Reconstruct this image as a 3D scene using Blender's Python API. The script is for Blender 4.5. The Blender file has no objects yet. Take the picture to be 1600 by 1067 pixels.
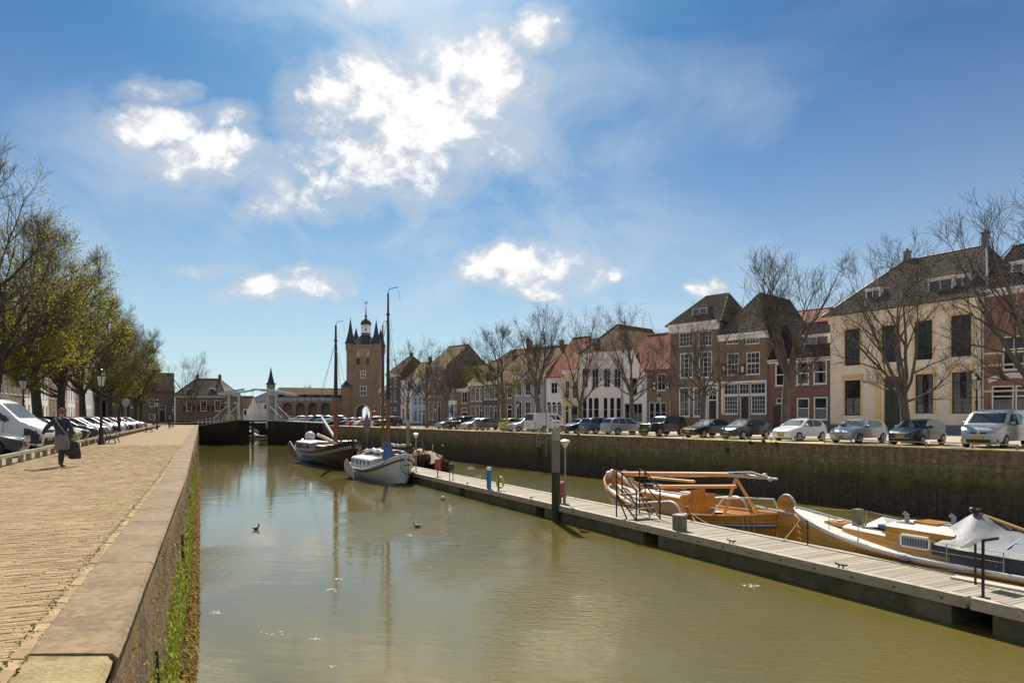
import bpy, bmesh, math, random
from mathutils import Vector, Matrix
R = random.Random(11)
sc = bpy.context.scene
col = sc.collection
F = 1067.0; HZ = 651.0; CAMZ = 1.5
# ------------------------------------------------------------------ camera
cd = bpy.data.cameras.new('camera'); cam = bpy.data.objects.new('camera', cd); col.objects.link(cam)
cam.location = (0, 0, CAMZ); cam.rotation_euler = (math.radians(90), 0, 0)
cd.sensor_width = 36.0; cd.lens = 36.0*F/1600.0; cd.shift_y = (HZ-533.5)/1600.0
cd.clip_end = 4000; cd.clip_start = 0.1
sc.camera = cam
sc.render.resolution_x = 1024; sc.render.resolution_y = 682
# ------------------------------------------------------------------ light
SUN_EL = math.radians(47); SUN_AZ = math.radians(-9)      # azimuth from +Y, negative = left
SUN_DIR = Vector((math.sin(SUN_AZ)*math.cos(SUN_EL), math.cos(SUN_AZ)*math.cos(SUN_EL), math.sin(SUN_EL)))
sl = bpy.data.lights.new('sun', 'SUN'); sl.energy = 3.4; sl.angle = math.radians(0.5); sl.color = (1.0, 0.94, 0.84)
so = bpy.data.objects.new('sun', sl); col.objects.link(so)
so.rotation_euler = SUN_DIR.to_track_quat('Z', 'Y').to_euler()
sc.view_settings.view_transform = 'Standard'; sc.view_settings.look = 'None'
sc.view_settings.gamma = 1.0; sc.view_settings.use_curve_mapping = False
sc.view_settings.exposure = 1.22

class NT:
    """tiny node-tree helper"""
    def __init__(s, tree): s.t = tree
    def n(s, typ, **kw):
        nd = s.t.nodes.new(typ)
        for k, v in kw.items(): setattr(nd, k, v)
        return nd
    def put(s, sock, v):
        if v is None: return
        if hasattr(v, 'is_linked') or isinstance(v, bpy.types.NodeSocket): s.t.links.new(v, sock)
        else: sock.default_value = v
    def m(s, op, a, b=None, c=None, clamp=False):
        nd = s.n('ShaderNodeMath', operation=op); nd.use_clamp = clamp
        for i, v in enumerate((a, b, c)): s.put(nd.inputs[i], v)
        return nd.outputs[0]
    def vm(s, op, a, b=None):
        nd = s.n('ShaderNodeVectorMath', operation=op)
        s.put(nd.inputs[0], a)
        if b is not None: s.put(nd.inputs[1], b)
        return nd.outputs[0]
    def noise(s, vec, scale, detail=4, rough=0.55, dist=0.0):
        nd = s.n('ShaderNodeTexNoise'); s.put(nd.inputs['Vector'], vec)
        nd.inputs['Scale'].default_value = scale; nd.inputs['Detail'].default_value = detail
        nd.inputs['Roughness'].default_value = rough; nd.inputs['Distortion'].default_value = dist
        return nd.outputs['Fac']
    def mix(s, f, a, b, blend='MIX'):
        nd = s.n('ShaderNodeMix', data_type='RGBA', blend_type=blend)
        s.put(nd.inputs[0], f); s.put(nd.inputs[6], a); s.put(nd.inputs[7], b)
        return nd.outputs[2]
    def ss(s, v, lo, hi):
        nd = s.n('ShaderNodeMapRange', interpolation_type='SMOOTHSTEP')
        s.put(nd.inputs[0], v); nd.inputs[1].default_value = lo; nd.inputs[2].default_value = hi
        return nd.outputs[0]
    def comb(s, x, y, z):
        nd = s.n('ShaderNodeCombineXYZ')
        for i, v in enumerate((x, y, z)): s.put(nd.inputs[i], v)
        return nd.outputs[0]
    def sep(s, v):
        nd = s.n('ShaderNodeSeparateXYZ'); s.put(nd.inputs[0], v); return nd.outputs
def c4(c): return (c[0], c[1], c[2], 1.0)

def make_world():
    w = bpy.data.worlds.new('World'); sc.world = w; w.use_nodes = True
    w.node_tree.nodes.clear(); g = NT(w.node_tree)
    out = g.n('ShaderNodeOutputWorld'); bg = g.n('ShaderNodeBackground'); bg.inputs[1].default_value = 0.10
    g.t.links.new(bg.outputs[0], out.inputs[0])
    sky = g.n('ShaderNodeTexSky', sky_type='NISHITA'); sky.sun_disc = False
    sky.sun_elevation = SUN_EL; sky.sun_rotation = SUN_AZ
    sky.air_density = 1.0; sky.dust_density = 0.6; sky.ozone_density = 2.2; sky.altitude = 0
    tc = g.n('ShaderNodeTexCoord'); d = tc.outputs['Generated']
    x, y, z = g.sep(d)
    hs = g.n('ShaderNodeHueSaturation'); hs.inputs['Saturation'].default_value = 1.28; hs.inputs['Value'].default_value = 0.50
    g.put(hs.inputs['Color'], sky.outputs[0])
    gm = g.n('ShaderNodeGamma'); gm.inputs[1].default_value = 1.3; g.put(gm.inputs[0], hs.outputs[0]); skyc = g.mix(1.0, gm.outputs[0], (0.03, 0.34, 0.43, 1), 'MULTIPLY')
    # soft veil of thin high cloud
    veil = g.noise(g.vm('ADD', g.vm('MULTIPLY', d, (1.0, 1.0, 2.2)), (5.3, 2.2, 8.1)), 1.7, 5, 0.6, 0.3)
    veil = g.m('MULTIPLY', g.ss(veil, 0.48, 0.82), 0.17)
    skyc = g.mix(veil, skyc, (2.7, 3.1, 3.5, 1))
    # haze towards the horizon
    hz = g.m('POWER', g.m('SUBTRACT', 1.0, g.m('MAXIMUM', z, 0.0), clamp=True), 3.8)
    skyc = g.mix(g.m('MULTIPLY', hz, 0.93), skyc, (3.45, 3.8, 3.95, 1))
    # clouds: fractal puffs grouped where the sky holds them, scattered ones elsewhere
    ys = g.m('MAXIMUM', y, 0.04); u = g.m('DIVIDE', x, ys); v = g.m('DIVIDE', z, ys)
    front = g.ss(y, 0.25, 0.45)
    wa = g.noise(g.vm('ADD', d, (2.0, 9.0, 4.0)), 6.5, 5, 0.6); wb = g.noise(g.vm('ADD', d, (7.0, 1.0, 3.0)), 6.5, 5, 0.6)
    u = g.m('ADD', u, g.m('MULTIPLY', g.m('SUBTRACT', wa, 0.5), 0.20)); v = g.m('ADD', v, g.m('MULTIPLY', g.m('SUBTRACT', wb, 0.5), 0.13))
    CL = [(640,190,175,105,1.0),(735,85,90,60,.9),(845,45,62,32,.8),(800,130,70,42,.8),(540,150,80,40,.8),
          (250,200,80,34,.85),(340,240,85,40,.9),(235,143,60,20,.7),(330,180,70,22,.55),
          (818,420,90,34,1.0),(435,455,85,24,.95),(490,310,85,45,.6),(918,428,30,16,.75),(1102,445,42,15,.8),(560,5,75,40,.75),
          (610,325,34,16,.55),(760,240,60,45,.75),(330,415,70,16,.45)]
    vt = None
    for (cx, cy, a, b, k) in ((250,430,430,95,.7),(640,390,430,120,.8),(310,230,230,110,.8),(650,190,330,170,1.0),(980,440,330,60,.8),(1090,150,130,70,.4),(560,20,260,90,.7)):
        du = g.m('MULTIPLY', g.m('SUBTRACT', u, (cx-800)/F), F/a); dv = g.m('MULTIPLY', g.m('SUBTRACT', v, (HZ-cy)/F), F/b)
        e = g.m('MULTIPLY', g.m('SUBTRACT', 1.0, g.m('MULTIPLY', g.m('ADD', g.m('MULTIPLY', du, du), g.m('MULTIPLY', dv, dv)), 0.5), clamp=True), k)
        vt = e if vt is None else g.m('MAXIMUM', vt, e)
    vn = g.noise(g.vm('MULTIPLY', d, (1.0, 1.0, 1.6)), 5.0, 8, 0.6, 0.6)
    vf = g.m('MULTIPLY', g.m('MULTIPLY', vt, front), g.m('MULTIPLY_ADD', g.ss(vn, 0.38, 0.68), 0.62, 0.06))
    skyc = g.mix(vf, skyc, (2.9, 3.2, 3.5, 1))
    tot = None
    for (cx, cy, a, b, k) in CL:
        du = g.m('MULTIPLY', g.m('SUBTRACT', u, (cx-800)/F), F/a); dv = g.m('MULTIPLY', g.m('SUBTRACT', v, (HZ-cy)/F), F/b)
        r2 = g.m('ADD', g.m('MULTIPLY', du, du), g.m('MULTIPLY', dv, dv))
        e = g.m('MULTIPLY', g.m('SUBTRACT', 1.0, g.m('MULTIPLY', r2, 0.46), clamp=True), k)
        tot = e if tot is None else g.m('MAXIMUM', tot, e)
    scat = g.m('MULTIPLY', g.ss(g.noise(d, 2.3, 3, 0.5), 0.46, 0.64), 0.95)
    grp = g.m('ADD', g.m('MULTIPLY', tot, front), g.m('MULTIPLY', scat, g.m('SUBTRACT', 1.0, front)))
    dd = g.vm('MULTIPLY', d, (1.0, 1.0, 1.35))
    n1 = g.noise(dd, 9.5, 10, 0.62, 0.5)
    n2 = g.noise(g.vm('ADD', dd, (3.1, 1.7, 0.4)), 22.0, 6, 0.62, 0.2)
    nn = g.m('ADD', g.m('MULTIPLY', n1, 0.78), g.m('MULTIPLY', n2, 0.22))
    dens = g.m('ADD', g.m('SUBTRACT', nn, 0.5), g.m('MULTIPLY', g.m('SUBTRACT', grp, 0.555), 0.42))
    cov = g.ss(dens, -0.10, 0.13)
    cov = g.m('MULTIPLY', cov, g.ss(grp, 0.0, 0.25))
    soft = g.m('MULTIPLY', g.ss(dens, -0.28, 0.02), 0.46)
    cov = g.m('MAXIMUM', cov, g.m('MULTIPLY', soft, g.ss(grp, 0.0, 0.35)))
    sh = g.ss(g.m('ADD', dens, g.m('MULTIPLY', g.m('SUBTRACT', n2, 0.5), 0.6)), -0.02, 0.26)
    cc = g.mix(sh, (2.75, 2.9, 3.1, 1), (5.2, 5.1, 4.95, 1))
    full = g.mix(g.m('MULTIPLY', cov, 0.93), skyc, cc)
    # bright aureole round the sun
    dt = g.n('ShaderNodeVectorMath', operation='DOT_PRODUCT'); g.put(dt.inputs[0], d); dt.inputs[1].default_value = SUN_DIR
    gl = g.m('POWER', g.m('MAXIMUM', dt.outputs['Value'], 0.0), 46.0)
    full = g.mix(g.m('MULTIPLY', gl, 0.85), full, (9, 8.9, 8.7, 1))
    g.put(bg.inputs[0], full)
make_world()

# ------------------------------------------------------------------ materials
MATS = {}
def pm(name, c1, c2=None, scale=3.0, rough=0.7, bump=0.0, metal=0.0, bscale=None, dirt=None, stretch=None, spec=None, island=0.0, coat=0.0, detail=5, coord='Object', fine=None, dirt2=None):
    """two colours mixed by noise, optional bump and stains"""
    if name in MATS: return MATS[name]
    m = bpy.data.materials.new(name); m.use_nodes = True; g = NT(m.node_tree)
    b = g.t.nodes['Principled BSDF']; b.inputs['Roughness'].default_value = rough; b.inputs['Metallic'].default_value = metal
    if spec is not None: b.inputs['Specular IOR Level'].default_value = spec
    if coat: b.inputs['Coat Weight'].default_value = coat; b.inputs['Coat Roughness'].default_value = 0.06
    tc = g.n('ShaderNodeTexCoord'); v = tc.outputs[coord]
    if stretch: v = g.vm('MULTIPLY', v, stretch)
    c2 = c2 or tuple(x*0.75 for x in c1)
    if fine is None: fine = .03 if (coat or rough < .42) else .2
    f = g.ss(g.noise(v, scale, detail, 0.6), 0.3, 0.7)
    cc = g.mix(f, c4(c1), c4(c2))
    cc = g.mix(1.0, cc, g.mix(g.ss(g.noise(v, scale*7.3, 6, 0.7), 0.28, 0.72), c4((1-fine,)*3), c4((1+fine*.75,)*3)), 'MULTIPLY')
    if dirt:
        f2 = g.ss(g.noise(v, scale*0.27, 6, 0.65), 0.5, 0.68)
        cc = g.mix(g.m('MULTIPLY', f2, dirt[1]), cc, c4(dirt[0]))
    if dirt2:
        f2 = g.ss(g.noise(g.vm('ADD', v, (7.7, 3.1, 1.3)), dirt2[2], 8, 0.7), dirt2[3], dirt2[3]+.09)
        cc = g.mix(g.m('MULTIPLY', f2, dirt2[1]), cc, c4(dirt2[0]))
    if island:
        ge = g.n('ShaderNodeNewGeometry'); oi = g.n('ShaderNodeObjectInfo')
        r = g.m('FRACT', g.m('ADD', ge.outputs['Random Per Island'], oi.outputs['Random']))
        k = g.m('MULTIPLY_ADD', r, 2*island, 1.0-island)
        cc = g.mix(1.0, cc, g.comb(k, k, k), 'MULTIPLY')
    g.put(b.inputs['Base Color'], cc)
    if bump:
        bp = g.n('ShaderNodeBump'); bp.inputs['Strength'].default_value = 1.0; bp.inputs['Distance'].default_value = bump
        g.put(bp.inputs['Height'], g.noise(v, bscale or scale*4, 6, 0.6)); g.put(b.inputs['Normal'], bp.outputs[0])
    MATS[name] = m; return m
def brickmat(name, c1, c2, mortar, bw=0.22, bh=0.066, ms=0.012, dirt=None, var=0.5, bump=0.006, axes='wall', rough=0.85, moss=None):
    if name in MATS: return MATS[name]
    m = bpy.data.materials.new(name); m.use_nodes = True; g = NT(m.node_tree)
    b = g.t.nodes['Principled BSDF']; b.inputs['Roughness'].default_value = rough; b.inputs['Specular IOR Level'].default_value = 0.25
    tc = g.n('ShaderNodeTexCoord'); o = tc.outputs['Object']; x, y, z = g.sep(o)
    vec = g.comb(g.m('ADD', x, y), z, 0.0) if axes == 'wall' else g.comb(x, y, 0.0)
    br = g.n('ShaderNodeTexBrick'); g.put(br.inputs['Vector'], vec)
    br.inputs['Color1'].default_value = c4(c1); br.inputs['Color2'].default_value = c4(c2); br.inputs['Mortar'].default_value = c4(mortar)
    br.inputs['Scale'].default_value = 1.0; br.inputs['Mortar Size'].default_value = ms; br.inputs['Brick Width'].default_value = bw; br.inputs['Row Height'].default_value = bh
    br.inputs['Mortar Smooth'].default_value = 0.2
    f = g.ss(g.noise(o, 1.1, 7, 0.65), 0.32, 0.7)
    cc = g.mix(g.m('MULTIPLY', f, var), br.outputs['Color'], c4(tuple(t*0.62 for t in c1)))
    if dirt:
        f2 = g.ss(g.noise(g.vm('MULTIPLY', o, (1, 1, 0.35)), 0.8, 7, 0.7), 0.52, 0.68)
        cc = g.mix(g.m('MULTIPLY', f2, dirt[1]), cc, c4(dirt[0]))
    if axes == 'floor':
        cc = g.mix(1.0, cc, g.mix(g.ss(g.noise(g.vm('MULTIPLY', o, (1.6, 5.0, 1)), 2.2, 7, 0.75), 0.3, 0.7), (0.80, 0.79, 0.76, 1), (1.10, 1.10, 1.10, 1)), 'MULTIPLY')
    if moss:
        f3 = g.ss(g.noise(o, 0.9, 8, 0.7), 0.50, 0.66); f3 = g.m('MULTIPLY', f3, moss[1])
        cc = g.mix(f3, cc, c4(moss[0]))
    g.put(b.inputs['Base Color'], cc)
    bp = g.n('ShaderNodeBump'); bp.inputs['Strength'].default_value = 0.7; bp.inputs['Distance'].default_value = bump
    g.put(bp.inputs['Height'], g.m('ADD', g.m('SUBTRACT', 1.0, br.outputs['Fac']), g.m('MULTIPLY', g.noise(o, 30, 4), 0.5)))
    g.put(b.inputs['Normal'], bp.outputs[0])
    MATS[name] = m; return m
def tilemat(name, c1, c2, lich=(0.20, 0.19, 0.08), la=0.5, island=0.0):
    """pantiles: rows and waves in colour and relief"""
    if name in MATS: return MATS[name]
    m = bpy.data.materials.new(name); m.use_nodes = True; g = NT(m.node_tree)
    b = g.t.nodes['Principled BSDF']; b.inputs['Roughness'].default_value = 0.8; b.inputs['Specular IOR Level'].default_value = 0.12
    tc = g.n('ShaderNodeTexCoord'); o = tc.outputs['Object']
    x, y, z = g.sep(o)
    vo = g.n('ShaderNodeTexWhiteNoise', noise_dimensions='2D')
    g.put(vo.inputs['Vector'], g.comb(g.m('FLOOR', g.m('MULTIPLY', g.m('ADD', x, 0.0), 4.2)), g.m('FLOOR', g.m('MULTIPLY', z, 4.0)), 0.0))
    f = g.m('ADD', g.m('MULTIPLY', vo.outputs['Value'], 0.6), g.m('MULTIPLY', g.noise(o, 0.7, 6), 0.5))
    cc = g.mix(g.ss(f, 0.2, 0.9), c4(c1), c4(c2))
    f2 = g.ss(g.noise(o, 0.6, 8, 0.7), 0.5, 0.66)
    cc = g.mix(g.m('MULTIPLY', f2, la), cc, c4(lich))
    g.put(b.inputs['Base Color'], cc)
    wv = g.m('SINE', g.m('MULTIPLY', x, 2*math.pi/0.24)); row = g.m('FRACT', g.m('MULTIPLY', z, 4.0))
    bp = g.n('ShaderNodeBump'); bp.inputs['Strength'].default_value = 0.8; bp.inputs['Distance'].default_value = 0.03
    g.put(bp.inputs['Height'], g.m('ADD', wv, row)); g.put(b.inputs['Normal'], bp.outputs[0])
    MATS[name] = m; return m
def glassmat(name, tint=(0.02, 0.025, 0.03), tr=0.35, rough=0.04):
    if name in MATS: return MATS[name]
    m = bpy.data.materials.new(name); m.use_nodes = True; g = NT(m.node_tree)
    b = g.t.nodes['Principled BSDF']; b.inputs['Roughness'].default_value = rough; b.inputs['Specular IOR Level'].default_value = 0.75
    b.inputs['Base Color'].default_value = c4(tint)
    tc = g.n('ShaderNodeTexCoord'); bp = g.n('ShaderNodeBump'); bp.inputs['Distance'].default_value = 0.02; bp.inputs['Strength'].default_value = 0.25
    g.put(bp.inputs['Height'], g.noise(tc.outputs['Object'], 1.3, 2)); g.put(b.inputs['Normal'], bp.outputs[0])
    if tr:
        ts = g.n('ShaderNodeBsdfTransparent'); ts.inputs[0].default_value = (0.75, 0.8, 0.8, 1)
        mx = g.n('ShaderNodeMixShader'); mx.inputs[0].default_value = tr
        out = g.t.nodes['Material Output']
        g.t.links.new(b.outputs[0], mx.inputs[1]); g.t.links.new(ts.outputs[0], mx.inputs[2]); g.t.links.new(mx.outputs[0], out.inputs[0])
    MATS[name] = m; return m

# ------------------------------------------------------------------ mesh builder
class MB:
    def __init__(s): s.v = []; s.f = []; s.mi = []
    def add(s, vs, fs, mi=0):
        o = len(s.v); s.v += [tuple(p) for p in vs]; s.f += [tuple(i+o for i in f) for f in fs]; s.mi += [mi]*len(fs)
    def quad(s, a, b, c, d, mi=0): s.add([a, b, c, d], [(0, 1, 2, 3)], mi)
    def poly(s, pts, mi=0): s.add(pts, [tuple(range(len(pts)))], mi)
    def box(s, x0, y0, z0, x1, y1, z1, mi=0):
        s.add([(x0,y0,z0),(x1,y0,z0),(x1,y1,z0),(x0,y1,z0),(x0,y0,z1),(x1,y0,z1),(x1,y1,z1),(x0,y1,z1)],
              [(0,3,2,1),(4,5,6,7),(0,1,5,4),(1,2,6,5),(2,3,7,6),(3,0,4,7)], mi)
    def cbox(s, c, d, mi=0): s.box(c[0]-d[0]/2, c[1]-d[1]/2, c[2]-d[2]/2, c[0]+d[0]/2, c[1]+d[1]/2, c[2]+d[2]/2, mi)
    def beam(s, a, b, w, h, mi=0):
        a = Vector(a); b = Vector(b); t = (b-a).normalized()
        up = Vector((0, 0, 1)) if abs(t.z) < 0.95 else Vector((0, 1, 0))
        r = t.cross(up).normalized(); u = r.cross(t)
        vs = []
        for p in (a, b):
            for i, j in ((-1,-1),(1,-1),(1,1),(-1,1)): vs.append(p+r*(w/2*i)+u*(h/2*j))
        s.add(vs, [(0,3,2,1),(4,5,6,7),(0,1,5,4),(1,2,6,5),(2,3,7,6),(3,0,4,7)], mi)
    def tube(s, pts, rad, n=8, mi=0, cap=True):
        pts = [Vector(p) for p in pts]
        if not hasattr(rad, '__len__'): rad = [rad]*len(pts)
        vs = []; fs = []; k = len(pts); prev = None
        for i, p in enumerate(pts):
            t = (pts[min(i+1, k-1)]-pts[max(i-1, 0)])
            t = t.normalized() if t.length > 1e-9 else Vector((0, 0, 1))
            if prev is None:
                r = t.orthogonal().normalized()
            else:
                r = (prev - t*prev.dot(t)); r = r.normalized() if r.length > 1e-6 else t.orthogonal().normalized()
            prev = r; u = t.cross(r)
            for j in range(n):
                a = 2*math.pi*j/n; vs.append(p+r*(math.cos(a)*rad[i])+u*(math.sin(a)*rad[i]))
        for i in range(k-1):
            for j in range(n): fs.append((i*n+j, i*n+(j+1) % n, (i+1)*n+(j+1) % n, (i+1)*n+j))
        if cap: fs.append(tuple(range(n))[::-1]); fs.append(tuple((k-1)*n+j for j in range(n)))
        s.add(vs, fs, mi)
    def lathe(s, prof, n=16, c=(0, 0, 0), mi=0, sx=1.0, sy=1.0, rot=0.0, cap=True):
        vs = []; fs = []
        for (r, z) in prof:
            for j in range(n):
                a = 2*math.pi*j/n+rot; vs.append((c[0]+math.cos(a)*r*sx, c[1]+math.sin(a)*r*sy, c[2]+z))
        for i in range(len(prof)-1):
            for j in range(n): fs.append((i*n+j, i*n+(j+1) % n, (i+1)*n+(j+1) % n, (i+1)*n+j))
        if cap: fs.append(tuple(range(n))[::-1]); fs.append(tuple((len(prof)-1)*n+j for j in range(n)))
        s.add(vs, fs, mi)
    def ell(s, c, r, n=12, k=8, mi=0, M=None):
        vs = []; fs = []
        for i in range(k+1):
            th = math.pi*i/k
            for j in range(n):
                a = 2*math.pi*j/n; p = Vector((math.cos(a)*math.sin(th)*r[0], math.sin(a)*math.sin(th)*r[1], -math.cos(th)*r[2]))
                if M is not None: p = M @ p
                vs.append((c[0]+p.x, c[1]+p.y, c[2]+p.z))
        for i in range(k):
            for j in range(n): fs.append((i*n+j, i*n+(j+1) % n, (i+1)*n+(j+1) % n, (i+1)*n+j))
        s.add(vs, fs, mi)
    def prism(s, poly, axis, a, b, mi=0):
        """2D polygon extruded along axis 'x','y' or 'z' from a to b"""
        def q(p, t): return {'x': (t, p[0], p[1]), 'y': (p[0], t, p[1]), 'z': (p[0], p[1], t)}[axis]
        n = len(poly); vs = [q(p, a) for p in poly]+[q(p, b) for p in poly]
        fs = [tuple(range(n))[::-1], tuple(range(n, 2*n))]+[(i, (i+1) % n, n+(i+1) % n, n+i) for i in range(n)]
        s.add(vs, fs, mi)
    def mesh(s, name, mats, smooth=False, fix=True):
        me = bpy.data.meshes.new(name); me.from_pydata([tuple(v) for v in s.v], [], s.f)
        if not isinstance(mats, (list, tuple)): mats = [mats]
        for m in mats: me.materials.append(m)
        if len(mats) > 1: me.polygons.foreach_set('material_index', s.mi)
        if fix:
            bm = bmesh.new(); bm.from_mesh(me); bmesh.ops.recalc_face_normals(bm, faces=bm.faces); bm.to_mesh(me); bm.free()
        if smooth:
            me.polygons.foreach_set('use_smooth', [True]*len(me.polygons))
            if smooth != 'all': 
                try: me.set_sharp_from_angle(angle=math.radians(smooth if smooth is not True else 40))
                except Exception: pass
        me.update(); return me
    def build(s, name, mats, parent=None, smooth=False, fix=True):
        return link(name, s.mesh(name, mats, smooth, fix), parent)
def link(name, me, parent=None):
    o = bpy.data.objects.new(name, me); col.objects.link(o)
    if parent is not None: o.parent = parent
    return o
def tag(o, label=None, cat=None, group=None, kind=None):
    if label: o['label'] = label
    if cat: o['category'] = cat
    if group: o['group'] = group
    if kind: o['kind'] = kind
    return o
def thing(name, label, cat, loc=(0, 0, 0), rz=0.0, group=None):
    o = bpy.data.objects.new(name, None); col.objects.link(o); o.location = loc; o.rotation_euler = (0, 0, rz)
    o.empty_display_size = 0.3
    return tag(o, label, cat, group)
def kids(o): return [c for c in KID.get(o.name, [])]
def setmat(o, i, m):
    o.material_slots[i].link = 'OBJECT'; o.material_slots[i].material = m
def Xp(px, Y): return (px-800)/F*Y
def Zp(y, Y): return CAMZ-(y-HZ)*Y/F
# ------------------------------------------------------------------ lines of the harbour
def XL(Y): return -0.59-0.4433*Y if Y < 17 else -8.126-0.456*(Y-17)     # outer edge of the left coping
def XR(Y): return 43.1-0.619*Y                                          # edge of the right quay
ZR = -0.10; ZW = -3.6; YB = 126.0
nl = Vector((1, 0.4433, 0)).normalized(); nr = Vector((-1, -0.619, 0)).normalized()   # towards the water
AL = math.atan2(nl.y, nl.x); AR = math.atan2(nr.y, nr.x)
# ================================================================== WATER AND GROUND
def water():
    m = bpy.data.materials.new('harbour_water'); m.use_nodes = True; g = NT(m.node_tree)
    b = g.t.nodes['Principled BSDF']; b.inputs['Roughness'].default_value = 0.01; b.inputs['IOR'].default_value = 1.56
    tc = g.n('ShaderNodeTexCoord'); o = tc.outputs['Object']; x, y, z = g.sep(o)
    f = g.ss(g.noise(g.vm('MULTIPLY', o, (1, .5, 1)), 0.13, 5, 0.6), 0.3, 0.7)
    cc = g.mix(f, (0.130, 0.105, 0.026, 1), (0.092, 0.083, 0.028, 1))
    g.put(b.inputs['Base Color'], cc)
    # wind: calm reach on the left and near, ruffled streaks elsewhere
    patch0 = g.noise(g.vm('MULTIPLY', o, (0.9, 0.42, 1)), 0.085, 4, 0.55, 0.6)
    side = g.ss(g.m('ADD', x, g.m('MULTIPLY', y, 0.25)), -3.0, 5.0)
    patch = g.ss(g.m('ADD', patch0, g.m('MULTIPLY', g.m('SUBTRACT', side, 0.5), 0.22)), 0.42, 0.58)
    rot = g.n('ShaderNodeVectorRotate'); g.put(rot.inputs['Vector'], o); rot.inputs['Angle'].default_value = 0.25
    w1 = g.noise(g.vm('MULTIPLY', rot.outputs[0], (0.55, 1.5, 1)), 1.1, 3, 0.5, 0.2)
    w2 = g.noise(g.vm('MULTIPLY', rot.outputs[0], (0.8, 1.4, 1)), 4.2, 5, 0.62, 0.4)
    w3 = g.noise(g.vm('MULTIPLY', o, (0.5, 1.4, 1)), 0.35, 2, 0.5)
    h = g.m('ADD', g.m('MULTIPLY', w1, 0.011), g.m('MULTIPLY', w3, 0.010))
    h = g.m('ADD', h, g.m('MULTIPLY', g.m('MULTIPLY', w2, g.m('MULTIPLY_ADD', patch, 1.0, 0.05)), 0.040))
    bp = g.n('ShaderNodeBump'); bp.inputs['Strength'].default_value = 1.0; bp.inputs['Distance'].default_value = 1.0
    g.put(bp.inputs['Height'], h); g.put(b.inputs['Normal'], bp.outputs[0])
    mb = MB(); mb.box(-130, -40, ZW-1.0, 75, 182, ZW)
    tag(mb.build('water', m), 'murky olive harbour water with rippled and calm patches', kind='structure')
water()
M_sand = pm('sandy_soil', (0.26, 0.21, 0.13), (0.20, 0.16, 0.09), 6, 0.95, 0.01)
M_clink = brickmat('clinker_paving', (0.31, 0.22, 0.125), (0.265, 0.185, 0.10), (0.21, 0.15, 0.078), 0.2, 0.064, 0.007, var=0.28, axes='floor', bump=0.004, moss=((0.22, 0.21, 0.055), 0.35), rough=0.9)
M_brickpav = pm('paving_brick', (0.345, 0.24, 0.13), (0.265, 0.185, 0.098), .9, 0.9, 0.003, bscale=60, island=0.2, dirt=((0.25, 0.205, 0.06), 0.5), spec=0.2)
M_cob = brickmat('parking_setts', (0.30, 0.25, 0.18), (0.24, 0.19, 0.13), (0.15, 0.13, 0.07), 0.2, 0.1, 0.012, var=0.35, axes='floor', moss=((0.16, 0.18, 0.04), 0.6), rough=0.9)
M_street = brickmat('street_brick', (0.50, 0.40, 0.32), (0.43, 0.34, 0.27), (0.3, 0.25, 0.2), 0.2, 0.1, 0.01, var=0.3, axes='floor', rough=0.9)
M_verge = pm('mossy_verge', (0.56, 0.46, 0.13), (0.44, 0.38, 0.09), 2.2, 0.95, 0.03, dirt=((0.52, 0.43, 0.24), 0.6))
M_conc = pm('old_concrete', (0.25, 0.18, 0.105), (0.175, 0.125, 0.072), 1.3, 0.9, 0.010, bscale=16, dirt=((0.245, 0.185, 0.118), 0.8), spec=0.2, detail=9, fine=.3, dirt2=((0.30, 0.22, 0.08), .7, 5.0, .585))
M_conc2 = pm('worn_pale_concrete', (0.33, 0.26, 0.13), (0.24, 0.19, 0.085), 4.2, 0.92, 0.012, bscale=30, dirt=((0.22, 0.16, 0.08), 0.8), spec=0.2, detail=9, fine=.25, dirt2=((0.16, 0.11, 0.06), .7, 3.0, .57))

def struct(name, mb, mat, label=None, smooth=False):
    return tag(mb.build(name, mat, None, smooth), label, kind='structure')
# ground sheet with the harbour and the basin beyond the bridge left open
mb = MB(); z = -0.04
LY = [-30, 0, 17, 126]
for a, b_ in zip(LY, LY[1:]): mb.quad((-900, a, z), (XL(a)-0.5, a, z), (XL(b_)-0.5, b_, z), (-900, b_, z))
RY = [-30, 0, 60, 126]
for a, b_ in zip(RY, RY[1:]): mb.quad((XR(a)+0.5, a, ZR-.04), (900, a, ZR-.04), (900, b_, ZR-.04), (XR(b_)+0.5, b_, ZR-.04))
mb.quad((-900, 126, z), (-66, 126, z), (-92, 181, z), (-900, 181, z))
mb.quad((-30, 126, z-.1), (900, 126, z-.1), (900, 181, z-.1), (-35, 181, z-.1))
mb.quad((-900, 181, z), (900, 181, z), (900, 2500, z), (-900, 2500, z))
mb.quad((-900, -200, z), (900, -200, z), (900, -30, z), (-900, -30, z))
struct('ground', mb, M_sand, 'sandy town ground around the harbour')
INN = 0.552       # coping width measured along X
RAILX = 5.56            # rail offset from the outer coping edge along X
def strip(mb, fx, d0, d1, ys, z, sgn=1):
    for a, b_ in zip(ys, ys[1:]): mb.quad((fx(a)+d0, a, z), (fx(a)+d1, a, z), (fx(b_)+d1, b_, z), (fx(b_)+d0, b_, z))
YN = 36.0
mb = MB(); strip(mb, XL, -RAILX, -INN-0.10, [YN, 60, YB], 0.0)
struct('promenade', mb, M_clink, 'tan clinker brick promenade beside the harbour')
mb = MB(); strip(mb, XL, -18.5, -RAILX, [-10, 17, 60, YB], -0.004)
struct('car_park', mb, M_cob, 'mossy brick parking strip on the left quay')
mb = MB(); strip(mb, XL, -60, -18.5, [-10, 17, 60, YB], -0.012)
struct('street', mb, M_street, 'brick street behind the parked cars on the left')
mb = MB(); strip(mb, XR, 0.38, 1.9, [-10, 40, 80, YB], ZR+0.01)
struct('verge', mb, M_verge, 'dry mossy strip along the right quay edge')
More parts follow.
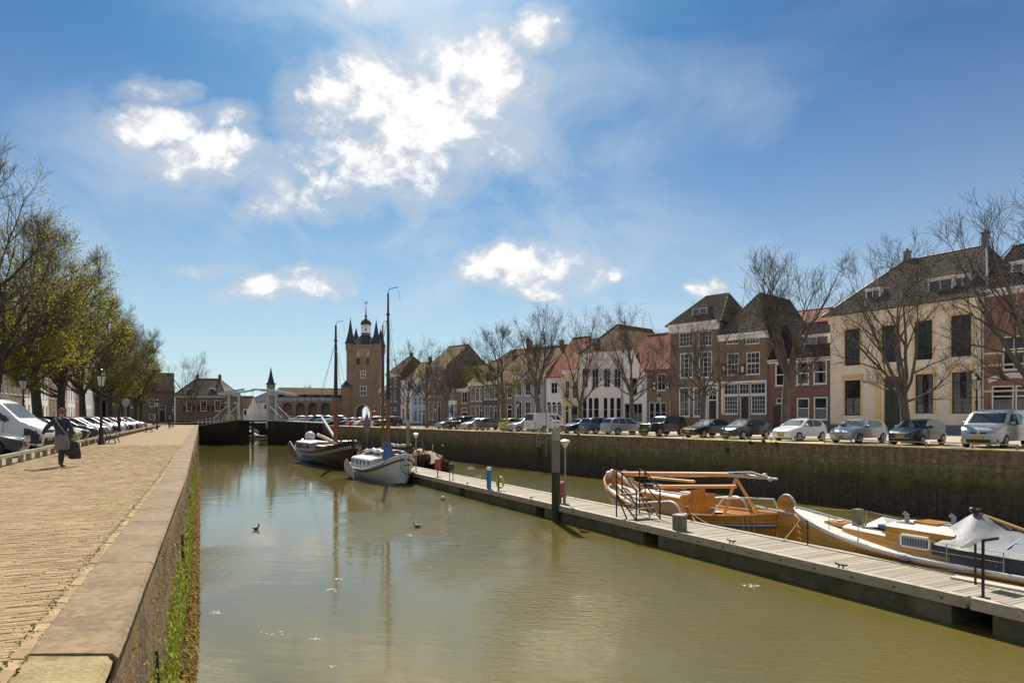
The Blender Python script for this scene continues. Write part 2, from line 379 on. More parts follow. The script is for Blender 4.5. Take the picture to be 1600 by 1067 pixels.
mb = MB(); strip(mb, XR, 1.9, 8.5, [-10, 40, 80, YB], ZR+0.004)
struct('parking_strip', mb, M_street, 'pale brick parking strip on the right quay')
mb = MB(); strip(mb, XR, 8.5, 60, [-10, 40, 80, YB], ZR)
struct('quay_street', mb, M_street, 'pale brick street in front of the right houses')

# ------------------------------------------------------------------ promenade bricks near the camera: rows across the quay
def bricks():
    root = thing('brick_paving', 'tan clinker bricks of the promenade close to the camera, laid in rows across the quay', 'paving')
    root['kind'] = 'structure'; del root['category']
    bl, bw, bh = 0.205, 0.054, 0.05; j = 0.005
    ct, st = math.cos(math.atan2(1, -0.4433)), math.sin(math.atan2(1, -0.4433))     # along-quay unit
    al = Vector((ct, st, 0)); ac = Vector((-st, ct, 0))                              # al forward, ac to the left
    o = Vector((XL(0)-INN-0.10, 0, 0)); L = (RAILX-INN-0.10)*0.914
    cells = []
    nrow = int((YN+0.3)/st/(bw+j))
    for r in range(30, nrow):
        s = r*(bw+j); off = (r % 2)*0.1+R.uniform(-.02, .02)
        k = 0; t = -off
        while t < L:
            t0 = max(t, 0.0); t1 = min(t+bl, L)
            if t1-t0 > 0.03: cells.append((s, t0, t1))
            t += bl+j
    vis = []
    for i, (s, t0, t1) in enumerate(cells):
        p = o+al*s+ac*((t0+t1)/2)
        if p.y < 3.7: continue
        px = 800+F*p.x/p.y; py = HZ+F*CAMZ/p.y
        if px > 2 and py < 1066 and t1-t0 > 0.15: vis.append((p.y, i))
    vis.sort(); near = set(i for _, i in vis[:300])
    def shape(mb, c, t0, t1, s):
        lift = R.uniform(-.002, .002); tl = [R.uniform(-.0015, .0015) for _ in range(4)]; cf = 0.004
        P = []
        for (dz, ins) in ((-0.045, 0), (-cf, 0), (0, cf)):
            for q, (a, b_) in enumerate(((s+ins, t0+ins), (s+bw-ins, t0+ins), (s+bw-ins, t1-ins), (s+ins, t1-ins))):
                v = o+al*a+ac*b_-c; P.append((v.x, v.y, v.z+dz+lift+(tl[q] if dz > -.04 else 0)))
        fs = [(8, 9, 10, 11)]
        for l in (0, 4): fs += [(l+q, l+(q+1) % 4, l+4+(q+1) % 4, l+4+q) for q in range(4)]
        mb.add(P, fs)
    protos = []
    for k in range(6):
        m_ = MB(); shape(m_, o+al*(bw/2)+ac*(bl/2), 0, bl, 0); protos.append(m_.mesh('brick', M_brickpav, fix=False))
    rest = MB(); nb = 0
    for i, (s, t0, t1) in enumerate(cells):
        if i in near:
            ob = link('brick', protos[nb % 6] if nb else protos[0], root); nb += 1
            p = o+al*(s+bw/2)+ac*((t0+t1)/2); ob.location = (p.x, p.y, R.uniform(-.003, .003)); ob.scale = (1, 1, 1)
            ob.rotation_euler = (0, 0, R.uniform(-.012, .012)+(math.pi if R.random() < .5 else 0))
        else: shape(rest, Vector((0, 0, 0)), t0, t1, s)
    ob = rest.build('bricks', M_brickpav, root, fix=False); ob['kind'] = 'stuff'
    sb = MB(); strip(sb, XL, -RAILX, -INN-.002, [-5, 10, 17, 26, YN+.5], -.005); sb.build('joint_sand', pm('joint_sand', (.24, .18, .08), (.20, .165, .045), 2, .95), root, fix=False)
    # kerb row of bricks laid lengthwise against the coping
    kr = MB()
    s = 2.0
    while s < 60:
        def kp(a, t):
            Y = a*st; return Vector((XL(Y)-INN-t, Y, 0))
        v = [kp(s, .003), kp(s+.195, .003), kp(s+.195, .097), kp(s, .097)]; dz = R.uniform(-.004, .006)
        kr.add([(p.x, p.y, -.04) for p in v]+[(p.x, p.y, dz) for p in v], [(4, 5, 6, 7), (0, 1, 5, 4), (1, 2, 6, 5), (2, 3, 7, 6), (3, 0, 4, 7)])
        s += .202
    ob = kr.build('kerb_bricks', M_brickpav, root); ob['kind'] = 'stuff'
    # weeds in the joints along the kerb
    wd = MB()
    for k in range(2600):
        Y = 3.6+abs(R.gauss(0, 1))*13
        if R.random() < .72: X = XL(Y)-INN-.11+R.gauss(0, .025)
        else: X = XL(Y)-INN-.1-abs(R.gauss(0, .6))
        if R.random() < .25: X = XL(Y)-INN+R.uniform(-.01, .02)
        a = R.uniform(0, 6.28); l = R.uniform(.006, .028); w = R.uniform(.006, .015)
        wd.add([(X-math.sin(a)*w, Y+math.cos(a)*w, -.004), (X+math.sin(a)*w, Y-math.cos(a)*w, -.004), (X+math.cos(a)*l, Y+math.sin(a)*l, R.uniform(.004, .018))], [(0, 1, 2)])
    ob = wd.build('weeds', pm('weed_green', (0.19, 0.19, 0.03), (0.28, 0.25, 0.05), 9, 0.8), root, fix=False); ob['kind'] = 'stuff'
bricks()

# ------------------------------------------------------------------ left quay wall
def wallmat(name, bands, brick=True, blotch=None, bump=0.02, sc_=1.0, hz=1.0):
    m = bpy.data.materials.new(name); m.use_nodes = True; g = NT(m.node_tree)
    b = g.t.nodes['Principled BSDF']; b.inputs['Roughness'].default_value = 0.85; b.inputs['Specular IOR Level'].default_value = 0.3
    tc = g.n('ShaderNodeTexCoord'); o = tc.outputs['Object']; x, y, z = g.sep(o)
    wob = g.m('MULTIPLY', g.m('SUBTRACT', g.noise(g.vm('MULTIPLY', o, (1, 1, 0.5)), 0.9*sc_, 7, 0.7), 0.5), 1.1*hz)
    zz = g.m('ADD', z, wob)
    rp = g.n('ShaderNodeValToRGB'); g.put(rp.inputs[0], g.m('MULTIPLY_ADD', zz, 1/4.0, 1.0))     # z -4..0 -> 0..1
    el = rp.color_ramp.elements
    while len(el) < len(bands): el.new(0.5)
    for e, (zb, c) in zip(el, bands): e.position = (zb+4)/4.0; e.color = c4(c)
    cc = rp.outputs[0]
    fine = g.noise(o, 9*sc_, 6, 0.7)
    cc = g.mix(1.0, cc, g.mix(g.ss(fine, 0.25, 0.75), (0.55, 0.55, 0.55, 1), (1.35, 1.35, 1.35, 1)), 'MULTIPLY')
    drip = g.noise(g.vm('MULTIPLY', o, (2.2, 2.2, 0.22)), 1.6, 6, 0.65)
    cc = g.mix(1.0, cc, g.mix(g.ss(drip, 0.35, 0.68), (0.74, 0.73, 0.70, 1), (1.2, 1.19, 1.15, 1)), 'MULTIPLY')
    if blotch:
        for (c, s, lo, hi, zlo, zhi, k) in blotch:
            f = g.ss(g.noise(g.vm('ADD', o, (s*7, 2.0, 1.0)), s, 5, 0.65), lo, hi)
            band = g.m('MULTIPLY', g.ss(z, zlo-.25, zlo+.1), g.m('SUBTRACT', 1.0, g.ss(z, zhi-.1, zhi+.25)))
            cc = g.mix(g.m('MULTIPLY', g.m('MULTIPLY', f, band), k), cc, c4(c))
    h = g.m('MULTIPLY', g.noise(o, 12*sc_, 6, 0.7), 1.0)
    if brick:
        br = g.n('ShaderNodeTexBrick'); g.put(br.inputs['Vector'], g.comb(y, z, 0.0)); br.inputs['Scale'].default_value = 1.0
        br.inputs['Brick Width'].default_value = 0.21; br.inputs['Row Height'].default_value = 0.062; br.inputs['Mortar Size'].default_value = 0.008
        br.inputs['Color1'].default_value = (1, 1, 1, 1); br.inputs['Color2'].default_value = (.8, .8, .8, 1); br.inputs['Mortar'].default_value = (.6, .58, .5, 1)
        cc = g.mix(0.7, cc, br.outputs['Color'], 'MULTIPLY')
        h = g.m('ADD', h, g.m('MULTIPLY', br.outputs['Fac'], -0.8))
    g.put(b.inputs['Base Color'], cc)
    bp = g.n('ShaderNodeBump'); bp.inputs['Strength'].default_value = 0.9; bp.inputs['Distance'].default_value = bump
    g.put(bp.inputs['Height'], h); g.put(b.inputs['Normal'], bp.outputs[0])
    return m
M_lw = wallmat('mossy_quay_brick', [(-4.0, (.05, .03, .012)), (-3.0, (.09, .055, .018)), (-2.55, (.30, .22, .02)), (-2.2, (.24, .32, .015)), (-1.75, (.20, .26, .02)), (-1.5, (.24, .17, .07)), (-1.0, (.29, .19, .07)), (-0.25, (.31, .19, .075))],
               blotch=[((.27, .17, .19), 1.1, .52, .66, -1.25, -.35, .35), ((.30, .20, .03), 2.0, .52, .62, -1.2, -.2, .7), ((.10, .09, .06), 1.4, .5, .6, -2.4, -.3, .7)])
def left_wall():
    root = thing('quay_wall', 'mossy brick quay wall with concrete coping on the left side of the harbour', 'quay wall')
    ys = [-8, 0]+[2+0.5*i for i in range(31)]+[20+3*i for i in range(36)]
    zs = [-0.13, -0.7, -1.2, -1.7, -2.2, -2.7, -3.2, -4.4]
    mb = MB(); vs = []
    for Y in ys:
        for zz in zs:
            lean = -0.05+0.15*(-zz/3.6); vs.append((XL(Y)+lean+R.uniform(-.018, .018), Y, zz))
    n = len(zs); fs = []
    for i in range(len(ys)-1):
        for k in range(n-1): fs.append((i*n+k, i*n+k+1, (i+1)*n+k+1, (i+1)*n+k))
    mb.add(vs, fs); mb.build('wall', M_lw, root, True, fix=False)
    bk = MB(); strip(bk, XL, -1.2, -.04, [-8, 0, 17, YB], -.225); bk.build('wall_core', M_conc, root); bk = MB(); strip(bk, XL, -.55, -.05, [-6, 0, 17, YB], -.016); bk.build('joint_mortar', M_conc2, root)
    # coping slabs
    joints = [-6.0, -2.0, 1.2, 4.30, 7.0]
    while joints[-1] < YB-1: joints.append(joints[-1]+R.choice([2.3, 2.5, 2.7]))
    for i, (a, b_) in enumerate(zip(joints, joints[1:])):
        first = a < 4
        mb = MB(); zt = 0.012+R.uniform(-.006, .006)-(0.008 if first else 0); nseg = 22 if a < 12 else 3
        ov = 0.02 if not first else -0.012
        vs = []; g_ = 0.003
        for k in range(nseg+1):
            Y = a+g_+(b_-a-2*g_)*k/nseg; jx = R.uniform(-.005, .003) if a < 12 else 0
            w0 = XL(Y)-INN-.002; w1 = XL(Y)+ov+jx
            vs += [(w0, Y, -.22), (w0, Y, zt-.006), (w0+.02, Y, zt), ((w0+w1)/2, Y, zt+R.uniform(-.003, .003)), (w1-.03+R.uniform(-.012, .006), Y, zt), (w1, Y, zt-.03), (w1-.035, Y, -.13), (w1-.06, Y, -.22)]
        q = 8; fs = [tuple(range(q))[::-1], tuple(nseg*q+j for j in range(q))]
        for k in range(nseg): fs += [(k*q+j, k*q+(j+1) % q, (k+1)*q+(j+1) % q, (k+1)*q+j) for j in range(q)]
        mb.add(vs, fs)
        mb.build('coping_slab', M_conc2 if first else M_conc, root, 35)
    # fender posts against the wall
    M_post = pm('black_timber', (0.012, 0.010, 0.008), (0.03, 0.025, 0.018), 6, 0.8, 0.01)
    for Y in (7.3, 14.5, 22, 30, 39, 49, 60, 72, 85, 100):
        mb = MB(); x = XL(Y)
        mb.beam((x-.01, Y, -1.0), (x+.075, Y, -2.7), .07, .07); mb.beam((x, Y, -1.9), (x+.10, Y, -1.9), .12, .05)
        mb.build('fender_post', M_post, root)
    # seaweed on the foot of the wall
    sw = MB()
    for k in range(22000):
        Y = 2.5+abs(R.gauss(0, 1))*20
        if Y > 95: continue
        zz = -3.62+abs(R.gauss(0, .42))
        if zz > -2.55: continue
        x = XL(Y)-0.05+0.15*(-zz/3.6)+.02+R.uniform(0, .10+.16*max(0, -zz-2.8))
        l = R.uniform(.04, .11)*(1+Y*.008); a = R.uniform(-.8, .8); w = R.uniform(.01, .026)*(1+Y*.008)
        p = Vector((x, Y, zz)); t = Vector((R.uniform(.1, .6), math.sin(a), -math.cos(a)*R.uniform(.3, 1))).normalized()*l; s = Vector((R.uniform(-.3, .3), 1, R.uniform(-.4, .4)))*w
        sw.add([p-s, p+s, p+t+s*.6, p+t*.8-s*.8], [(0, 1, 2, 3)])
    o = sw.build('seaweed', pm('brown_seaweed', (0.15, 0.085, 0.018), (0.26, 0.17, 0.025), 5, 0.8, spec=.1, island=.5), root, fix=False); o['kind'] = 'stuff'
    mo = MB()
    for k in range(30000):
        Y = 2.5+abs(R.gauss(0, 1))*22
        zz = R.gauss(-2.0, .33)+.25*math.sin(Y*1.7)*math.sin(Y*.6)
        if Y > 90 or zz < -2.75: continue
        x = XL(Y)-0.05+0.15*(-zz/3.6)+.012; w = R.uniform(.01, .03)*(1+Y*.02)
        p = Vector((x+R.uniform(0, .03), Y, zz)); s = Vector((R.uniform(-.2, .5), 1, R.uniform(-.6, .6)))*w; t = Vector((R.uniform(.1, .6), R.uniform(-.3, .3), -1))*R.uniform(.02, .06)
        mo.add([p-s, p+s, p+t], [(0, 1, 2)])
    o = mo.build('moss', pm('bright_moss', (0.26, 0.34, 0.010), (0.40, 0.33, 0.015), 3, 0.8, island=.3), root, fix=False); o['kind'] = 'stuff'
    fl = MB()
    for k in range(4200):
        c0 = R.choice([4.2, 4.5, 4.8, 5.2, 7.6, 9.5, 12, 13.5, 16, 20, 26, 33]); Y = R.gauss(c0, .35+.05*c0); zz = R.gauss(-.62, .24)
        if zz > -.23 or zz < -1.5 or Y < 3: continue
        x = XL(Y)-0.05+0.15*(-zz/3.6)+R.uniform(.015, .05); w = R.uniform(.006, .016)*(1+Y*.03)
        w *= .7; p = Vector((x, Y, zz)); s = Vector((R.uniform(-.4, .4), 1, R.uniform(-.5, .5)))*w; t = Vector((.5, R.uniform(-.5, .5), R.uniform(.3, 1))).normalized()*w*1.6
        fl.add([p-s, p+s, p+s*.7+t, p-s*.7+t], [(0, 1, 2, 3)], 0 if R.random() < (.62 if c0 < 6 else .3) else 1)
    o = fl.build('wall_flowers', [pm('lilac_petals', (0.60, 0.36, 0.50), (0.46, 0.24, 0.34), 9, 0.7, island=.3), pm('wall_leaves', (0.25, 0.18, 0.06), (0.30, 0.22, 0.05), 6, 0.8, island=.4)], root, fix=False); o['kind'] = 'stuff'
left_wall()

# ------------------------------------------------------------------ right quay wall
M_rw = wallmat('algae_quay_wall', [(-4.0, (0.067, 0.049, 0.033)), (-3.2, (0.102, 0.078, 0.054)), (-2.3, (0.102, 0.088, 0.045)), (-1.9, (0.107, 0.092, 0.041)), (-1.55, (0.191, 0.164, 0.069)), (-1.2, (0.213, 0.183, 0.077)), (-.98, (0.293, 0.252, 0.168)), (-.86, (0.270, 0.202, 0.139)), (-.3, (0.281, 0.197, 0.135))],
               brick=True, blotch=[((0.674, 0.416, 0.045), 2.6, .57, .66, -.95, -.15, .55), ((0.494, 0.360, 0.067), 6.0, .58, .64, -.95, -.15, .5), ((0.450, 0.387, 0.360), .8, .55, .68, -1.4, -.98, .5), ((0.158, 0.136, 0.057), .5, .45, .6, -2.2, -1.0, .6)], bump=0.03, sc_=.55, hz=.35)
def right_wall():
    root = thing('quay_wall', 'dark algae stained quay wall with lichen spotted cap on the right side of the harbour', 'quay wall')
    ys = [-14+1.0*i for i in range(141)]
    mb = MB(); vs = []; zs = [ZR-.03, -.86, -.90, -1.5, -2.1, -2.7, -3.3, -4.4]
    for Y in ys:
        for k, zz in enumerate(zs): vs.append((XR(Y)+(0.0 if k < 2 else .05)-(.10 if k > 1 else 0)*((-zz-.9)/2.7)+R.uniform(-.02, .02), Y, zz))
    n = len(zs); fs = []
    for i in range(len(ys)-1):
        for k in range(n-1): fs.append((i*n+k, i*n+k+1, (i+1)*n+k+1, (i+1)*n+k))
    mb.add(vs, fs); mb.build('wall', M_rw, root, False, fix=False)
    Y = -14.0
    M_cap = pm('lichen_cap_stone', (0.52, 0.44, 0.18), (0.42, 0.35, 0.14), 2.5, 0.9, 0.01, dirt=((0.58, 0.45, 0.12), 0.6))
    while Y < YB:
        L = R.choice([2.2, 2.4, 2.6]); m_ = MB(); a, b_ = Y+.008, min(Y+L-.008, YB)
        dz = R.uniform(-.012, .012); 
        m_.add([(XR(a)-.03, a, ZR-.03), (XR(a)+.40, a, ZR-.03), (XR(b_)+.40, b_, ZR-.03), (XR(b_)-.03, b_, ZR-.03), (XR(a)-.03, a, ZR+.02+dz), (XR(a)+.40, a, ZR+.02+dz), (XR(b_)+.40, b_, ZR+.02+dz), (XR(b_)-.03, b_, ZR+.02+dz)],
               [(4, 5, 6, 7), (0, 1, 5, 4), (1, 2, 6, 5), (2, 3, 7, 6), (3, 0, 4, 7)])
        m_.build('cap_stone', M_cap, root); Y += L
    # weeds hanging from the wall
    for (px, py, s) in ((1137, 703, .7), (1175, 692, .45), (1215, 694, .4), (905, 678, .45), (1195, 689, .3)):
        k = (px-800)/F; Y = 43.1/(.619+k); zz = Zp(py, Y); m_ = MB()
        for q in range(90):
            p = Vector((XR(Y)-.05+R.gauss(0, .1)*s, Y+R.gauss(0, .10)*s, zz+R.gauss(0, .14)*s)); l = R.uniform(.08, .2); a = R.uniform(0, 6.28)
            d1 = Vector((-abs(math.cos(a)), math.sin(a), R.uniform(-.6, .8)))*l; d2 = d1.cross(Vector((0, .3, 1))).normalized()*l*.45
            m_.add([p-d2, p+d2, p+d1], [(0, 1, 2)])
        tag(m_.build('wall_plant', pm('fresh_leaf', (0.22, 0.27, 0.02), (0.15, 0.20, 0.02), 5, 0.6), None, fix=False),
            {1137: 'bushy green weed growing on the right quay wall below the rail, lowest of the weeds', 1175: 'small yellow green weed on the cap of the right quay wall below the black sedan', 1215: 'small weed on the quay wall cap below the white hatchback', 905: 'small weed on the quay wall cap just right of the tall mooring pile', 1195: 'tiny tuft of weed at the quay edge between black hatchback and white hatchback'}[px], 'plant')
right_wall()

# ------------------------------------------------------------------ low rails on both quays
M_rail = pm('weathered_rail', (0.33, 0.28, 0.19), (0.24, 0.20, 0.13), 4, 0.85, 0.005, stretch=(3, 3, 3))
def low_rail(fx, off, y0, y1, name, label, seg, ph, z0, w):
    root = thing(name, label, 'rail')
    Y = y0
    while Y < y1:
        L = seg*R.uniform(.9, 1.1); b_ = min(Y+L, y1)
        mb = MB(); mb.beam((fx(Y+.06)+off, Y+.06, z0+ph), (fx(b_-.06)+off, b_-.06, z0+ph), w, w*.8); mb.build('rail', M_rail, root)
        for q in (Y+.12, (Y+b_)/2):
            mb = MB(); x = fx(q)+off; mb.box(x-w*.45, q-w*.45, z0-.03, x+w*.45, q+w*.45, z0+ph-w*.4); mb.build('post', M_rail, root)
        Y = b_
low_rail(XL, -RAILX, 6, 100, 'parking_rail', 'low timber rail on stubby posts along the left car park', 2.4, .30, 0, .13)
low_rail(XR, 1.05, 8, 104, 'quay_rail', 'thin low rail on short posts along the right quay edge', 3.4, .26, ZR, .07)

# ------------------------------------------------------------------ abutments and bridge
M_abut = wallmat('wet_abutment', [(-4.0, (.022, .018, .012)), (-2.6, (.03, .025, .018)), (-1.6, (.038, .036, .024)), (-.6, (.05, .046, .032)), (0, (.065, .055, .04))], bump=.03, sc_=.5)
def abut(xa, xb, za, zb, label, depth=5.5):
    root = thing('bridge_abutment', label, 'abutment')
    mb = MB(); n = 8
    for i in range(n):
        a, b_ = xa+(xb-xa)*i/n, xa+(xb-xa)*(i+1)/n; z0, z1 = za+(zb-za)*i/n, za+(zb-za)*(i+1)/n
        mb.quad((a, YB, -4.4), (b_, YB, -4.4), (b_, YB, z1), (a, YB, z0)); mb.quad((a, YB+depth, -4.4), (b_, YB+depth, -4.4), (b_, YB+depth, z1), (a, YB+depth, z0))
    for x, zt in ((xa, za), (xb, zb)): mb.quad((x, YB, -4.4), (x, YB+depth, -4.4), (x, YB+depth, zt), (x, YB, zt))
    mb.build('wall', M_abut, root)
    t = MB(); t.add([(xa, YB-.12, za), (xb, YB-.12, zb), (xb, YB+depth, zb), (xa, YB+depth, za), (xa, YB-.12, za+.14), (xb, YB-.12, zb+.14), (xb, YB+depth, zb+.14), (xa, YB+depth, za+.14)], [(4, 5, 6, 7), (0, 1, 5, 4), (1, 2, 6, 5), (2, 3, 7, 6), (3, 0, 4, 7)])
    t.build('cap_stone', pm('abutment_cap', (0.40, 0.36, 0.24), (0.32, 0.29, 0.17), 3, 0.9), root)
    return root
XA0, XA1 = XL(YB)-.5, Xp(372, YB); XB0, XB1 = Xp(418, YB), XR(YB)+.3
abut(XA0, XA1, Zp(666, YB)-.0, Zp(656.5, YB), 'dark stone bridge abutment on the left bank, rising towards the drawbridge')
abut(XB0, XB1, Zp(657.5, YB), Zp(661.5, YB), 'dark stone bridge abutment on the right bank beside the gatehouse wall')
mb = MB(); mb.quad((-70, YB+5.5, -.05), (XA1-.5, YB+5.5, Zp(657, YB)), (-86, 181, 0), (-95, 181, 0)); mb.quad((XB0+.5, YB+5.5, Zp(658, YB)), (-28, YB+5.5, -.1), (-33, 181, -.14), (-60, 181, -.1))
mb.quad((XA1-.5, YB+5.5, -4.4), (-86, 181, -4.4), (-86, 181, 0), (XA1-.5, YB+5.5, .8)); mb.quad((XB0+.5, YB+5.5, -4.4), (-60, 181, -4.4), (-60, 181, -.1), (XB0+.5, YB+5.5, .8))
mb.quad((-120, 180.9, -4.4), (-20, 180.9, -4.4), (-20, 180.9, -.02), (-120, 180.9, -.02))
struct('basin_bank', mb, M_abut, 'banks of the basin beyond the drawbridge')
M_wht = pm('bridge_white_paint', (0.52, 0.55, 0.58), (0.42, 0.45, 0.48), 2, 0.5)
M_dks = pm('dark_steel', (0.03, 0.032, 0.034), (0.05, 0.05, 0.05), 3, 0.5)
def bridge():
    Yc = YB+2.7; zr = Zp(656, YB)
    root = thing('drawbridge', 'white double drawbridge with balance beams on two portals over the harbour mouth', 'bridge')
    for (pc, tail, tip, yt, yp, ye) in ((365.5, 349, 389, 616.5, 614.5, 609.0), (424.6, 459, 401, 617.0, 612.0, 609.3)):
        xc = Xp(pc, Yc); zt = Zp(613, Yc)
        for dy in (-2.3, 2.3):
            mb = MB(); mb.box(xc-.17, Yc+dy-.17, zr-1.5, xc+.17, Yc+dy+.17, zt); mb.box(xc-.26, Yc+dy-.26, zr, xc+.26, Yc+dy+.26, zr+.7); mb.build('portal_post', M_wht, root)
            mb = MB(); mb.beam((Xp(tail, Yc), Yc+dy, Zp(yt, Yc)), (xc, Yc+dy, Zp(yp, Yc)+.25), .26, .46); mb.beam((xc, Yc+dy, Zp(yp, Yc)+.25), (Xp(tip, Yc), Yc+dy, Zp(ye, Yc)), .22, .34)
            mb.build('balance_beam', M_wht, root)
            mb = MB(); mb.tube([(Xp(tip, Yc), Yc+dy, Zp(ye, Yc)), (Xp(tip, Yc)+(.3 if tip < 395 else -.3), Yc+dy, zr+.2)], .02, 5); mb.build('chain', M_dks, root)
            s = -1 if pc < 390 else 1
            mb = MB(); mb.beam((xc, Yc+dy, zr+2.9), (xc+s*2.9, Yc+dy, zr+.15), .16, .16); mb.beam((xc, Yc+dy, zr+3.0), (xc+s*1.0, Yc+dy, zr+3.25), .12, .12); mb.build('strut', M_wht, root)
        mb = MB(); mb.beam((xc, Yc-2.3, zt-.3), (xc, Yc+2.3, zt-.3), .3, .45); mb.build('portal_lintel', M_wht, root)
        mb = MB(); mb.cbox((Xp(tail, Yc)+(.6 if tail < 390 else -.6), Yc, Zp(yt, Yc)), (.7, 4.4, .34)); mb.build('counterweight', M_wht, root)
    mb = MB(); mb.box(XA1-3, Yc-2.2, zr-.30, XB0+3, Yc+2.2, zr-.02); mb.build('deck', M_dks, root)
    for dy in (-2.2, 2.2):
        mb = MB(); xs = [XA1-2+i*(XB0-XA1+4)/10 for i in range(11)]
        for x in xs: mb.beam((x, Yc+dy, zr), (x, Yc+dy, zr+.95), .06, .06)
        for h in (.5, .95): mb.beam((xs[0], Yc+dy, zr+h), (xs[-1], Yc+dy, zr+h), .05, .05)
        mb.build('railing', M_wht, root)
    for px in (399.5,):
        mb = MB(); mb.tube([(Xp(px, Yc), Yc-1.5, -4.4), (Xp(px, Yc), Yc-1.5, zr-.3)], .25, 8); mb.build('pier', M_dks, root)
bridge()
# railings of the bridge approaches
def fence_rail(pts, label, h=1.0, mat=None, n=9):
    root = thing('railing', label, 'railing'); a, b_ = Vector(pts[0]), Vector(pts[1])
    for i in range(n):
        p = a.lerp(b_, i/(n-1)); mb = MB(); mb.beam(p, p+Vector((0, 0, h)), .07, .07); mb.build('post', mat, root)
    for q in (.5, 1.0):
        mb = MB(); mb.beam(a+Vector((0, 0, h*q)), b_+Vector((0, 0, h*q)), .05, .05); mb.build('rail', mat, root)
fence_rail([(XA0+.3, YB+.3, Zp(666, YB)+.1), (XA1-1.5, YB+.3, Zp(657.5, YB)+.1)], 'white railing up the left ramp to the drawbridge', 1.0, M_wht)
fence_rail([(XB0+1.5, YB+.3, Zp(658, YB)+.1), (XB1-3, YB+.3, Zp(661, YB)+.1)], 'white railing on the right bank beside the drawbridge', 1.0, M_wht)
# yellow machine box by the left portal
t = thing('salt_bin', 'yellow grit bins standing at the left end of the drawbridge', 'bin', (Xp(357, YB+.8), YB+.8, Zp(658, YB)+.1))
M_yel = pm('yellow_plastic', (0.62, 0.40, 0.02), (0.52, 0.33, 0.02), 3, 0.5)
mb = MB(); mb.prism([(-.85, 0), (.85, 0), (.95, .55), (.75, .8), (-.75, .8), (-.95, .55)], 'y', -.4, .4); mb.build('body', M_yel, t)
mb = MB(); mb.prism([(-.8, .8), (.8, .8), (.55, 1.05), (-.55, 1.05)], 'y', -.35, .35); mb.cbox((-.65, 0, 1.1), (.3, .4, .5)); mb.build('lid', M_yel, t)
# gangway and pontoon beyond the bridge
M_grey = pm('gangway_grey', (0.40, 0.40, 0.38), (0.3, 0.3, 0.28), 2, 0.6)
root = thing('gangway', 'pale sloping gangway seen under the drawbridge', 'gangway')
a = Vector((Xp(372, 160), 160, -.3)); b_ = Vector((Xp(403, 160), 160, -2.9))
mb = MB(); mb.beam(a, b_, 1.4, .15); mb.build('deck', M_grey, root)
for dy in (-.7, .7):
    mb = MB(); mb.beam(a+Vector((0, dy, .9)), b_+Vector((0, dy, .9)), .09, .09)
    for i in range(8): p = a.lerp(b_, i/7)+Vector((0, dy, 0)); q = a.lerp(b_, min(i+1, 7)/7)+Vector((0, dy, .9)); mb.beam(p, p+Vector((0, 0, .9)), .07, .07); mb.beam(p, q, .05, .05)
    mb.build('truss', M_grey, root)
mb = MB(); mb.box(Xp(374, 168), 166, -3.7, Xp(416, 168), 169, -3.1)
tag(mb.build('landing_stage', pm('wet_wood', (.12, .1, .07), (.08, .07, .05), 3, .8)), 'dark landing stage afloat beyond the drawbridge', 'landing stage')
# ================================================================== BUILDINGS
M_glass = glassmat('window_glass', (0.016, 0.02, 0.024), 0.55)
M_glassd = glassmat('dark_glass', (0.02, 0.024, 0.028), 0.0)
M_white = pm('white_paint', (0.84, 0.82, 0.78), (0.76, 0.74, 0.70), 2.5, 0.5)
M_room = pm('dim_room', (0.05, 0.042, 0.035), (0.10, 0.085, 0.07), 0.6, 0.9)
M_curt = pm('net_curtain', (0.80, 0.78, 0.73), (0.66, 0.64, 0.59), 1.0, 0.9, stretch=(9, 9, .4))
M_door = pm('dark_green_door', (0.018, 0.028, 0.022), (0.03, 0.04, 0.03), 3, 0.35)
M_doorb = pm('black_door', (0.014, 0.013, 0.014), (0.03, 0.028, 0.028), 3, 0.35)
M_stone = pm('grey_plinth', (0.20, 0.20, 0.21), (0.15, 0.15, 0.16), 2, 0.85)
M_step = pm('bluestone', (0.24, 0.24, 0.24), (0.18, 0.18, 0.18), 3, 0.7)
M_lead = pm('lead_grey', (0.16, 0.17, 0.19), (0.11, 0.12, 0.13), 2, 0.5)
M_br1 = brickmat('brown_brick', (0.27, 0.165, 0.105), (0.21, 0.135, 0.088), (0.26, 0.21, 0.15), dirt=((0.12, 0.085, 0.07), .4))
M_br2 = brickmat('dark_red_brick', (0.259, 0.115, 0.084), (0.198, 0.091, 0.076), (0.243, 0.167, 0.137), dirt=((0.11, 0.06, 0.05), .4))
M_br3 = brickmat('red_brick', (0.27, 0.135, 0.10), (0.23, 0.11, 0.085), (0.335, 0.228, 0.167), dirt=((0.18, 0.08, 0.06), .3))
M_br4 = brickmat('grey_brown_brick', (0.24, 0.175, 0.12), (0.19, 0.14, 0.10), (0.26, 0.22, 0.17), dirt=((0.10, 0.085, 0.07), .4))
M_br5 = brickmat('slate_grey_brick', (0.117, 0.117, 0.129), (0.094, 0.094, 0.105), (0.152, 0.152, 0.152))
def plaster(name, c): return pm(name, c, tuple(x*.9 for x in c), .8, 0.85, 0.002, dirt=(tuple(x*.78 for x in c), .4), detail=7, fine=.04)
M_cream = plaster('cream_plaster', (0.84, 0.72, 0.54)); M_ochre = plaster('ochre_trim', (0.78, 0.57, 0.31))
M_whp = plaster('white_plaster', (0.82, 0.79, 0.74)); M_lil = plaster('lilac_white_plaster', (0.80, 0.71, 0.68)); M_yel2 = plaster('yellow_plaster', (0.68, 0.56, 0.33))
M_blue = plaster('pale_blue_plaster', (0.42, 0.52, 0.64)); M_gryp = plaster('grey_plaster', (0.35, 0.34, 0.33)); M_beige = plaster('beige_plaster', (0.5, 0.45, 0.37))
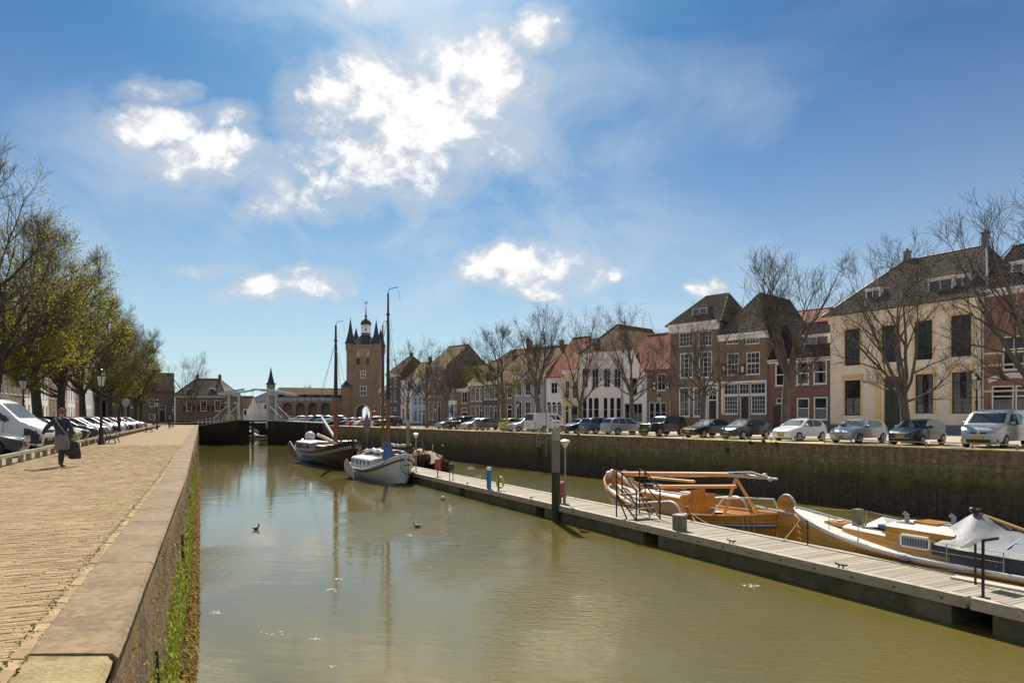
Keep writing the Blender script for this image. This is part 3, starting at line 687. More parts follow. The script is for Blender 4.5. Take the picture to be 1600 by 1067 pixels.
T_dark = tilemat('dark_pantile', (0.075, 0.058, 0.045), (0.17, 0.14, 0.115), (0.17, 0.155, 0.06), .45)
T_red = tilemat('red_pantile', (0.215, 0.073, 0.045), (0.275, 0.105, 0.065), (0.12, 0.075, 0.045), .5)
T_brn = tilemat('brown_pantile', (0.13, 0.075, 0.04), (0.18, 0.11, 0.06), (0.19, 0.15, 0.05), .5)
T_grn = tilemat('greenish_pantile', (0.09, 0.08, 0.055), (0.15, 0.135, 0.095), (0.17, 0.155, 0.08), .45)
T_blk = tilemat('glazed_black_pantile', (0.035, 0.022, 0.02), (0.085, 0.055, 0.05), (0.1, 0.08, 0.05), .2)
T_slt = tilemat('slate_roof', (0.05, 0.056, 0.07), (0.085, 0.09, 0.105), (0.09, 0.09, 0.07), .3)

def Fr(px):
    k = (px-800)/F
    Y = 77.27/(.619+k) if px >= 1297 else 100.3/(.942+k)
    return Vector((k*Y, Y, 0))
def Fl(px):          # left row: house line behind the trees
    k = (px-800)/F; Y = -25.5/(k+.4433); return Vector((k*Y, Y, 0))

def fr_house(h): return h.fn is Fr and h.W > 4
class House:
    def __init__(s, name, label, cat, px0, px1, fn=Fr, z0=ZR, group=None, depth=9.0, AB=None):
        A, B = AB if AB else (fn(px0), fn(px1)); s.A, s.B = A, B; s.z0 = z0
        d = (B-A); s.W = d.length; s.dir = d.normalized(); s.D = depth
        s.t = thing(name, label, cat, (A.x, A.y, z0), math.atan2(d.y, d.x), group)
        s.fn = fn; s.ops = []
    def lx(s, px):   # pixel column -> local x on the facade
        k = (px-800)/F; a, d = s.A, s.dir
        return (k*a.y-a.x)/(d.x-k*d.y)
    def lz(s, px, py):
        x = s.lx(px); Y = s.A.y+s.dir.y*x; return Zp(py, Y)-s.z0
    def rect(s, x0, y0, x1, y1):
        xm = (x0+x1)/2; return (s.lx(x0), s.lz(xm, y1), s.lx(x1), s.lz(xm, y0))
    def wall(s, H, mat, extra=None, plinth=None, ends=True):
        s.H = H; W, D = s.W, s.D
        xs = sorted(set([0, W]+[v for o in s.ops for v in (max(0.02, o[0]), min(W-.02, o[2]))])); zs = sorted(set([0, H]+[v for o in s.ops for v in (max(0, o[1]), min(H-.02, o[3]))]))
        mb = MB()
        for i in range(len(xs)-1):
            for k in range(len(zs)-1):
                cx, cz = (xs[i]+xs[i+1])/2, (zs[k]+zs[k+1])/2
                if any(o[0] < cx < o[2] and o[1] < cz < o[3] for o in s.ops): continue
                mb.quad((xs[i], 0, zs[k]), (xs[i+1], 0, zs[k]), (xs[i+1], 0, zs[k+1]), (xs[i], 0, zs[k+1]))
        r = .16
        for (x0, z0, x1, z1) in s.ops:
            for a, b_ in (((x0, z0), (x1, z0)), ((x1, z0), (x1, z1)), ((x1, z1), (x0, z1)), ((x0, z1), (x0, z0))):
                mb.quad((a[0], 0, a[1]), (b_[0], 0, b_[1]), (b_[0], r, b_[1]), (a[0], r, a[1]))
        if ends:
            mb.quad((0, 0, 0), (0, D, 0), (0, D, H), (0, 0, H)); mb.quad((W, 0, 0), (W, D, 0), (W, D, H), (W, 0, H))
        mb.quad((0, D, 0), (W, D, 0), (W, D, H), (0, D, H))
        mb.quad((.02, .9, 0), (W-.02, .9, 0), (W-.02, .9, H-.05), (.02, .9, H-.05), 1)
        mb.quad((.02, .05, H-.06), (W-.02, .05, H-.06), (W-.02, .9, H-.06), (.02, .9, H-.06), 1)
        if extra: extra(mb)
        mb.build('wall', [mat, M_room], s.t, fix=False)
        if plinth and fr_house(s):
            d = MB(); x = W-.12; d.tube([(x, -.10, .05), (x, -.10, H-.75), (x+.02, -.22, H-.35)], .05, 6)
            for z in (1.0, H*.5): d.box(x-.07, -.11, z, x+.07, -.003, z+.05)
            d.build('drainpipe', M_lead, s.t)
        if plinth:
            m_ = MB(); x = 0
            dx = [(o[0], o[2]) for o in s.ops if o[1] < .5]
            segs = []; cur = 0
            for a, b_ in sorted(dx): segs.append((cur, a)); cur = b_
            segs.append((cur, W))
            for a, b_ in segs:
                if b_-a > .1: m_.box(a, -.05, 0, b_, .0-.003, plinth[0])
            m_.build('plinth', plinth[1], s.t)
    def window(s, x0, z0, x1, z1, cols=2, rows=3, fm=None, fw=.09, bar=.035, split=False, tall=None, sill=True, curtain=0, name='window', mid=None, y=.05, gm=None, trim=None, asm=True):
        """opening is registered; the frame, panes and curtain are built now"""
        fm = fm or M_white; s.ops.append((x0, z0, x1, z1)); mb = MB(); W, H = x1-x0, z1-z0
        t0, t1 = y, y+.09
        mb.box(x0, t0, z0, x0+fw, t1, z1); mb.box(x1-fw, t0, z0, x1, t1, z1); mb.box(x0+fw, t0, z0, x1-fw, t1, z0+fw); mb.box(x0+fw, t0, z1-fw, x1-fw, t1, z1)
        ix0, ix1, iz0, iz1 = x0+fw, x1-fw, z0+fw, z1-fw
        if mid:   # heavy transom at a fraction of the height
            zm = iz0+(iz1-iz0)*mid; mb.box(ix0, t0-.02, zm-.05, ix1, t1, zm+.05)
        for i in range(1, cols):
            x = ix0+(ix1-ix0)*i/cols; mb.box(x-bar/2, t0+.01, iz0, x+bar/2, t1-.02, iz1)
        for k in range(1, rows):
            z = iz0+(iz1-iz0)*k/rows
            if mid and abs(z-zm) < .08: continue
            mb.box(ix0, t0+.014, z-bar/2, ix1, t1-.024, z+bar/2)
        if sill: mb.box(x0-.06, -.07, z0-.07, x1+.06, .04, z0-.004)
        if trim:
            tw = trim[1]; q = MB()
            q.box(x0-tw, -.06, z0-.02, x0-.003, -.003, z1); q.box(x1+.003, -.06, z0-.02, x1+tw, -.003, z1); q.box(x0-tw, -.06, z1+.003, x1+tw, -.003, z1+tw)
        w = mb.build(name, fm, s.t)
        if trim: q.build('surround', trim[0], w)
        gm = gm or M_glass; yg = t0+.045
        if asm:
            g = MB(); g.quad((ix0, yg, iz0), (ix1, yg, iz0), (ix1, yg, iz1), (ix0, yg, iz1)); g.build('pane', gm, w, fix=False)
        else:
            for i in range(cols):
                for k in range(rows):
                    a, b_ = ix0+(ix1-ix0)*i/cols, ix0+(ix1-ix0)*(i+1)/cols; c, d = iz0+(iz1-iz0)*k/rows, iz0+(iz1-iz0)*(k+1)/rows; tl = R.uniform(-.006, .006)
                    g = MB(); g.quad((a, yg+tl, c), (b_, yg-tl, c), (b_, yg-tl*.3, d), (a, yg+tl*.5, d)); g.build('pane', gm, w, fix=False)
        if curtain:
            c = MB(); yc = .21; n = 9
            if curtain in (1, 3):
                for sd in ((ix0-.1, ix0+(ix1-ix0)*.34), (ix1-(ix1-ix0)*.34, ix1+.1)):
                    P = [(sd[0]+(sd[1]-sd[0])*i/n, yc+.04*(-1)**i) for i in range(n+1)]
                    for a, b_ in zip(P, P[1:]): c.quad((a[0], a[1], iz0), (b_[0], b_[1], iz0), (b_[0], b_[1], iz1), (a[0], a[1], iz1))
            if curtain in (2, 3):
                P = [(ix0+(ix1-ix0)*i/(2*n), yc-.05+.03*(-1)**i) for i in range(2*n+1)]; zt = iz0+(iz1-iz0)*(.5 if curtain == 2 else .35)
                for a, b_ in zip(P, P[1:]): c.quad((a[0], a[1], iz0), (b_[0], b_[1], iz0), (b_[0], b_[1], zt), (a[0], a[1], zt))
            c.build('curtain', M_curt, w, fix=False)
        return w
    def winpx(s, x0, y0, x1, y1, **k): return s.window(*s.rect(x0, y0, x1, y1), **k)
    def door(s, x0, z0, x1, z1, mat=None, fm=None, fan=.8, step=True, fw=.1, surround=None):
        s.ops.append((x0, 0 if z0 < .35 else z0, x1, z1)); zb = z0
        mb = MB(); fm = fm or M_white
        zt = z1-fan if fan else z1-fw
        mb.box(x0, .03, zb, x0+fw, .14, z1); mb.box(x1-fw, .03, zb, x1, .14, z1); mb.box(x0+fw, .03, z1-fw, x1-fw, .14, z1)
        if fan: mb.box(x0+fw, .02, zt-.06, x1-fw, .14, zt+.06)
        fr = mb.build('door_frame', fm, s.t)
        d = MB(); a, b_ = x0+fw, x1-fw; d.box(a, .09, zb, b_, .14, zt-.06 if fan else zt)
        w = (b_-a); h = (zt-.06-zb)
        for (u0, u1, v0, v1) in ((.12, .44, .08, .36), (.56, .88, .08, .36), (.12, .44, .44, .92), (.56, .88, .44, .92)): d.box(a+w*u0, .065, zb+h*v0, a+w*u1, .088, zb+h*v1)
        dd = d.build('door', mat or M_doorb, s.t)
        k = MB(); k.ell((b_-.09, .05, zb+h*.45), (.03, .03, .03), 6, 4); k.build('handle', pm('brass', (.5, .35, .12), (.4, .3, .1), 3, .3, metal=1), dd)
        if fan:
            g = MB(); g.quad((a, .1, zt+.06), (b_, .1, zt+.06), (b_, .1, z1-fw), (a, .1, z1-fw)); g.build('fanlight', M_glassd, fr, fix=False)
        if step and zb > .1:
            st = MB(); st.box(x0-.15, -.55, 0, x1+.15, -.003, zb*.5); st.box(x0-.05, -.28, zb*.5+.002, x1+.05, .14, zb); st.build('doorstep', M_step, s.t)
        return dd
    def doorpx(s, x0, y0, x1, y1, **k): return s.door(*s.rect(x0, y0, x1, y1), **k)
    def cornice(s, z, h=.4, out=.32, mat=None, name='cornice', x0=None, x1=None):
        mb = MB(); a = -.06 if x0 is None else x0; b_ = s.W+.06 if x1 is None else x1
        mb.prism([(-.003, z-h), (-out*.35, z-h), (-out*.45, z-h*.55), (-out*.85, z-h*.35), (-out, z-h*.25), (-out, z), (-.003, z)], 'x', a, b_); mb.build(name, mat or M_white, s.t)
    def band(s, z, h, mat, out=.05):
        mb = MB(); mb.box(0, -out, z, s.W, -.003, z+h); mb.build('string_course', mat, s.t)
    def hiproof(s, zr, mat, h0=0, h1=0, yr=None, over=.28, tile=False, depth=None, ridgecap=None, gmat=None, z=None):
        """ridge along the street; h0/h1 = ridge inset left/right (0 = gable end)"""
        W, H = s.W, (s.H if z is None else z)+.004; D = depth or s.D; yr = yr or D/2
        o = over; x0, x1 = -(o if h0 else .05), W+(o if h1 else .05)
        sl = (zr-H)/yr; ze = H-.02; yb = 2*yr
        A, B, C, E = (x0, -o, ze), (x1, -o, ze), (x1, yb+o, ze), (x0, yb+o, ze); P, Q = (h0 if h0 else x0, yr, zr), (W-h1 if h1 else x1, yr, zr)
        def add(mb, pts):
            if tile: tiled(mb, pts)
            else: mb.poly(pts)
        mb = MB(); add(mb, [A, B, Q, P]); mb.poly([C, E, P, Q])
        if h0: add(mb, [E, A, P])
        if h1: add(mb, [B, C, Q])
        # eave thickness
        mb.box(x0, -o, ze-.12, x1, -o+.04, ze-.01)
        roof = mb.build('roof', mat, s.t, fix=False)
        if not h0 or not h1:
            g = MB()
            if not h0: g.poly([(0, 0, H), (0, yb, H), (0, yr, zr-.03)])
            if not h1: g.poly([(W, 0, H), (W, yb, H), (W, yr, zr-.03)])
            g.build('gable', gmat or M_br1, s.t, fix=False)
        c = MB(); c.tube([P, Q], .11, 6)
        if h0: c.tube([A, P], .10, 6); c.tube([E, P], .10, 6)
        if h1: c.tube([B, Q], .10, 6); c.tube([C, Q], .10, 6)
        c.build('ridge_tiles', ridgecap or mat, roof)
        return roof
    def gableroof(s, zr, mat, over=.1, tile=False, front_hip=0, z=None, depth=None):
        """ridge runs away from the street; front_hip = how far the ridge starts behind the facade"""
        W, H = s.W, (s.H if z is None else z)+.004; D = depth or s.D; xm = W/2; o = over
        yf = front_hip if front_hip else -.02
        P, Q = (xm, yf, zr), (xm, D, zr); A, B, C, E = (-o, -.25 if front_hip else -.02, H-.02), (W+o, -.25 if front_hip else -.02, H-.02), (W+o, D, H-.02), (-o, D, H-.02)
        mb = MB()
        f = (lambda m_, p: tiled(m_, p)) if tile else (lambda m_, p: m_.poly(p))
        f(mb, [E, A, P, Q]); f(mb, [B, C, Q, P])
        if front_hip: f(mb, [A, B, P])
        mb.poly([C, E, Q]); roof = mb.build('roof', mat, s.t, fix=False)
        c = MB(); c.tube([P, Q], .1, 6)
        if front_hip: c.tube([A, P], .1, 6); c.tube([B, P], .1, 6)
        c.build('ridge_tiles', mat, roof); return roof
    def dormer(s, xc, w, z0, h, y0, roofmat=None, cols=2, rows=2, d=2.2, arched=False):
        mb = MB(); mb.box(xc-w/2, y0, z0, xc+w/2, y0+d, z0+h); mb.box(xc-w/2-.12, y0-.15, z0+h+.003, xc+w/2+.12, y0+d, z0+h+.14)
        dm = mb.build('dormer', M_white if not roofmat else roofmat, s.t)
        f = MB(); a, b_ = xc-w/2+.07, xc+w/2-.07; zz0, zz1 = z0+.08, z0+h-.08; y = y0-.04
        f.box(a, y, zz0, a+.07, y0-.003, zz1); f.box(b_-.07, y, zz0, b_, y0-.003, zz1); f.box(a+.07, y, zz0, b_-.07, y0-.003, zz0+.07); f.box(a+.07, y, zz1-.07, b_-.07, y0-.003, zz1)
        for i in range(1, cols): x = a+(b_-a)*i/cols; f.box(x-.03, y, zz0+.07, x+.03, y0-.003, zz1-.07)
        for k in range(1, rows): z = zz0+(zz1-zz0)*k/rows; f.box(a+.07, y+.008, z-.018, b_-.07, y0-.003, z+.018)
        f.quad((a+.07, y0-.012, zz0+.07), (b_-.07, y0-.012, zz0+.07), (b_-.07, y0-.012, zz1-.07), (a+.07, y0-.012, zz1-.07), 1)
        f.build('dormer_window', [M_white, M_glassd], dm, fix=False)
    def chimney(s, x, y, z0, h, mat=None, w=.55, d=.55):
        mb = MB(); mb.box(x-w/2, y-d/2, z0, x+w/2, y+d/2, z0+h); mb.box(x-w/2-.07, y-d/2-.07, z0+h+.003, x+w/2+.07, y+d/2+.07, z0+h+.12); mb.tube([(x, y, z0+h+.12), (x, y, z0+h+.42)], [.12, .10], 8)
        mb.build('chimney', mat or M_br4, s.t)
    def shutter(s, x0, z0, x1, z1, col='hour'):
        mb = MB(); mb.box(x0, -.06, z0, x1, -.012, z1)
        if col == 'hour':
            w, h = x1-x0, z1-z0; a, b_ = x0+w*.18, x1-w*.18; c, d = z0+h*.12, z1-h*.12; xm, zm = (a+b_)/2, (c+d)/2
            for P in ([(a, c), (b_, c), (xm, zm)], [(a, d), (xm, zm), (b_, d)]): mb.add([(p[0], -.066, p[1]) for p in P], [(0, 1, 2)], 1)
        else:
            w, h = x1-x0, z1-z0; mb.box(x0+w*.3, -.068, z0+h*.22, x1-w*.3, -.0605, z1-h*.22, 1)
        mb.build('shutter', [M_doorb, M_white], s.t, fix=False)
def tiled(mb, pts, pitch=.24, course=.34):
    """pantile surface: waves down the slope, courses stepped; clipped to the polygon by bmesh"""
    P = [Vector(p) for p in pts]; A, B = P[0], P[1]; ex = (B-A).normalized()
    nrm = (B-A).cross(P[-1]-A).normalized(); ey = nrm.cross(ex).normalized()
    if ey.z < 0: ey = -ey
    if nrm.z < 0: nrm = -nrm
    L = [((p-A).dot(ex), (p-A).dot(ey)) for p in P]; x0, x1 = min(l[0] for l in L), max(l[0] for l in L); y1 = max(l[1] for l in L)
    bm = bmesh.new(); nx = int((x1-x0)/(pitch/4))+1; ny = int(y1/course)+1
    rows = []
    for k in range(ny):
        for e in (0, 1):
            yy = (k+e)*course; lift = .05*(1-e)+.012*R.random()
            rows.append([bm.verts.new(A+ex*(x0+i*pitch/4)+ey*yy+nrm*(lift+.035*math.sin(i*math.pi/2+.4))) for i in range(nx+1)])
    for r in range(len(rows)-1):
        for i in range(nx): bm.faces.new((rows[r][i], rows[r][i+1], rows[r+1][i+1], rows[r+1][i]))
    cen = sum(P, Vector())/len(P)
    for i in range(len(P)):
        a, b_ = P[i], P[(i+1) % len(P)]; n = (b_-a).cross(nrm).normalized()
        if (cen-a).dot(n) > 0: n = -n
        bmesh.ops.bisect_plane(bm, geom=bm.verts[:]+bm.edges[:]+bm.faces[:], plane_co=a, plane_no=n, clear_outer=True)
    bm.verts.index_update()
    mb.add([v.co[:] for v in bm.verts], [tuple(v.index for v in f.verts) for f in bm.faces]); bm.free()

# ---------------------------------------------------------------- right row, from near to far
def right_row():
    # 1 red brick shop house at the frame edge
    h = House('brick_house', 'red brick house with yellow bands and fretwork shopfront at the right frame edge', 'house', 1537.6, 1665, depth=11)
    H = h.lz(1560, 452)
    def xx(p): return h.lx(p)
    for (a, b_) in ((1566, 1618), (1628, 1658)):
        h.winpx(a, 524, b_, 577, cols=3, rows=2, mid=.62, asm=False, fw=.10)
    z0, z1 = h.lz(1580, 645), h.lz(1580, 602)
    for (a, b_) in ((1549, 1584), (1586, 1622)): h.window(xx(a), z0, xx(b_), z1, cols=1, rows=1, mid=.62, fw=.12, asm=True, curtain=2)
    h.doorpx(1628, 600, 1652, 672, mat=M_door)
    h.wall(H, M_br3, plinth=(.6, M_stone)); h.cornice(H, .55, .45)
    for yy in (552, 571, 612): h.band(h.lz(1575, yy), .16, M_yel2, .03)
    mb = MB(); a, b_ = xx(1545), xx(1625); zb = h.lz(1580, 600); n = 26
    for i in range(n):
        u = (i+.5)/n; z = zb+.18+.62*math.sin(math.pi*(.15+.7*u)); w = (b_-a)/n*.7; x = a+(b_-a)*u; mb.box(x-w/2, -.10, z-.30, x+w/2, -.04, z)
    mb.build('fretwork', M_white, h.t)
    m2 = MB(); 
    for i in range(n): 
        u0, u1 = i/n, (i+1)/n; q = lambda u: zb+.18+.62*math.sin(math.pi*(.15+.7*u))
        m2.add([(a+(b_-a)*u0, -.16, q(u0)), (a+(b_-a)*u1, -.16, q(u1)), (a+(b_-a)*u1, -.16, q(u1)+.12), (a+(b_-a)*u0, -.16, q(u0)+.12), (a+(b_-a)*u0, -.003, q(u0)), (a+(b_-a)*u1, -.003, q(u1)), (a+(b_-a)*u1, -.003, q(u1)+.12), (a+(b_-a)*u0, -.003, q(u0)+.12)], [(0, 1, 2, 3), (3, 2, 6, 7), (0, 4, 5, 1)])
    m2.build('arched_lintel', M_white, h.t, fix=False)
    h.hiproof(H+4.6, T_blk, 0, 0, tile=True)
    h.dormer(h.lx(1585), 1.8, H+.8, 1.5, 1.6)
    # 2 cream house
    h = House('cream_house', 'large cream plastered house with tall dark windows, ochre trim and a hipped tile roof', 'house', 1297, 1537, depth=13)
    H = h.lz(1417, 478)
    M_sash = pm('black_sash', (.02, .02, .022), (.035, .035, .035), 3, .4)
    k = dict(fm=M_sash, cols=2, rows=4, fw=.07, asm=False, trim=(M_ochre, .2), sill=False)
    for (a, b_, y0, y1) in ((1320, 1344, 514, 571), (1378, 1405, 508, 566), (1429, 1457, 501, 562), (1486, 1518, 492, 557)): h.winpx(a, y0, b_, y1, curtain=0, **k)
    for (a, b_, y0, y1, c) in ((1320, 1345, 594, 649, 2), (1430.5, 1458.5, 584.5, 646, 1), (1487.5, 1519, 581, 646, 3)): h.winpx(a, y0, b_, y1, curtain=c, **k)
    zd = .32
    x0, x1 = h.lx(1380), h.lx(1408); h.door(x0, zd, x1, h.lz(1394, 587), mat=M_door, fm=M_ochre, fan=1.25)
    h.wall(H, M_cream, plinth=(.85, M_stone))
    h.cornice(H, .85, .55, M_cream)
    for (a, b_, yy) in ((1316, 1349, 588.5), (1425, 1463, 577.5), (1482, 1525, 572.5), (1368, 1413, 581)):
        m_ = MB(); zz = h.lz((a+b_)/2, yy); m_.prism([(-.003, zz-.06), (-.14, zz-.04), (-.2, zz+.1), (-.003, zz+.2)], 'x', h.lx(a), h.lx(b_)); m_.build('hood_mould', M_ochre, h.t)
    for (a, b_) in ((1368, 1376.5), (1409.5, 1415)):
        m_ = MB(); m_.box(h.lx(a), -.12, 0, h.lx(b_), -.004, h.lz(1390, 583)); m_.build('pilaster', M_ochre, h.t)
    zr = h.lz(1440, 478)+(478-392)*66/F*1.08
    h.hiproof(zr, T_dark, 4.6, 2.2, yr=5.6, over=.6, tile=True, ridgecap=M_lead)
    for (pc, w, py0, py1, yy) in ((1355, 1.5, 480, 450, 1.0), (1463, 2.2, 466, 436, .7), (1496, 1.4, 462, 438, .9)):
        z0 = h.lz(pc, py0); h.dormer(h.lx(pc), w, z0+.1, 1.75, yy, cols=2, rows=1, d=3.2)
    h.chimney(4.9, 5.6, zr-.3, 1.1, M_lead, .5, .5); h.chimney(h.W-2.3, 5.6, zr-.3, 1.4, M_lead, .5, .5)
    # 3 dark red brick house
    h = House('brick_house', 'dark red brick house with white sash windows, left of the large cream house', 'house', 1201, 1296.6, depth=10)
    H = h.lz(1265, 560)
    k = dict(cols=1, rows=2, mid=.5, fw=.14, asm=False)
    h.winpx(1244, 565, 1264, 601, curtain=1, **k); h.winpx(1270.5, 562, 1292, 600, curtain=1, **k); h.winpx(1211, 568, 1228, 603, **k)
    h.winpx(1244.5, 621.5, 1264.5, 654, curtain=2, **k); h.winpx(1271, 620, 1293, 656, curtain=2, **k)
    h.winpx(1213, 622, 1228, 630, cols=2, rows=1, fw=.08)
    h.doorpx(1207, 633, 1224, 670, mat=pm('brown_gate', (.06, .04, .035), (.045, .03, .028), 3, .6), fm=M_br2, fan=0)
    h.wall(H, M_br2, plinth=(.9, M_stone)); h.cornice(H+.05, .38, .4)
    for i in range(9):
        m_ = MB(); x = .5+i*(h.W-1)/8; m_.box(x-.06, -.34, H-.42, x+.06, -.12, H-.33); m_.build('bracket', M_white, h.t)
    zr = h.lz(1265, 560)+(560-500)*76/F; h.hiproof(zr, T_blk, 0, 0, yr=3.9, over=.35, tile=True, gmat=M_br2)
    h.dormer(h.lx(1268), 2.7, h.lz(1268, 545)+.25, 1.25, 1.2, cols=2, rows=1, d=2)
    # 4 brown brick house with shop window
    h = House('brick_house', 'brown brick house with a white many paned shopfront and black shutters', 'house', 1124, 1200.6, depth=12)
    H = h.lz(1160, 521)
    for (a, b_) in ((1135, 1153.5), (1165.5, 1186)): h.winpx(a, 525, b_, 537, cols=4, rows=2, fw=.08)
    for (a, b_, y0, y1) in ((1136, 1154, 552, 586), (1166, 1187, 550, 585)): h.winpx(a, y0, b_, y1, cols=3, rows=4, mid=.5, fw=.1)
    zt = h.lz(1163, 599); zm = h.lz(1163, 617); zb = h.lz(1163, 647); X = h.lx
    for i, (a, b_) in enumerate(((1131, 1152.5), (1154.5, 1170.5), (1172, 1196))): h.window(X(a), zm+.08, X(b_), zt, cols=4 if i != 1 else 3, rows=2, fw=.09, sill=False)
    h.window(X(1131), zb, X(1153), zm-.05, cols=5, rows=4, fw=.12, asm=True); h.window(X(1173), zb, X(1196.5), zm-.05, cols=5, rows=4, fw=.12)
    h.door(X(1156), .5, X(1171), zm-.06, mat=M_doorb, fan=0)
    h.wall(H, M_br1, plinth=(.5, M_stone)); h.cornice(H, .7, .45)
    m_ = MB(); m_.box(X(1128), -.16, zt+.05, X(1198.5), -.003, zt+.28); m_.box(X(1128), -.12, zb, X(1130.7), -.003, zt+.05); m_.box(X(1196.8), -.12, zb, X(1198.5), -.003, zt+.05); m_.box(X(1128), -.10, zm-.045, X(1198), -.003, zm+.075); m_.build('shopfront', M_white, h.t)
    for (a, b_) in ((1127, 1135), (1155.5, 1165), ): h.shutter(X(a), h.lz(a, 585), X(b_), h.lz(a, 569), 'bar')
    zr = H+(521-468)*83/F*1.25; h.gableroof(zr, T_dark, over=.3, tile=True, front_hip=4.0)
    # 5 brown brick three storey house
    h = House('brick_house', 'three storey brown brick house with tall white windows and an ornate white doorway', 'house', 1048, 1123.6, depth=11)
    H = h.lz(1085, 506); X = h.lx
    for (a, b_, y0, y1) in ((1061, 1082.5, 519, 541), (1091, 1112.5, 517, 540)): h.winpx(a, y0, b_, y1, cols=4, rows=3, fw=.1)
    for (a, b_, y0, y1) in ((1062, 1082.5, 551.5, 590.5), (1091.5, 1112.5, 549, 590)): h.winpx(a, y0, b_, y1, cols=3, rows=5, fw=.12, curtain=1)
    for (a, b_) in ((1060.5, 1077.5), (1082.5, 1097)): h.winpx(a, 605, b_, 651, cols=2, rows=4, fw=.16, curtain=1)
    h.door(X(1105.5), .6, X(1121), h.lz(1112, 604), mat=M_doorb, fan=1.6, fw=.16)
    h.wall(H, M_br1, plinth=(.55, M_stone)); h.cornice(H+.1, 1.0, .6)
    m_ = MB(); zz = h.lz(1112, 601); m_.prism([(-.003, zz), (-.2, zz), (-.32, zz+.35), (-.003, zz+.35)], 'x', X(1101.5), X(1123)); m_.box(X(1102), -.18, 0, X(1105.2), -.003, zz-.003); m_.box(X(1121.2), -.18, 0, X(1122.8), -.003, zz-.003); m_.build('door_surround', M_white, h.t)
    # tracery in the fanlight
    m_ = MB(); xc, zc = X(1113.2), h.lz(1113, 613)
    m_.tube([(xc+.22*math.cos(a*math.pi/6), .06, zc+.22*math.sin(a*math.pi/6)) for a in range(13)], .03, 4)
    for a in range(8): an = a*math.pi/4; m_.beam((xc+.22*math.cos(an), .06, zc+.22*math.sin(an)), (xc+.6*math.cos(an), .06, zc+.7*math.sin(an)), .04, .04)
    m_.build('tracery', M_white, h.t)
    zr = H+(506-477)*92/F+1.4; h.hiproof(zr, T_grn, 2.6, 1.0, yr=4, over=.5, tile=True)
    h.dormer(X(1087), 2.2, H+.55, 1.5, .9, cols=2, rows=2, d=2.6, roofmat=M_lead)
    # 6 small brown house with big red roof
    h = House('brick_house', 'low brown brick house with a huge red tile roof and hourglass shutters', 'house', 1011, 1047.6, depth=14)
    H = h.lz(1030, 577); X = h.lx
    h.winpx(1026.5, 584, 1040, 610, cols=2, rows=2, fw=.1); zb, zt = h.lz(1030, 609.5), h.lz(1030, 595.5)
    h.shutter(X(1019.3), zb, X(1026), zt); h.shutter(X(1040.5), zb, X(1047), zt)
    for (a, b_) in ((1014, 1022), (1022.6, 1031), (1031.6, 1041)): h.winpx(a, 628.5, b_, 660, cols=1, rows=2, fw=.09)
    h.winpx(1045.2, 627.5, 1047.2, 657, cols=1, rows=2, fw=.05)
    h.wall(H, M_br1, plinth=(.5, M_stone)); h.cornice(H, .2, .15, M_br1)
    h.hiproof(H+6.8, T_red, 0, 0, yr=6.5, gmat=M_whp)
    # 7 white gabled house
    h = House('white_house', 'narrow white house with a sloping gable and dark first floor window', 'house', 974, 1010.6, depth=13)
    H = h.lz(1000, 590); X = h.lx
    h.winpx(985.5, 590, 995.5, 617, cols=3, rows=4, fm=M_doorb, fw=.08)
    h.winpx(975.5, 630, 984, 662, cols=1, rows=2, fm=M_ochre, fw=.08); h.winpx(989, 630, 1003.5, 660, cols=2, rows=1, fw=.08, curtain=2)
    def ex(mb):
        W = h.W; H_ = h.H; zt = h.lz(980, 548); mb.poly([(0, 0, H_), (W, 0, H_), (W*.62, 0, H_+2.2), (W*.42, 0, zt), (0, 0, zt)])
    h.wall(H, M_whp, extra=ex, plinth=(.4, M_stone)); 
    h.hiproof(H+6.2, T_red, 0, 0, yr=5.5, gmat=M_whp, over=.0)
    # 8 lilac white house, eight bays
    h = House('plaster_house', 'wide pale lilac plastered house with four tall upper windows and shopfronts', 'house', 906, 973.6, depth=12)
    H = h.lz(940, 551); X = h.lx
    for (a, b_) in ((909, 918.5), (924.5, 935), (943, 953), (959, 970)): h.winpx(a, 575.5, b_, 605.5, cols=2, rows=2, fw=.07)
    for (a, b_) in ((909, 917), (918.6, 926), (926.8, 936), (942, 949.5), (952, 960), (962, 970.5)): h.winpx(a, 620.5, b_, 658, cols=1, rows=2, fw=.10)
    h.wall(H, M_lil, plinth=(.35, M_stone)); h.cornice(H, .9, .45, M_whp); h.band(h.lz(940, 616), .16, M_whp, .08)
    zr = H+4.2; h.gableroof(zr, T_brn, over=.2, front_hip=3.6)
    h.dormer(h.W*.22, .9, H+1.2, .9, 1.2, roofmat=M_lead, cols=1, rows=1, d=1.6)
    # 9 yellow plaster house
    h = House('plaster_house', 'narrow yellow plastered house with a red roof beside the lilac house', 'house', 880, 905.6, depth=10)
    H = h.lz(892, 578)
    for (a, b_) in ((882.5, 889.5), (894, 902)): h.winpx(a, 594, b_, 623, cols=2, rows=2, fw=.1)
    h.doorpx(882.5, 633, 889, 668, mat=M_doorb, fan=.8); h.winpx(891.5, 633, 903, 662, cols=1, rows=1, fw=.1, curtain=2)
    h.wall(H, M_yel2, plinth=(.4, M_stone)); h.cornice(H, .5, .3, M_whp); h.hiproof(H+4.4, T_red, 0, 0, yr=4.6, gmat=M_br4)
    # 10 white house with arched shop windows
    h = House('white_house', 'small white house with three round headed ground floor windows', 'house', 853.4, 879.6, depth=13)
    H = h.lz(866, 589); X = h.lx
    h.winpx(860.5, 597, 871, 615, cols=2, rows=2, fw=.1)
    z0, z1 = h.lz(866, 655), h.lz(866, 632)
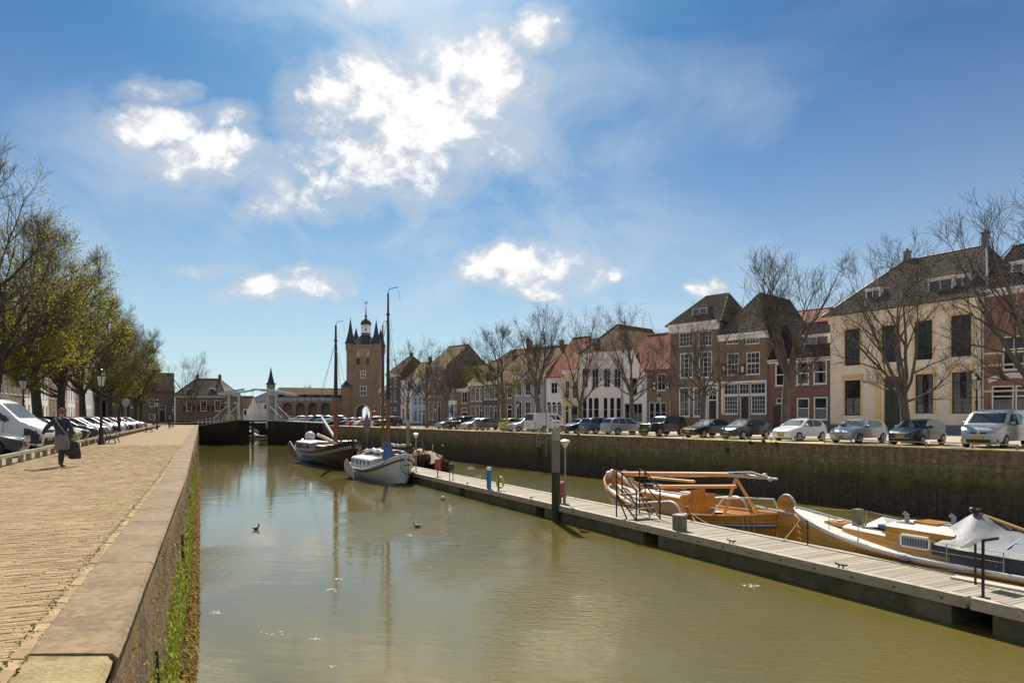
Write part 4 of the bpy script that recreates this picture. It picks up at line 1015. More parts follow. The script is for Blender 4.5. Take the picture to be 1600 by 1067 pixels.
    for (a, b_) in ((854.6, 861.5), (862.5, 869.5), (870.5, 877.5)):
        h.window(X(a), z0, X(b_), z1, cols=3, rows=4, fw=.07); m_ = MB(); xm = (X(a)+X(b_))/2; r = (X(b_)-X(a))/2
        m_.add([(xm+r*math.cos(i*math.pi/8), -.02, z1+r*math.sin(i*math.pi/8)) for i in range(9)], [tuple(range(9))], 1); m_.tube([(xm+r*math.cos(i*math.pi/8), -.03, z1+r*math.sin(i*math.pi/8)) for i in range(9)], .07, 5); m_.build('arch_light', [M_white, M_glassd], h.t, fix=False)
    h.wall(H, M_whp, plinth=(.4, M_stone)); h.hiproof(H+6.3, T_red, 0, 0, yr=6, gmat=M_br4); h.cornice(H, .3, .25)
    # 11..19 the further houses: (label, px0, px1, eave y, wall, roof, rise, rows of window (y0,y1), bay edges, door px, plinth)
    far = [
     ('grey plastered house with a long brown roof and wide ground floor frames', 'plaster_house', 803, 853, 586, M_gryp, T_brn, 4.6, [(596, 618), (627, 659)], [(806, 815), (820, 829), (836, 845)], None),
     ('brown brick house with big shop panes next to the grey plastered house', 'brick_house', 779, 802.6, 594, M_br4, T_brn, 4.6, [(603, 622), (632, 661)], [(781, 788), (792, 800)], None),
     ('slate grey house with white framed windows and a crow step gable', 'slate_house', 754, 778.6, 596, M_br5, T_brn, 4.4, [(604, 624), (634, 658)], [(756, 762), (763.5, 770), (771.5, 777)], 'gable'),
     ('brown house with a heavy pale cornice between the slate house and the shop', 'brick_house', 733, 753.6, 598, M_br1, T_brn, 4.0, [(605, 627), (634, 660)], [(735, 740.5), (742, 747), (748.5, 753)], None),
     ('low dark brown brick house with white casements and a red tile slope', 'brick_house', 714.5, 732.6, 607, M_br1, T_brn, 4.4, [(612, 630), (637, 658)], [(721, 730)], None),
     ('low brown brick house with a small white shopfront and blue sign', 'shop_house', 698, 714.2, 607, M_br4, T_brn, 4.4, [(612, 626)], [(703.5, 709.5)], 'shop'),
     ('tall brown brick house with three storeys of narrow white windows', 'brick_house', 667, 697.6, 574, M_br4, T_brn, 4.2, [(580, 592), (597, 620), (628, 656)], [(669, 673.5), (676, 681), (683.5, 688.5)], None),
     ('pale blue plastered house with blue doors', 'blue_house', 644, 666.6, 592, M_blue, T_brn, 3.6, [(598, 613), (620, 634), (640, 660)], [(646.5, 651), (653.5, 657.5), (660, 664)], None),
     ('white house between the pale blue house and the tall dark house', 'white_house', 626, 643.6, 594, M_whp, T_brn, 3.6, [(600, 612), (618, 632), (638, 659)], [(628, 632), (636, 640)], None),
     ('tall dark brick corner house with white windows near the gate tower', 'brick_house', 605, 625.6, 585, M_br5, T_brn, 3.6, [(591, 604), (610, 628), (636, 660)], [(608, 612.5), (615.5, 620)], 'hip'),
     ('small house with blue shopfront right beside the gate tower', 'brick_house', 592, 604.6, 610, M_br4, T_brn, 3.0, [(620, 632), (638, 660)], [(594, 597.5), (599, 603)], None)]
    for (lab, nm, a, b_, ey, wm, rm, rise, rws, bays, sp) in far:
        h = House(nm, lab, 'house', a, b_, depth=11); H = h.lz((a+b_)/2, ey); n = len(rws)
        for r, (y0, y1) in enumerate(rws):
            for i, (p, q) in enumerate(bays):
                if r == n-1 and i == len(bays)-1 and sp != 'shop': h.doorpx(p, y0, q, y1+6, mat=R.choice([M_door, M_doorb]), fan=.7, step=False); continue
                h.winpx(p, y0, q, y1, cols=2, rows=3 if y1-y0 > 18 else 2, fw=.12, curtain=R.choice([0, 1, 2]))
        ex = None
        if sp == 'gable':
            def ex(mb, h=h):
                W, H_ = h.W, h.H; mb.poly([(W*.1, 0, H_), (W*.9, 0, H_), (W*.75, 0, H_+1.2), (W*.62, 0, H_+1.2), (W*.62, 0, H_+2.3), (W*.38, 0, H_+2.3), (W*.38, 0, H_+1.2), (W*.25, 0, H_+1.2)])
        if sp == 'shop':
            zt = h.lz(708, 628); h.window(h.lx(704.5), .5, h.lx(708.6), h.lz(708, 640), cols=1, rows=2, fw=.12); h.door(h.lx(710), .1, h.lx(713.6), h.lz(711, 635), mat=pm('blue_door', (.05, .12, .25), None, 3, .5), fan=.6, step=False)
        h.wall(H, wm, extra=ex, plinth=(.4, M_stone))
        h.cornice(H, .5, .35, M_whp if wm not in (M_br4,) else M_beige)
        if sp == 'shop':
            m_ = MB(); m_.box(h.lx(701.5), -.14, zt-.5, h.lx(714.1), -.004, zt+.25); m_.box(h.lx(702), -.06, 0, h.lx(704.3), -.004, zt-.5); m_.box(h.lx(708.8), -.06, 0, h.lx(709.8), -.004, zt-.5); m_.build('shopfront', M_white, h.t)
            m_ = MB(); m_.box(h.lx(704.2), -.28, h.lz(706, 645), h.lx(708.3), -.22, h.lz(706, 636.5)); m_.build('shop_sign', pm('blue_sign', (.02, .17, .42), None, 2, .4), h.t)
        if sp == 'hip': h.hiproof(H+rise, rm, 1.5, 1.5, yr=4)
        else: h.hiproof(H+rise, rm, 0, 0, yr=5.0, gmat=wm)
        if R.random() < .7: h.chimney(h.W*R.uniform(.15, .85), 5.0, H+rise-.5, 1.3)
    # long tall roof behind the middle of the row
    a, b_ = Fr(662), Fr(782); off = Vector((a.y-b_.y, b_.x-a.x, 0)).normalized()*12
    h = House('warehouse', 'large brown roofed building rising behind the middle houses of the right row', 'building', 0, 0, AB=(a+off, b_+off), depth=14)
    h.wall(h.lz(720, 590), M_br4); h.hiproof(h.H+5.2, T_brn, 4, 0, yr=6); h.chimney(h.W*.42, 6, h.H+4.9, 2.0); h.chimney(h.W*.45, 6, h.H+4.9, 1.6)
    a, b_ = Fr(800), Fr(862); off = Vector((a.y-b_.y, b_.x-a.x, 0)).normalized()*12
    h = House('warehouse', 'brown gable roof rising behind the grey plastered house', 'building', 0, 0, AB=(a+off, b_+off), depth=12)
    h.wall(h.lz(830, 585), M_br4); h.hiproof(h.H+5.0, T_brn, 2, 0, yr=5)
    # red roof behind houses four and five
    a, b_ = Fr(1108), Fr(1262); off = Vector((a.y-b_.y, b_.x-a.x, 0)).normalized()*11
    h = House('back_house', 'red tiled house behind the brown brick shop house', 'house', 0, 0, AB=(a+off, b_+off), depth=12)
    h.wall(h.lz(1180, 520), M_br2); h.hiproof(h.lz(1180, 485), T_red, 3, 3.5, yr=5)
right_row()

# ---------------------------------------------------------------- left row behind the trees
def left_row():
    px = [-30, 36, 76, 92, 106, 118, 131, 144, 156, 166]
    spec = [(M_br4, 'brown brick house behind the nearest left tree'), (M_whp, 'white house with dark sash windows behind the left trees'), (M_br1, 'brown brick house right of the white house behind the left trees'),
            (M_beige, 'beige plastered house behind the left trees'), (M_whp, 'pale house with tall windows behind the leafy trees, beyond the beige house'), (M_br2, 'dark red house far down the left row'),
            (M_whp, 'white house far down the left row beyond the dark red one'), (M_gryp, 'grey house far down the left row'), (M_br4, 'last brown house of the left row')]
    for i in range(len(px)-1):
        wm, lab = spec[i]; h = House('town_house', lab, 'house', px[i], px[i+1]-.4, fn=Fl, z0=0, depth=10); W = h.W; nb = max(2, int(W/2.3)); H = R.uniform(9.2, 11.2)
        for (z0, z1) in ((1.0, 3.2), (4.4, 6.6), (7.4, 8.8)):
            for b_ in range(nb):
                c = W*(b_+.5)/nb; w = min(1.15, W/nb*.55)
                if z0 == 1.0 and b_ == nb//2: h.door(c-w/2, .25, c+w/2, z1, mat=M_doorb, fan=.6)
                else: h.window(c-w/2, z0, c+w/2, z1, cols=2, rows=3, fw=.12, curtain=R.choice([0, 1, 2]))
        h.wall(H, wm, plinth=(.5, M_stone)); h.cornice(H, .5, .35); h.hiproof(H+3.6, R.choice([T_brn, T_dark, T_red]), 0, 0, yr=5, gmat=M_br4)
        h.chimney(W*R.uniform(.1, .9), 5, H+3.2, 1.3)
    # stepped gable house closing the row
    Y = 165.0
    h = House('gabled_house', 'brown brick house with stepped gable and chimneys at the end of the left quay', 'house', 0, 0, AB=(Vector((Xp(196, Y), Y-8, 0)), Vector((Xp(273, Y), Y, 0))), depth=10, z0=0); W = h.W
    for (a, w, z0, z1) in ((.35, 1.2, 3.9, 5.7), (.62, 1.2, 3.9, 5.7), (.62, 1.3, .9, 2.2)): h.window(W*a, z0, W*a+w, z1, cols=2, rows=2, fw=.14)
    h.door(h.lx(248), .3, h.lx(259), 4.2, mat=M_doorb, fan=1.0)
    def ex(mb):
        H_ = h.H
        for (a, b_, t) in ((.42, 1.0, 1.4), (.5, .93, 2.8), (.57, .86, 4.2), (.64, .79, 5.4)): mb.quad((W*a, -.0, H_), (W*b_, 0, H_), (W*b_, 0, H_+t), (W*a, 0, H_+t)) if t == 1.4 else mb.box(W*a, 0, H_+t-1.4, W*b_, .5, H_+t)
    h.wall(7.4, M_br4, extra=ex); h.hiproof(12.2, T_brn, 0, 0, yr=4.5, gmat=M_br4)
    h.chimney(W*.97, 1.0, 7.3, 4.6, M_br4, .8, .8); h.chimney(W*.72, 4.5, 11.8, 1.8)
    # low wing with hip roof and shuttered windows
    Y = 160.0
    h = House('brick_house', 'low brick house with shuttered white windows and dark hipped roof by the drawbridge', 'house', 0, 0, AB=(Vector((Xp(273.5, Y), Y, 0)), Vector((Xp(351, Y), Y, 0))), depth=11, z0=0)
    H = h.lz(310, 617.5)
    M_shut = pm('dark_shutter', (.018, .02, .02), None, 3, .6)
    for (a, b_) in ((290.5, 300), (313, 323), (335, 344.5)):
        h.winpx(a, 625.5, b_, 642, cols=2, rows=4, fw=.14)
        for (p, q) in ((a-4.2, a-.4), (b_+.4, b_+4.2)):
            m_ = MB(); m_.box(h.lx(p), -.07, h.lz(p, 642), h.lx(q), -.005, h.lz(p, 633.5)); m_.build('shutter', M_shut, h.t)
    h.wall(H, M_br1, plinth=(.6, M_br4)); h.cornice(H, .5, .4); h.hiproof(H+4.1, T_dark, 2.8, 3.2, yr=4.6, over=.4)
    for p in (294.5, 329): h.dormer(h.lx(p), 1.3, H+.35, 1.25, .9, cols=1, rows=1)
    h.chimney(3.1, 4.6, H+3.8, 1.1, M_br2); h.chimney(h.W-3.1, 4.6, H+3.8, 1.1, M_br2)
    # low brown roofed shed, white house behind the bridge
    Y = 196.0
    h = House('cottage', 'low cottage with a brown roof and white front behind the left bridge portal', 'house', 0, 0, AB=(Vector((Xp(352, Y), Y, 0)), Vector((Xp(388, Y), Y, 0))), depth=9, z0=0)
    for p in (369, 376, 383): h.winpx(p-2, 641, p+2, 648, cols=1, rows=1, fm=M_doorb, fw=.1)
    h.wall(h.lz(370, 638), M_whp); h.hiproof(h.H+3.6, T_brn, 0, 0, yr=4, gmat=M_whp)
    Y = 205.0
    h = House('white_house', 'white rendered house with dark hipped roof behind the drawbridge', 'house', 0, 0, AB=(Vector((Xp(384.5, Y), Y, 0)), Vector((Xp(428, Y), Y, 0))), depth=9, z0=0)
    h.winpx(392, 632.5, 397, 638.5, cols=2, rows=2, fm=M_doorb, fw=.12); h.winpx(413, 632, 416.5, 638.5, cols=1, rows=2, fm=M_doorb, fw=.12)
    h.wall(h.lz(406, 628), M_whp); h.hiproof(h.H+2.9, T_slt, 4.2, 0, yr=4.5, gmat=M_br3)
    h = House('red_roof_house', 'house with pinkish red tile roof seen between the white house and the bridge beam', 'house', 0, 0, AB=(Vector((Xp(403, 216), 216, 0)), Vector((Xp(426, 216), 216, 0))), depth=9, z0=0)
    h.wall(5.5, M_br3); h.hiproof(8.6, T_red, 0, 0, yr=4.5, gmat=M_br3)
left_row()

# ---------------------------------------------------------------- gate tower, wall with arcade, round turret
def gate():
    M_tb = brickmat('tower_brick', (0.35, 0.225, 0.14), (0.29, 0.18, 0.12), (0.34, 0.28, 0.2), dirt=((0.15, 0.10, 0.075), .45))
    Y = 155.0; P = lambda px: Xp(px, Y); Z = lambda py: Zp(py, Y)
    xl, xr = P(541.5), P(592); W = xr-xl; xc = (xl+xr)/2; D = 8.2
    rt = thing('gate_tower', 'brown brick medieval gate tower with four slate corner spires and a white belfry', 'tower', (xc, Y, ZR), math.radians(2))
    H = Z(538)-ZR; w = W/2
    def L(px): return P(px)-xc
    def LZ(py): return Z(py)-ZR
    gx0, gx1, gz, ga = L(556), L(578), LZ(642), LZ(632)     # gate passage: springing and apex
    mb = MB(); n = 8
    arch = [(gx0, 0)]+[(gx0+(0-gx0+(gx0+gx1)/2)*0+((gx1-gx0)/2)*(1-math.cos(i/n*math.pi/2)*1.0), gz+(ga-gz)*math.sin(i/n*math.pi/2)) for i in range(n+1)]
    xm = (gx0+gx1)/2; left = [(gx0+(xm-gx0)*(1-math.cos(i/n*math.pi/2)), gz+(ga-gz)*math.sin(i/n*math.pi/2)*.92+(ga-gz)*.08*i/n) for i in range(n+1)]
    right = [(2*xm-x, z) for (x, z) in left][::-1]
    for y in (0, D):
        for i in range(n):
            a, b_ = left[i], left[i+1]; mb.quad((a[0], y, a[1]), (b_[0], y, b_[1]), (b_[0], y, ga+.01), (a[0], y, ga+.01))
            a, b_ = right[i], right[i+1]; mb.quad((a[0], y, a[1]), (b_[0], y, b_[1]), (b_[0], y, ga+.01), (a[0], y, ga+.01))
        mb.quad((-w, y, 0), (gx0, y, 0), (gx0, y, ga+.01), (-w, y, ga+.01)); mb.quad((gx1, y, 0), (w, y, 0), (w, y, ga+.01), (gx1, y, ga+.01)); mb.quad((-w, y, ga+.01), (w, y, ga+.01), (w, y, H), (-w, y, H))
    pr = [(gx0, 0)]+left+right[1:]+[(gx1, 0)]
    for a, b_ in zip(pr, pr[1:]): mb.quad((a[0], 0, a[1]), (b_[0], 0, b_[1]), (b_[0], D, b_[1]), (a[0], D, a[1]))
    mb.quad((-w, 0, 0), (-w, D, 0), (-w, D, H), (-w, 0, H)); mb.quad((w, 0, 0), (w, D, 0), (w, D, H), (w, 0, H)); mb.quad((-w, 0, H), (w, 0, H), (w, D, H), (-w, D, H))
    mb.build('wall', M_tb, rt)
    m_ = MB(); 
    for q in ((gx0-.35, gx0), (gx1, gx1+.35)): m_.box(q[0], -.12, 0, q[1]-.003 if q[1] == gx0 else q[1], -.003, gz)
    m_.tube([(x, -.06, z) for x, z in left], .2, 6); m_.tube([(x, -.06, z) for x, z in right], .2, 6); m_.build('arch_moulding', M_beige, rt)
    M_sl = T_slt
    for (sx, y, ap) in ((-w+.75, .75, 497.5), (w-.75, .75, 500), (-w+.75, D-.75, 506), (w-.75, D-.75, 507)):
        m_ = MB(); m_.lathe([(.75, H*.90), (1.08, H*.925), (1.08, H+.2)], 8, (sx, y, 0), rot=.39); tt = m_.build('corner_turret', M_tb, rt)
        m_ = MB(); zt = LZ(ap); m_.lathe([(1.32, H+.203), (1.0, H+.9), (.55, H+2.6), (.05, zt)], 8, (sx, y, 0), rot=.39); m_.tube([(sx, y, zt-.1), (sx, y, zt+.5)], .04, 4); m_.build('spire', M_sl, tt)
    # main roof and belfry
    m_ = MB(); zr = LZ(521); m_.add([(-w+.5, .35, H), (w-.5, .35, H), (w-.5, D-.35, H), (-w+.5, D-.35, H), (-.95, D/2-.95, zr), (.95, D/2-.95, zr), (.95, D/2+.95, zr), (-.95, D/2+.95, zr)], [(0, 1, 5, 4), (1, 2, 6, 5), (2, 3, 7, 6), (3, 0, 4, 7), (4, 5, 6, 7)]); m_.build('roof', M_sl, rt)
    cx = L(562); cy = D/2; m_ = MB(); m_.lathe([(1.05, zr-1.0), (1.0, LZ(519)), (1.25, LZ(518.6)), (1.25, LZ(518))], 8, (0, cy, 0), rot=.39); m_.build('belfry_base', M_lead, rt)
    m_ = MB(); zb, zt = LZ(518)+.004, LZ(504)
    for k in range(8):
        a = .39+k*math.pi/4; x, y = .98*math.cos(a), .98*math.sin(a); m_.tube([(x, cy+y, zb), (x, cy+y, zt)], .13, 6)
    m_.lathe([(1.02, zb), (1.02, zb+.35), (.9, zb+.4)], 8, (0, cy, 0), rot=.39); m_.lathe([(.95, zt-.5), (1.12, zt-.3), (1.2, zt)], 8, (0, cy, 0), rot=.39); b_ = m_.build('belfry', M_white, rt)
    m_ = MB(); m_.lathe([(.05, 1.35), (.2, 1.3), (.28, .95), (.42, .7)], 10, (0, cy, zb)); m_.build('bell', pm('bronze', (.12, .1, .06), None, 3, .4, metal=1), b_)
    m_ = MB(); za = LZ(468.5); m_.lathe([(1.28, zt+.004), (1.25, zt+.35), (1.02, zt+.85), (.55, zt+1.25), (.22, zt+1.5), (.2, zt+1.9), (.34, zt+2.1), (.14, zt+2.4), (.05, za-.6)], 12, (0, cy, 0)); m_.build('dome', M_sl, rt)
    m_ = MB(); m_.tube([(0, cy, za-.8), (0, cy, za+.1)], .035, 5); m_.box(-.5, cy-.03, za-.35, .5, cy+.03, za-.29); m_.prism([(-.35, za), (.1, za-.12), (.35, za+.1), (.3, za+.38), (.12, za+.1), (-.1, za+.12), (-.35, za+.3)], 'y', cy-.02, cy+.02); m_.build('weathercock', M_dks, rt)
    # clock
    m_ = MB(); zc = LZ(550.8); c0, c1 = L(562.8), L(572.6); xc2 = (c0+c1)/2; m_.box(L(557), -.05, LZ(556.5), L(577), -.003, LZ(545)); m_.build('clock_panel', M_beige, rt)
    m_ = MB(); m_.box(c0, -.12, LZ(556), c1, -.053, LZ(545.6)); ck = m_.build('clock', pm('clock_face', (.34, .30, .17), (.28, .25, .14), 3, .6), rt)
    m_ = MB(); gold = pm('gilding', (.62, .44, .08), None, 3, .35, metal=1); r = .58
    for k in range(12): a = k*math.pi/6; m_.beam((xc2+r*.75*math.sin(a), -.14, zc+r*.75*math.cos(a)), (xc2+r*math.sin(a), -.14, zc+r*math.cos(a)), .05, .05)
    m_.tube([(xc2+r*1.08*math.cos(i*math.pi/10), -.13, zc+r*1.08*math.sin(i*math.pi/10)) for i in range(21)], .03, 4); m_.beam((xc2, -.16, zc), (xc2+.3, -.16, zc+.18), .06, .05); m_.beam((xc2, -.17, zc), (xc2-.12, -.17, zc+.46), .05, .05); m_.build('hands_and_numerals', gold, ck)
    def arched(px0, px1, y0, y1):
        m_ = MB(); a, b_ = L(px0), L(px1); z0, z1 = LZ(y1), LZ(y0)-(b_-a)/2; q = (a+b_)/2; rr = (b_-a)/2
        pts = [(a, z0), (b_, z0)]+[(q+rr*math.cos(i*math.pi/8), z1+rr*math.sin(i*math.pi/8)) for i in range(9)]
        m_.add([(x, -.02, z) for x, z in pts], [tuple(range(len(pts)))], 1); m_.tube([(x, -.03, z) for x, z in pts[1:]]+[(a, -.03, z0)], .1, 5); m_.build('arched_window', [M_tb, M_room], rt, fix=False)
    for q in ((557.5, 561, 544.5, 551.5), (574.3, 577.7, 544.5, 551.5), (556.8, 563, 559, 569), (572, 577, 559.5, 569)): arched(*q)
    for (a, b_, y0, y1) in ((563, 571.8, 579, 591), (562.6, 572.6, 603, 618.6)):
        m_ = MB(); x0, x1, z0, z1 = L(a), L(b_), LZ(y1), LZ(y0); f = .14
        m_.box(x0, -.09, z0, x0+f, -.003, z1); m_.box(x1-f, -.09, z0, x1, -.003, z1); m_.box(x0+f, -.09, z0, x1-f, -.003, z0+f); m_.box(x0+f, -.09, z1-f, x1-f, -.003, z1); xm2 = (x0+x1)/2; zm = z0+(z1-z0)*.48; m_.box(xm2-.07, -.085, z0+f, xm2+.07, -.003, z1-f); m_.box(x0+f, -.08, zm-.07, xm2-.073, -.003, zm+.07); m_.box(xm2+.073, -.08, zm-.07, x1-f, -.003, zm+.07)
        m_.build('window', M_white, rt); m_ = MB(); m_.box(x0+f, -.045, z0+f, x1-f, -.0025, z1-f); m_.build('pane', M_glassd, rt)
    m_ = MB(); m_.box(L(541.6), -.08, LZ(585.8), L(555), -.003, LZ(585)); m_.build('string_course', M_beige, rt)
    # side stair turret
    m_ = MB(); sx = L(541); sr = (P(549)-P(533.5))/2; m_.lathe([(sr, 0), (sr, LZ(604))], 12, (sx, .3, 0)); st = m_.build('stair_turret', M_tb, rt)
    m_ = MB(); m_.lathe([(sr+.25, LZ(604)+.003), (.05, LZ(593.5))], 12, (sx, .3, 0)); m_.build('spire', M_sl, st)
    # arcade wall
    Yw = 157.0; P2 = lambda px: Xp(px, Yw); Z2 = lambda py: Zp(py, Yw)
    x0, x1 = P2(431), P2(534)
    t = thing('arcade_wall', 'brick town wall with arcade, gallery and long brown tile roof beside the gate tower', 'wall', (x0, Yw, ZR)); Wd = x1-x0
    def A(px): return P2(px)-x0
    def AZ(py): return Z2(py)-ZR
    zt = AZ(627.5); mb = MB(); ops = [(441.5, 456), (462.5, 476.5), (481.5, 496), (502, 516)]; cur = 0; zs, rz = AZ(637), 0
    for (a, b_) in ops:
        a, b_ = A(a), A(b_); mb.quad((cur, 0, 0), (a, 0, 0), (a, 0, zt), (cur, 0, zt)); r = (b_-a)/2; q = (a+b_)/2; z1 = AZ(629.5)-r*.95
        pa = [(q-r*math.cos(i*math.pi/10), z1+r*.95*math.sin(i*math.pi/10)) for i in range(11)]
        for p, s in zip(pa, pa[1:]): mb.quad((p[0], 0, p[1]), (s[0], 0, s[1]), (s[0], 0, zt), (p[0], 0, zt)); mb.quad((p[0], 0, p[1]), (s[0], 0, s[1]), (s[0], 1.3, s[1]), (p[0], 1.3, p[1]))
        for x in (a, b_): mb.quad((x, 0, 0), (x, 1.3, 0), (x, 1.3, z1), (x, 0, z1))
        mb.quad((a, 1.3, 0), (b_, 1.3, 0), (b_, 1.3, zt), (a, 1.3, zt)); cur = b_
    mb.quad((cur, 0, 0), (Wd, 0, 0), (Wd, 0, zt), (cur, 0, zt)); mb.quad((0, 0, 0), (0, 3, 0), (0, 3, zt), (0, 0, zt)); mb.quad((0, 0, zt), (Wd, 0, zt), (Wd, 3, zt), (0, 3, zt))
    mb.build('arcade', M_tb, t)
    mb = MB(); ze = AZ(616); mb.box(.1, 1.6, zt+.003, Wd-.1, 2.0, ze+.8); up = mb.build('gallery_wall', plaster('gallery_plaster', (.42, .42, .42)), t)
    for p in (434.5, 472.5, 491, 510, 528): m_ = MB(); m_.box(A(p)-.42, 1.5, AZ(621.5), A(p)+.42, 1.597, AZ(616)); m_.build('gallery_opening', M_doorb, t)
    for p in (482, 500.5, 519): m_ = MB(); m_.ell((A(p), 1.5, AZ(618.5)), (.14, .1, .2), 8, 6); m_.build('wall_light', M_white, t)
    mb = MB(); n = 9
    for i in range(n+1): x = .2+(Wd-.9)*i/n; mb.beam((x, .1, zt+.003), (x, .1, AZ(620)), .07, .07)
    mb.beam((.2, .1, AZ(620.2)), (Wd-.7, .1, AZ(620.2)), .08, .08); rl = mb.build('gallery_railing', M_dks, t)
    mb = MB(); mb.quad((.2, .14, zt+.1), (Wd-.7, .14, zt+.1), (Wd-.7, .14, AZ(620.6)), (.2, .14, AZ(620.6))); mb.build('railing_panel', pm('pale_mesh', (.42, .44, .46), (.36, .38, .4), 4, .6), rl, fix=False)
    mb = MB(); zr = AZ(604.5); mb.add([(-.2, -.2, ze), (Wd+.5, -.2, ze-.15), (Wd+.5, 2.4, zr-.2), (-.2, 2.4, zr), (-.2, 5, ze), (Wd+.5, 5, ze-.15)], [(0, 1, 2, 3), (3, 2, 5, 4), (0, 3, 4), (1, 5, 2)]); mb.build('roof', T_brn, t)
    # round turret on the left end of the wall
    tx = P2(423.3); t = thing('corner_turret', 'slim round stone turret with slate spire behind the right bridge portal', 'turret', (tx, Yw, ZR)); r = (P2(430)-P2(417.2))/2
    m_ = MB(); m_.lathe([(r*.92, 0), (r*.92, AZ(606)), (r, AZ(604)), (r, AZ(600.5))], 14); m_.build('wall', plaster('turret_stone', (.36, .31, .24)), t)
    m_ = MB(); m_.lathe([(r+.25, AZ(600.5)+.003), (r*.78, AZ(597)), (r*.4, AZ(587)), (.04, AZ(573.5))], 14); m_.build('spire', T_slt, t)
gate()
# ================================================================== VEHICLES
M_tyre = pm('tyre_rubber', (.02, .02, .02), (.03, .03, .03), 5, .85)
M_rim = pm('alloy_rim', (.42, .43, .45), (.32, .33, .35), 3, .35, metal=.7)
M_blackpl = pm('black_plastic', (.022, .022, .024), (.035, .035, .037), 4, .6)
M_cglass = glassmat('car_glass', (.018, .024, .024), .25, .03)
M_lamp = pm('headlamp_glass', (.55, .58, .62), (.38, .4, .44), 14, .12, metal=.4)
M_tail = pm('tail_lamp_red', (.38, .012, .015), (.28, .01, .01), 6, .2)
M_amb = pm('indicator_amber', (.6, .25, .02), None, 6, .3)
M_plate = pm('yellow_plate', (.72, .48, .03), (.68, .44, .03), 8, .5)
M_plb = pm('plate_blue', (.03, .08, .35), None, 6, .5)
M_chrome = pm('chrome', (.6, .6, .62), None, 3, .15, metal=1)
M_whitep = pm('white_panel', (.7, .7, .7), None, 3, .5)
PAINT = {}
def paint(name, c, metal=.0, rough=.28):
    return pm('paint_'+name, c, tuple(x*.93 for x in c), 1.2, rough, metal=metal, coat=.6, spec=.5)
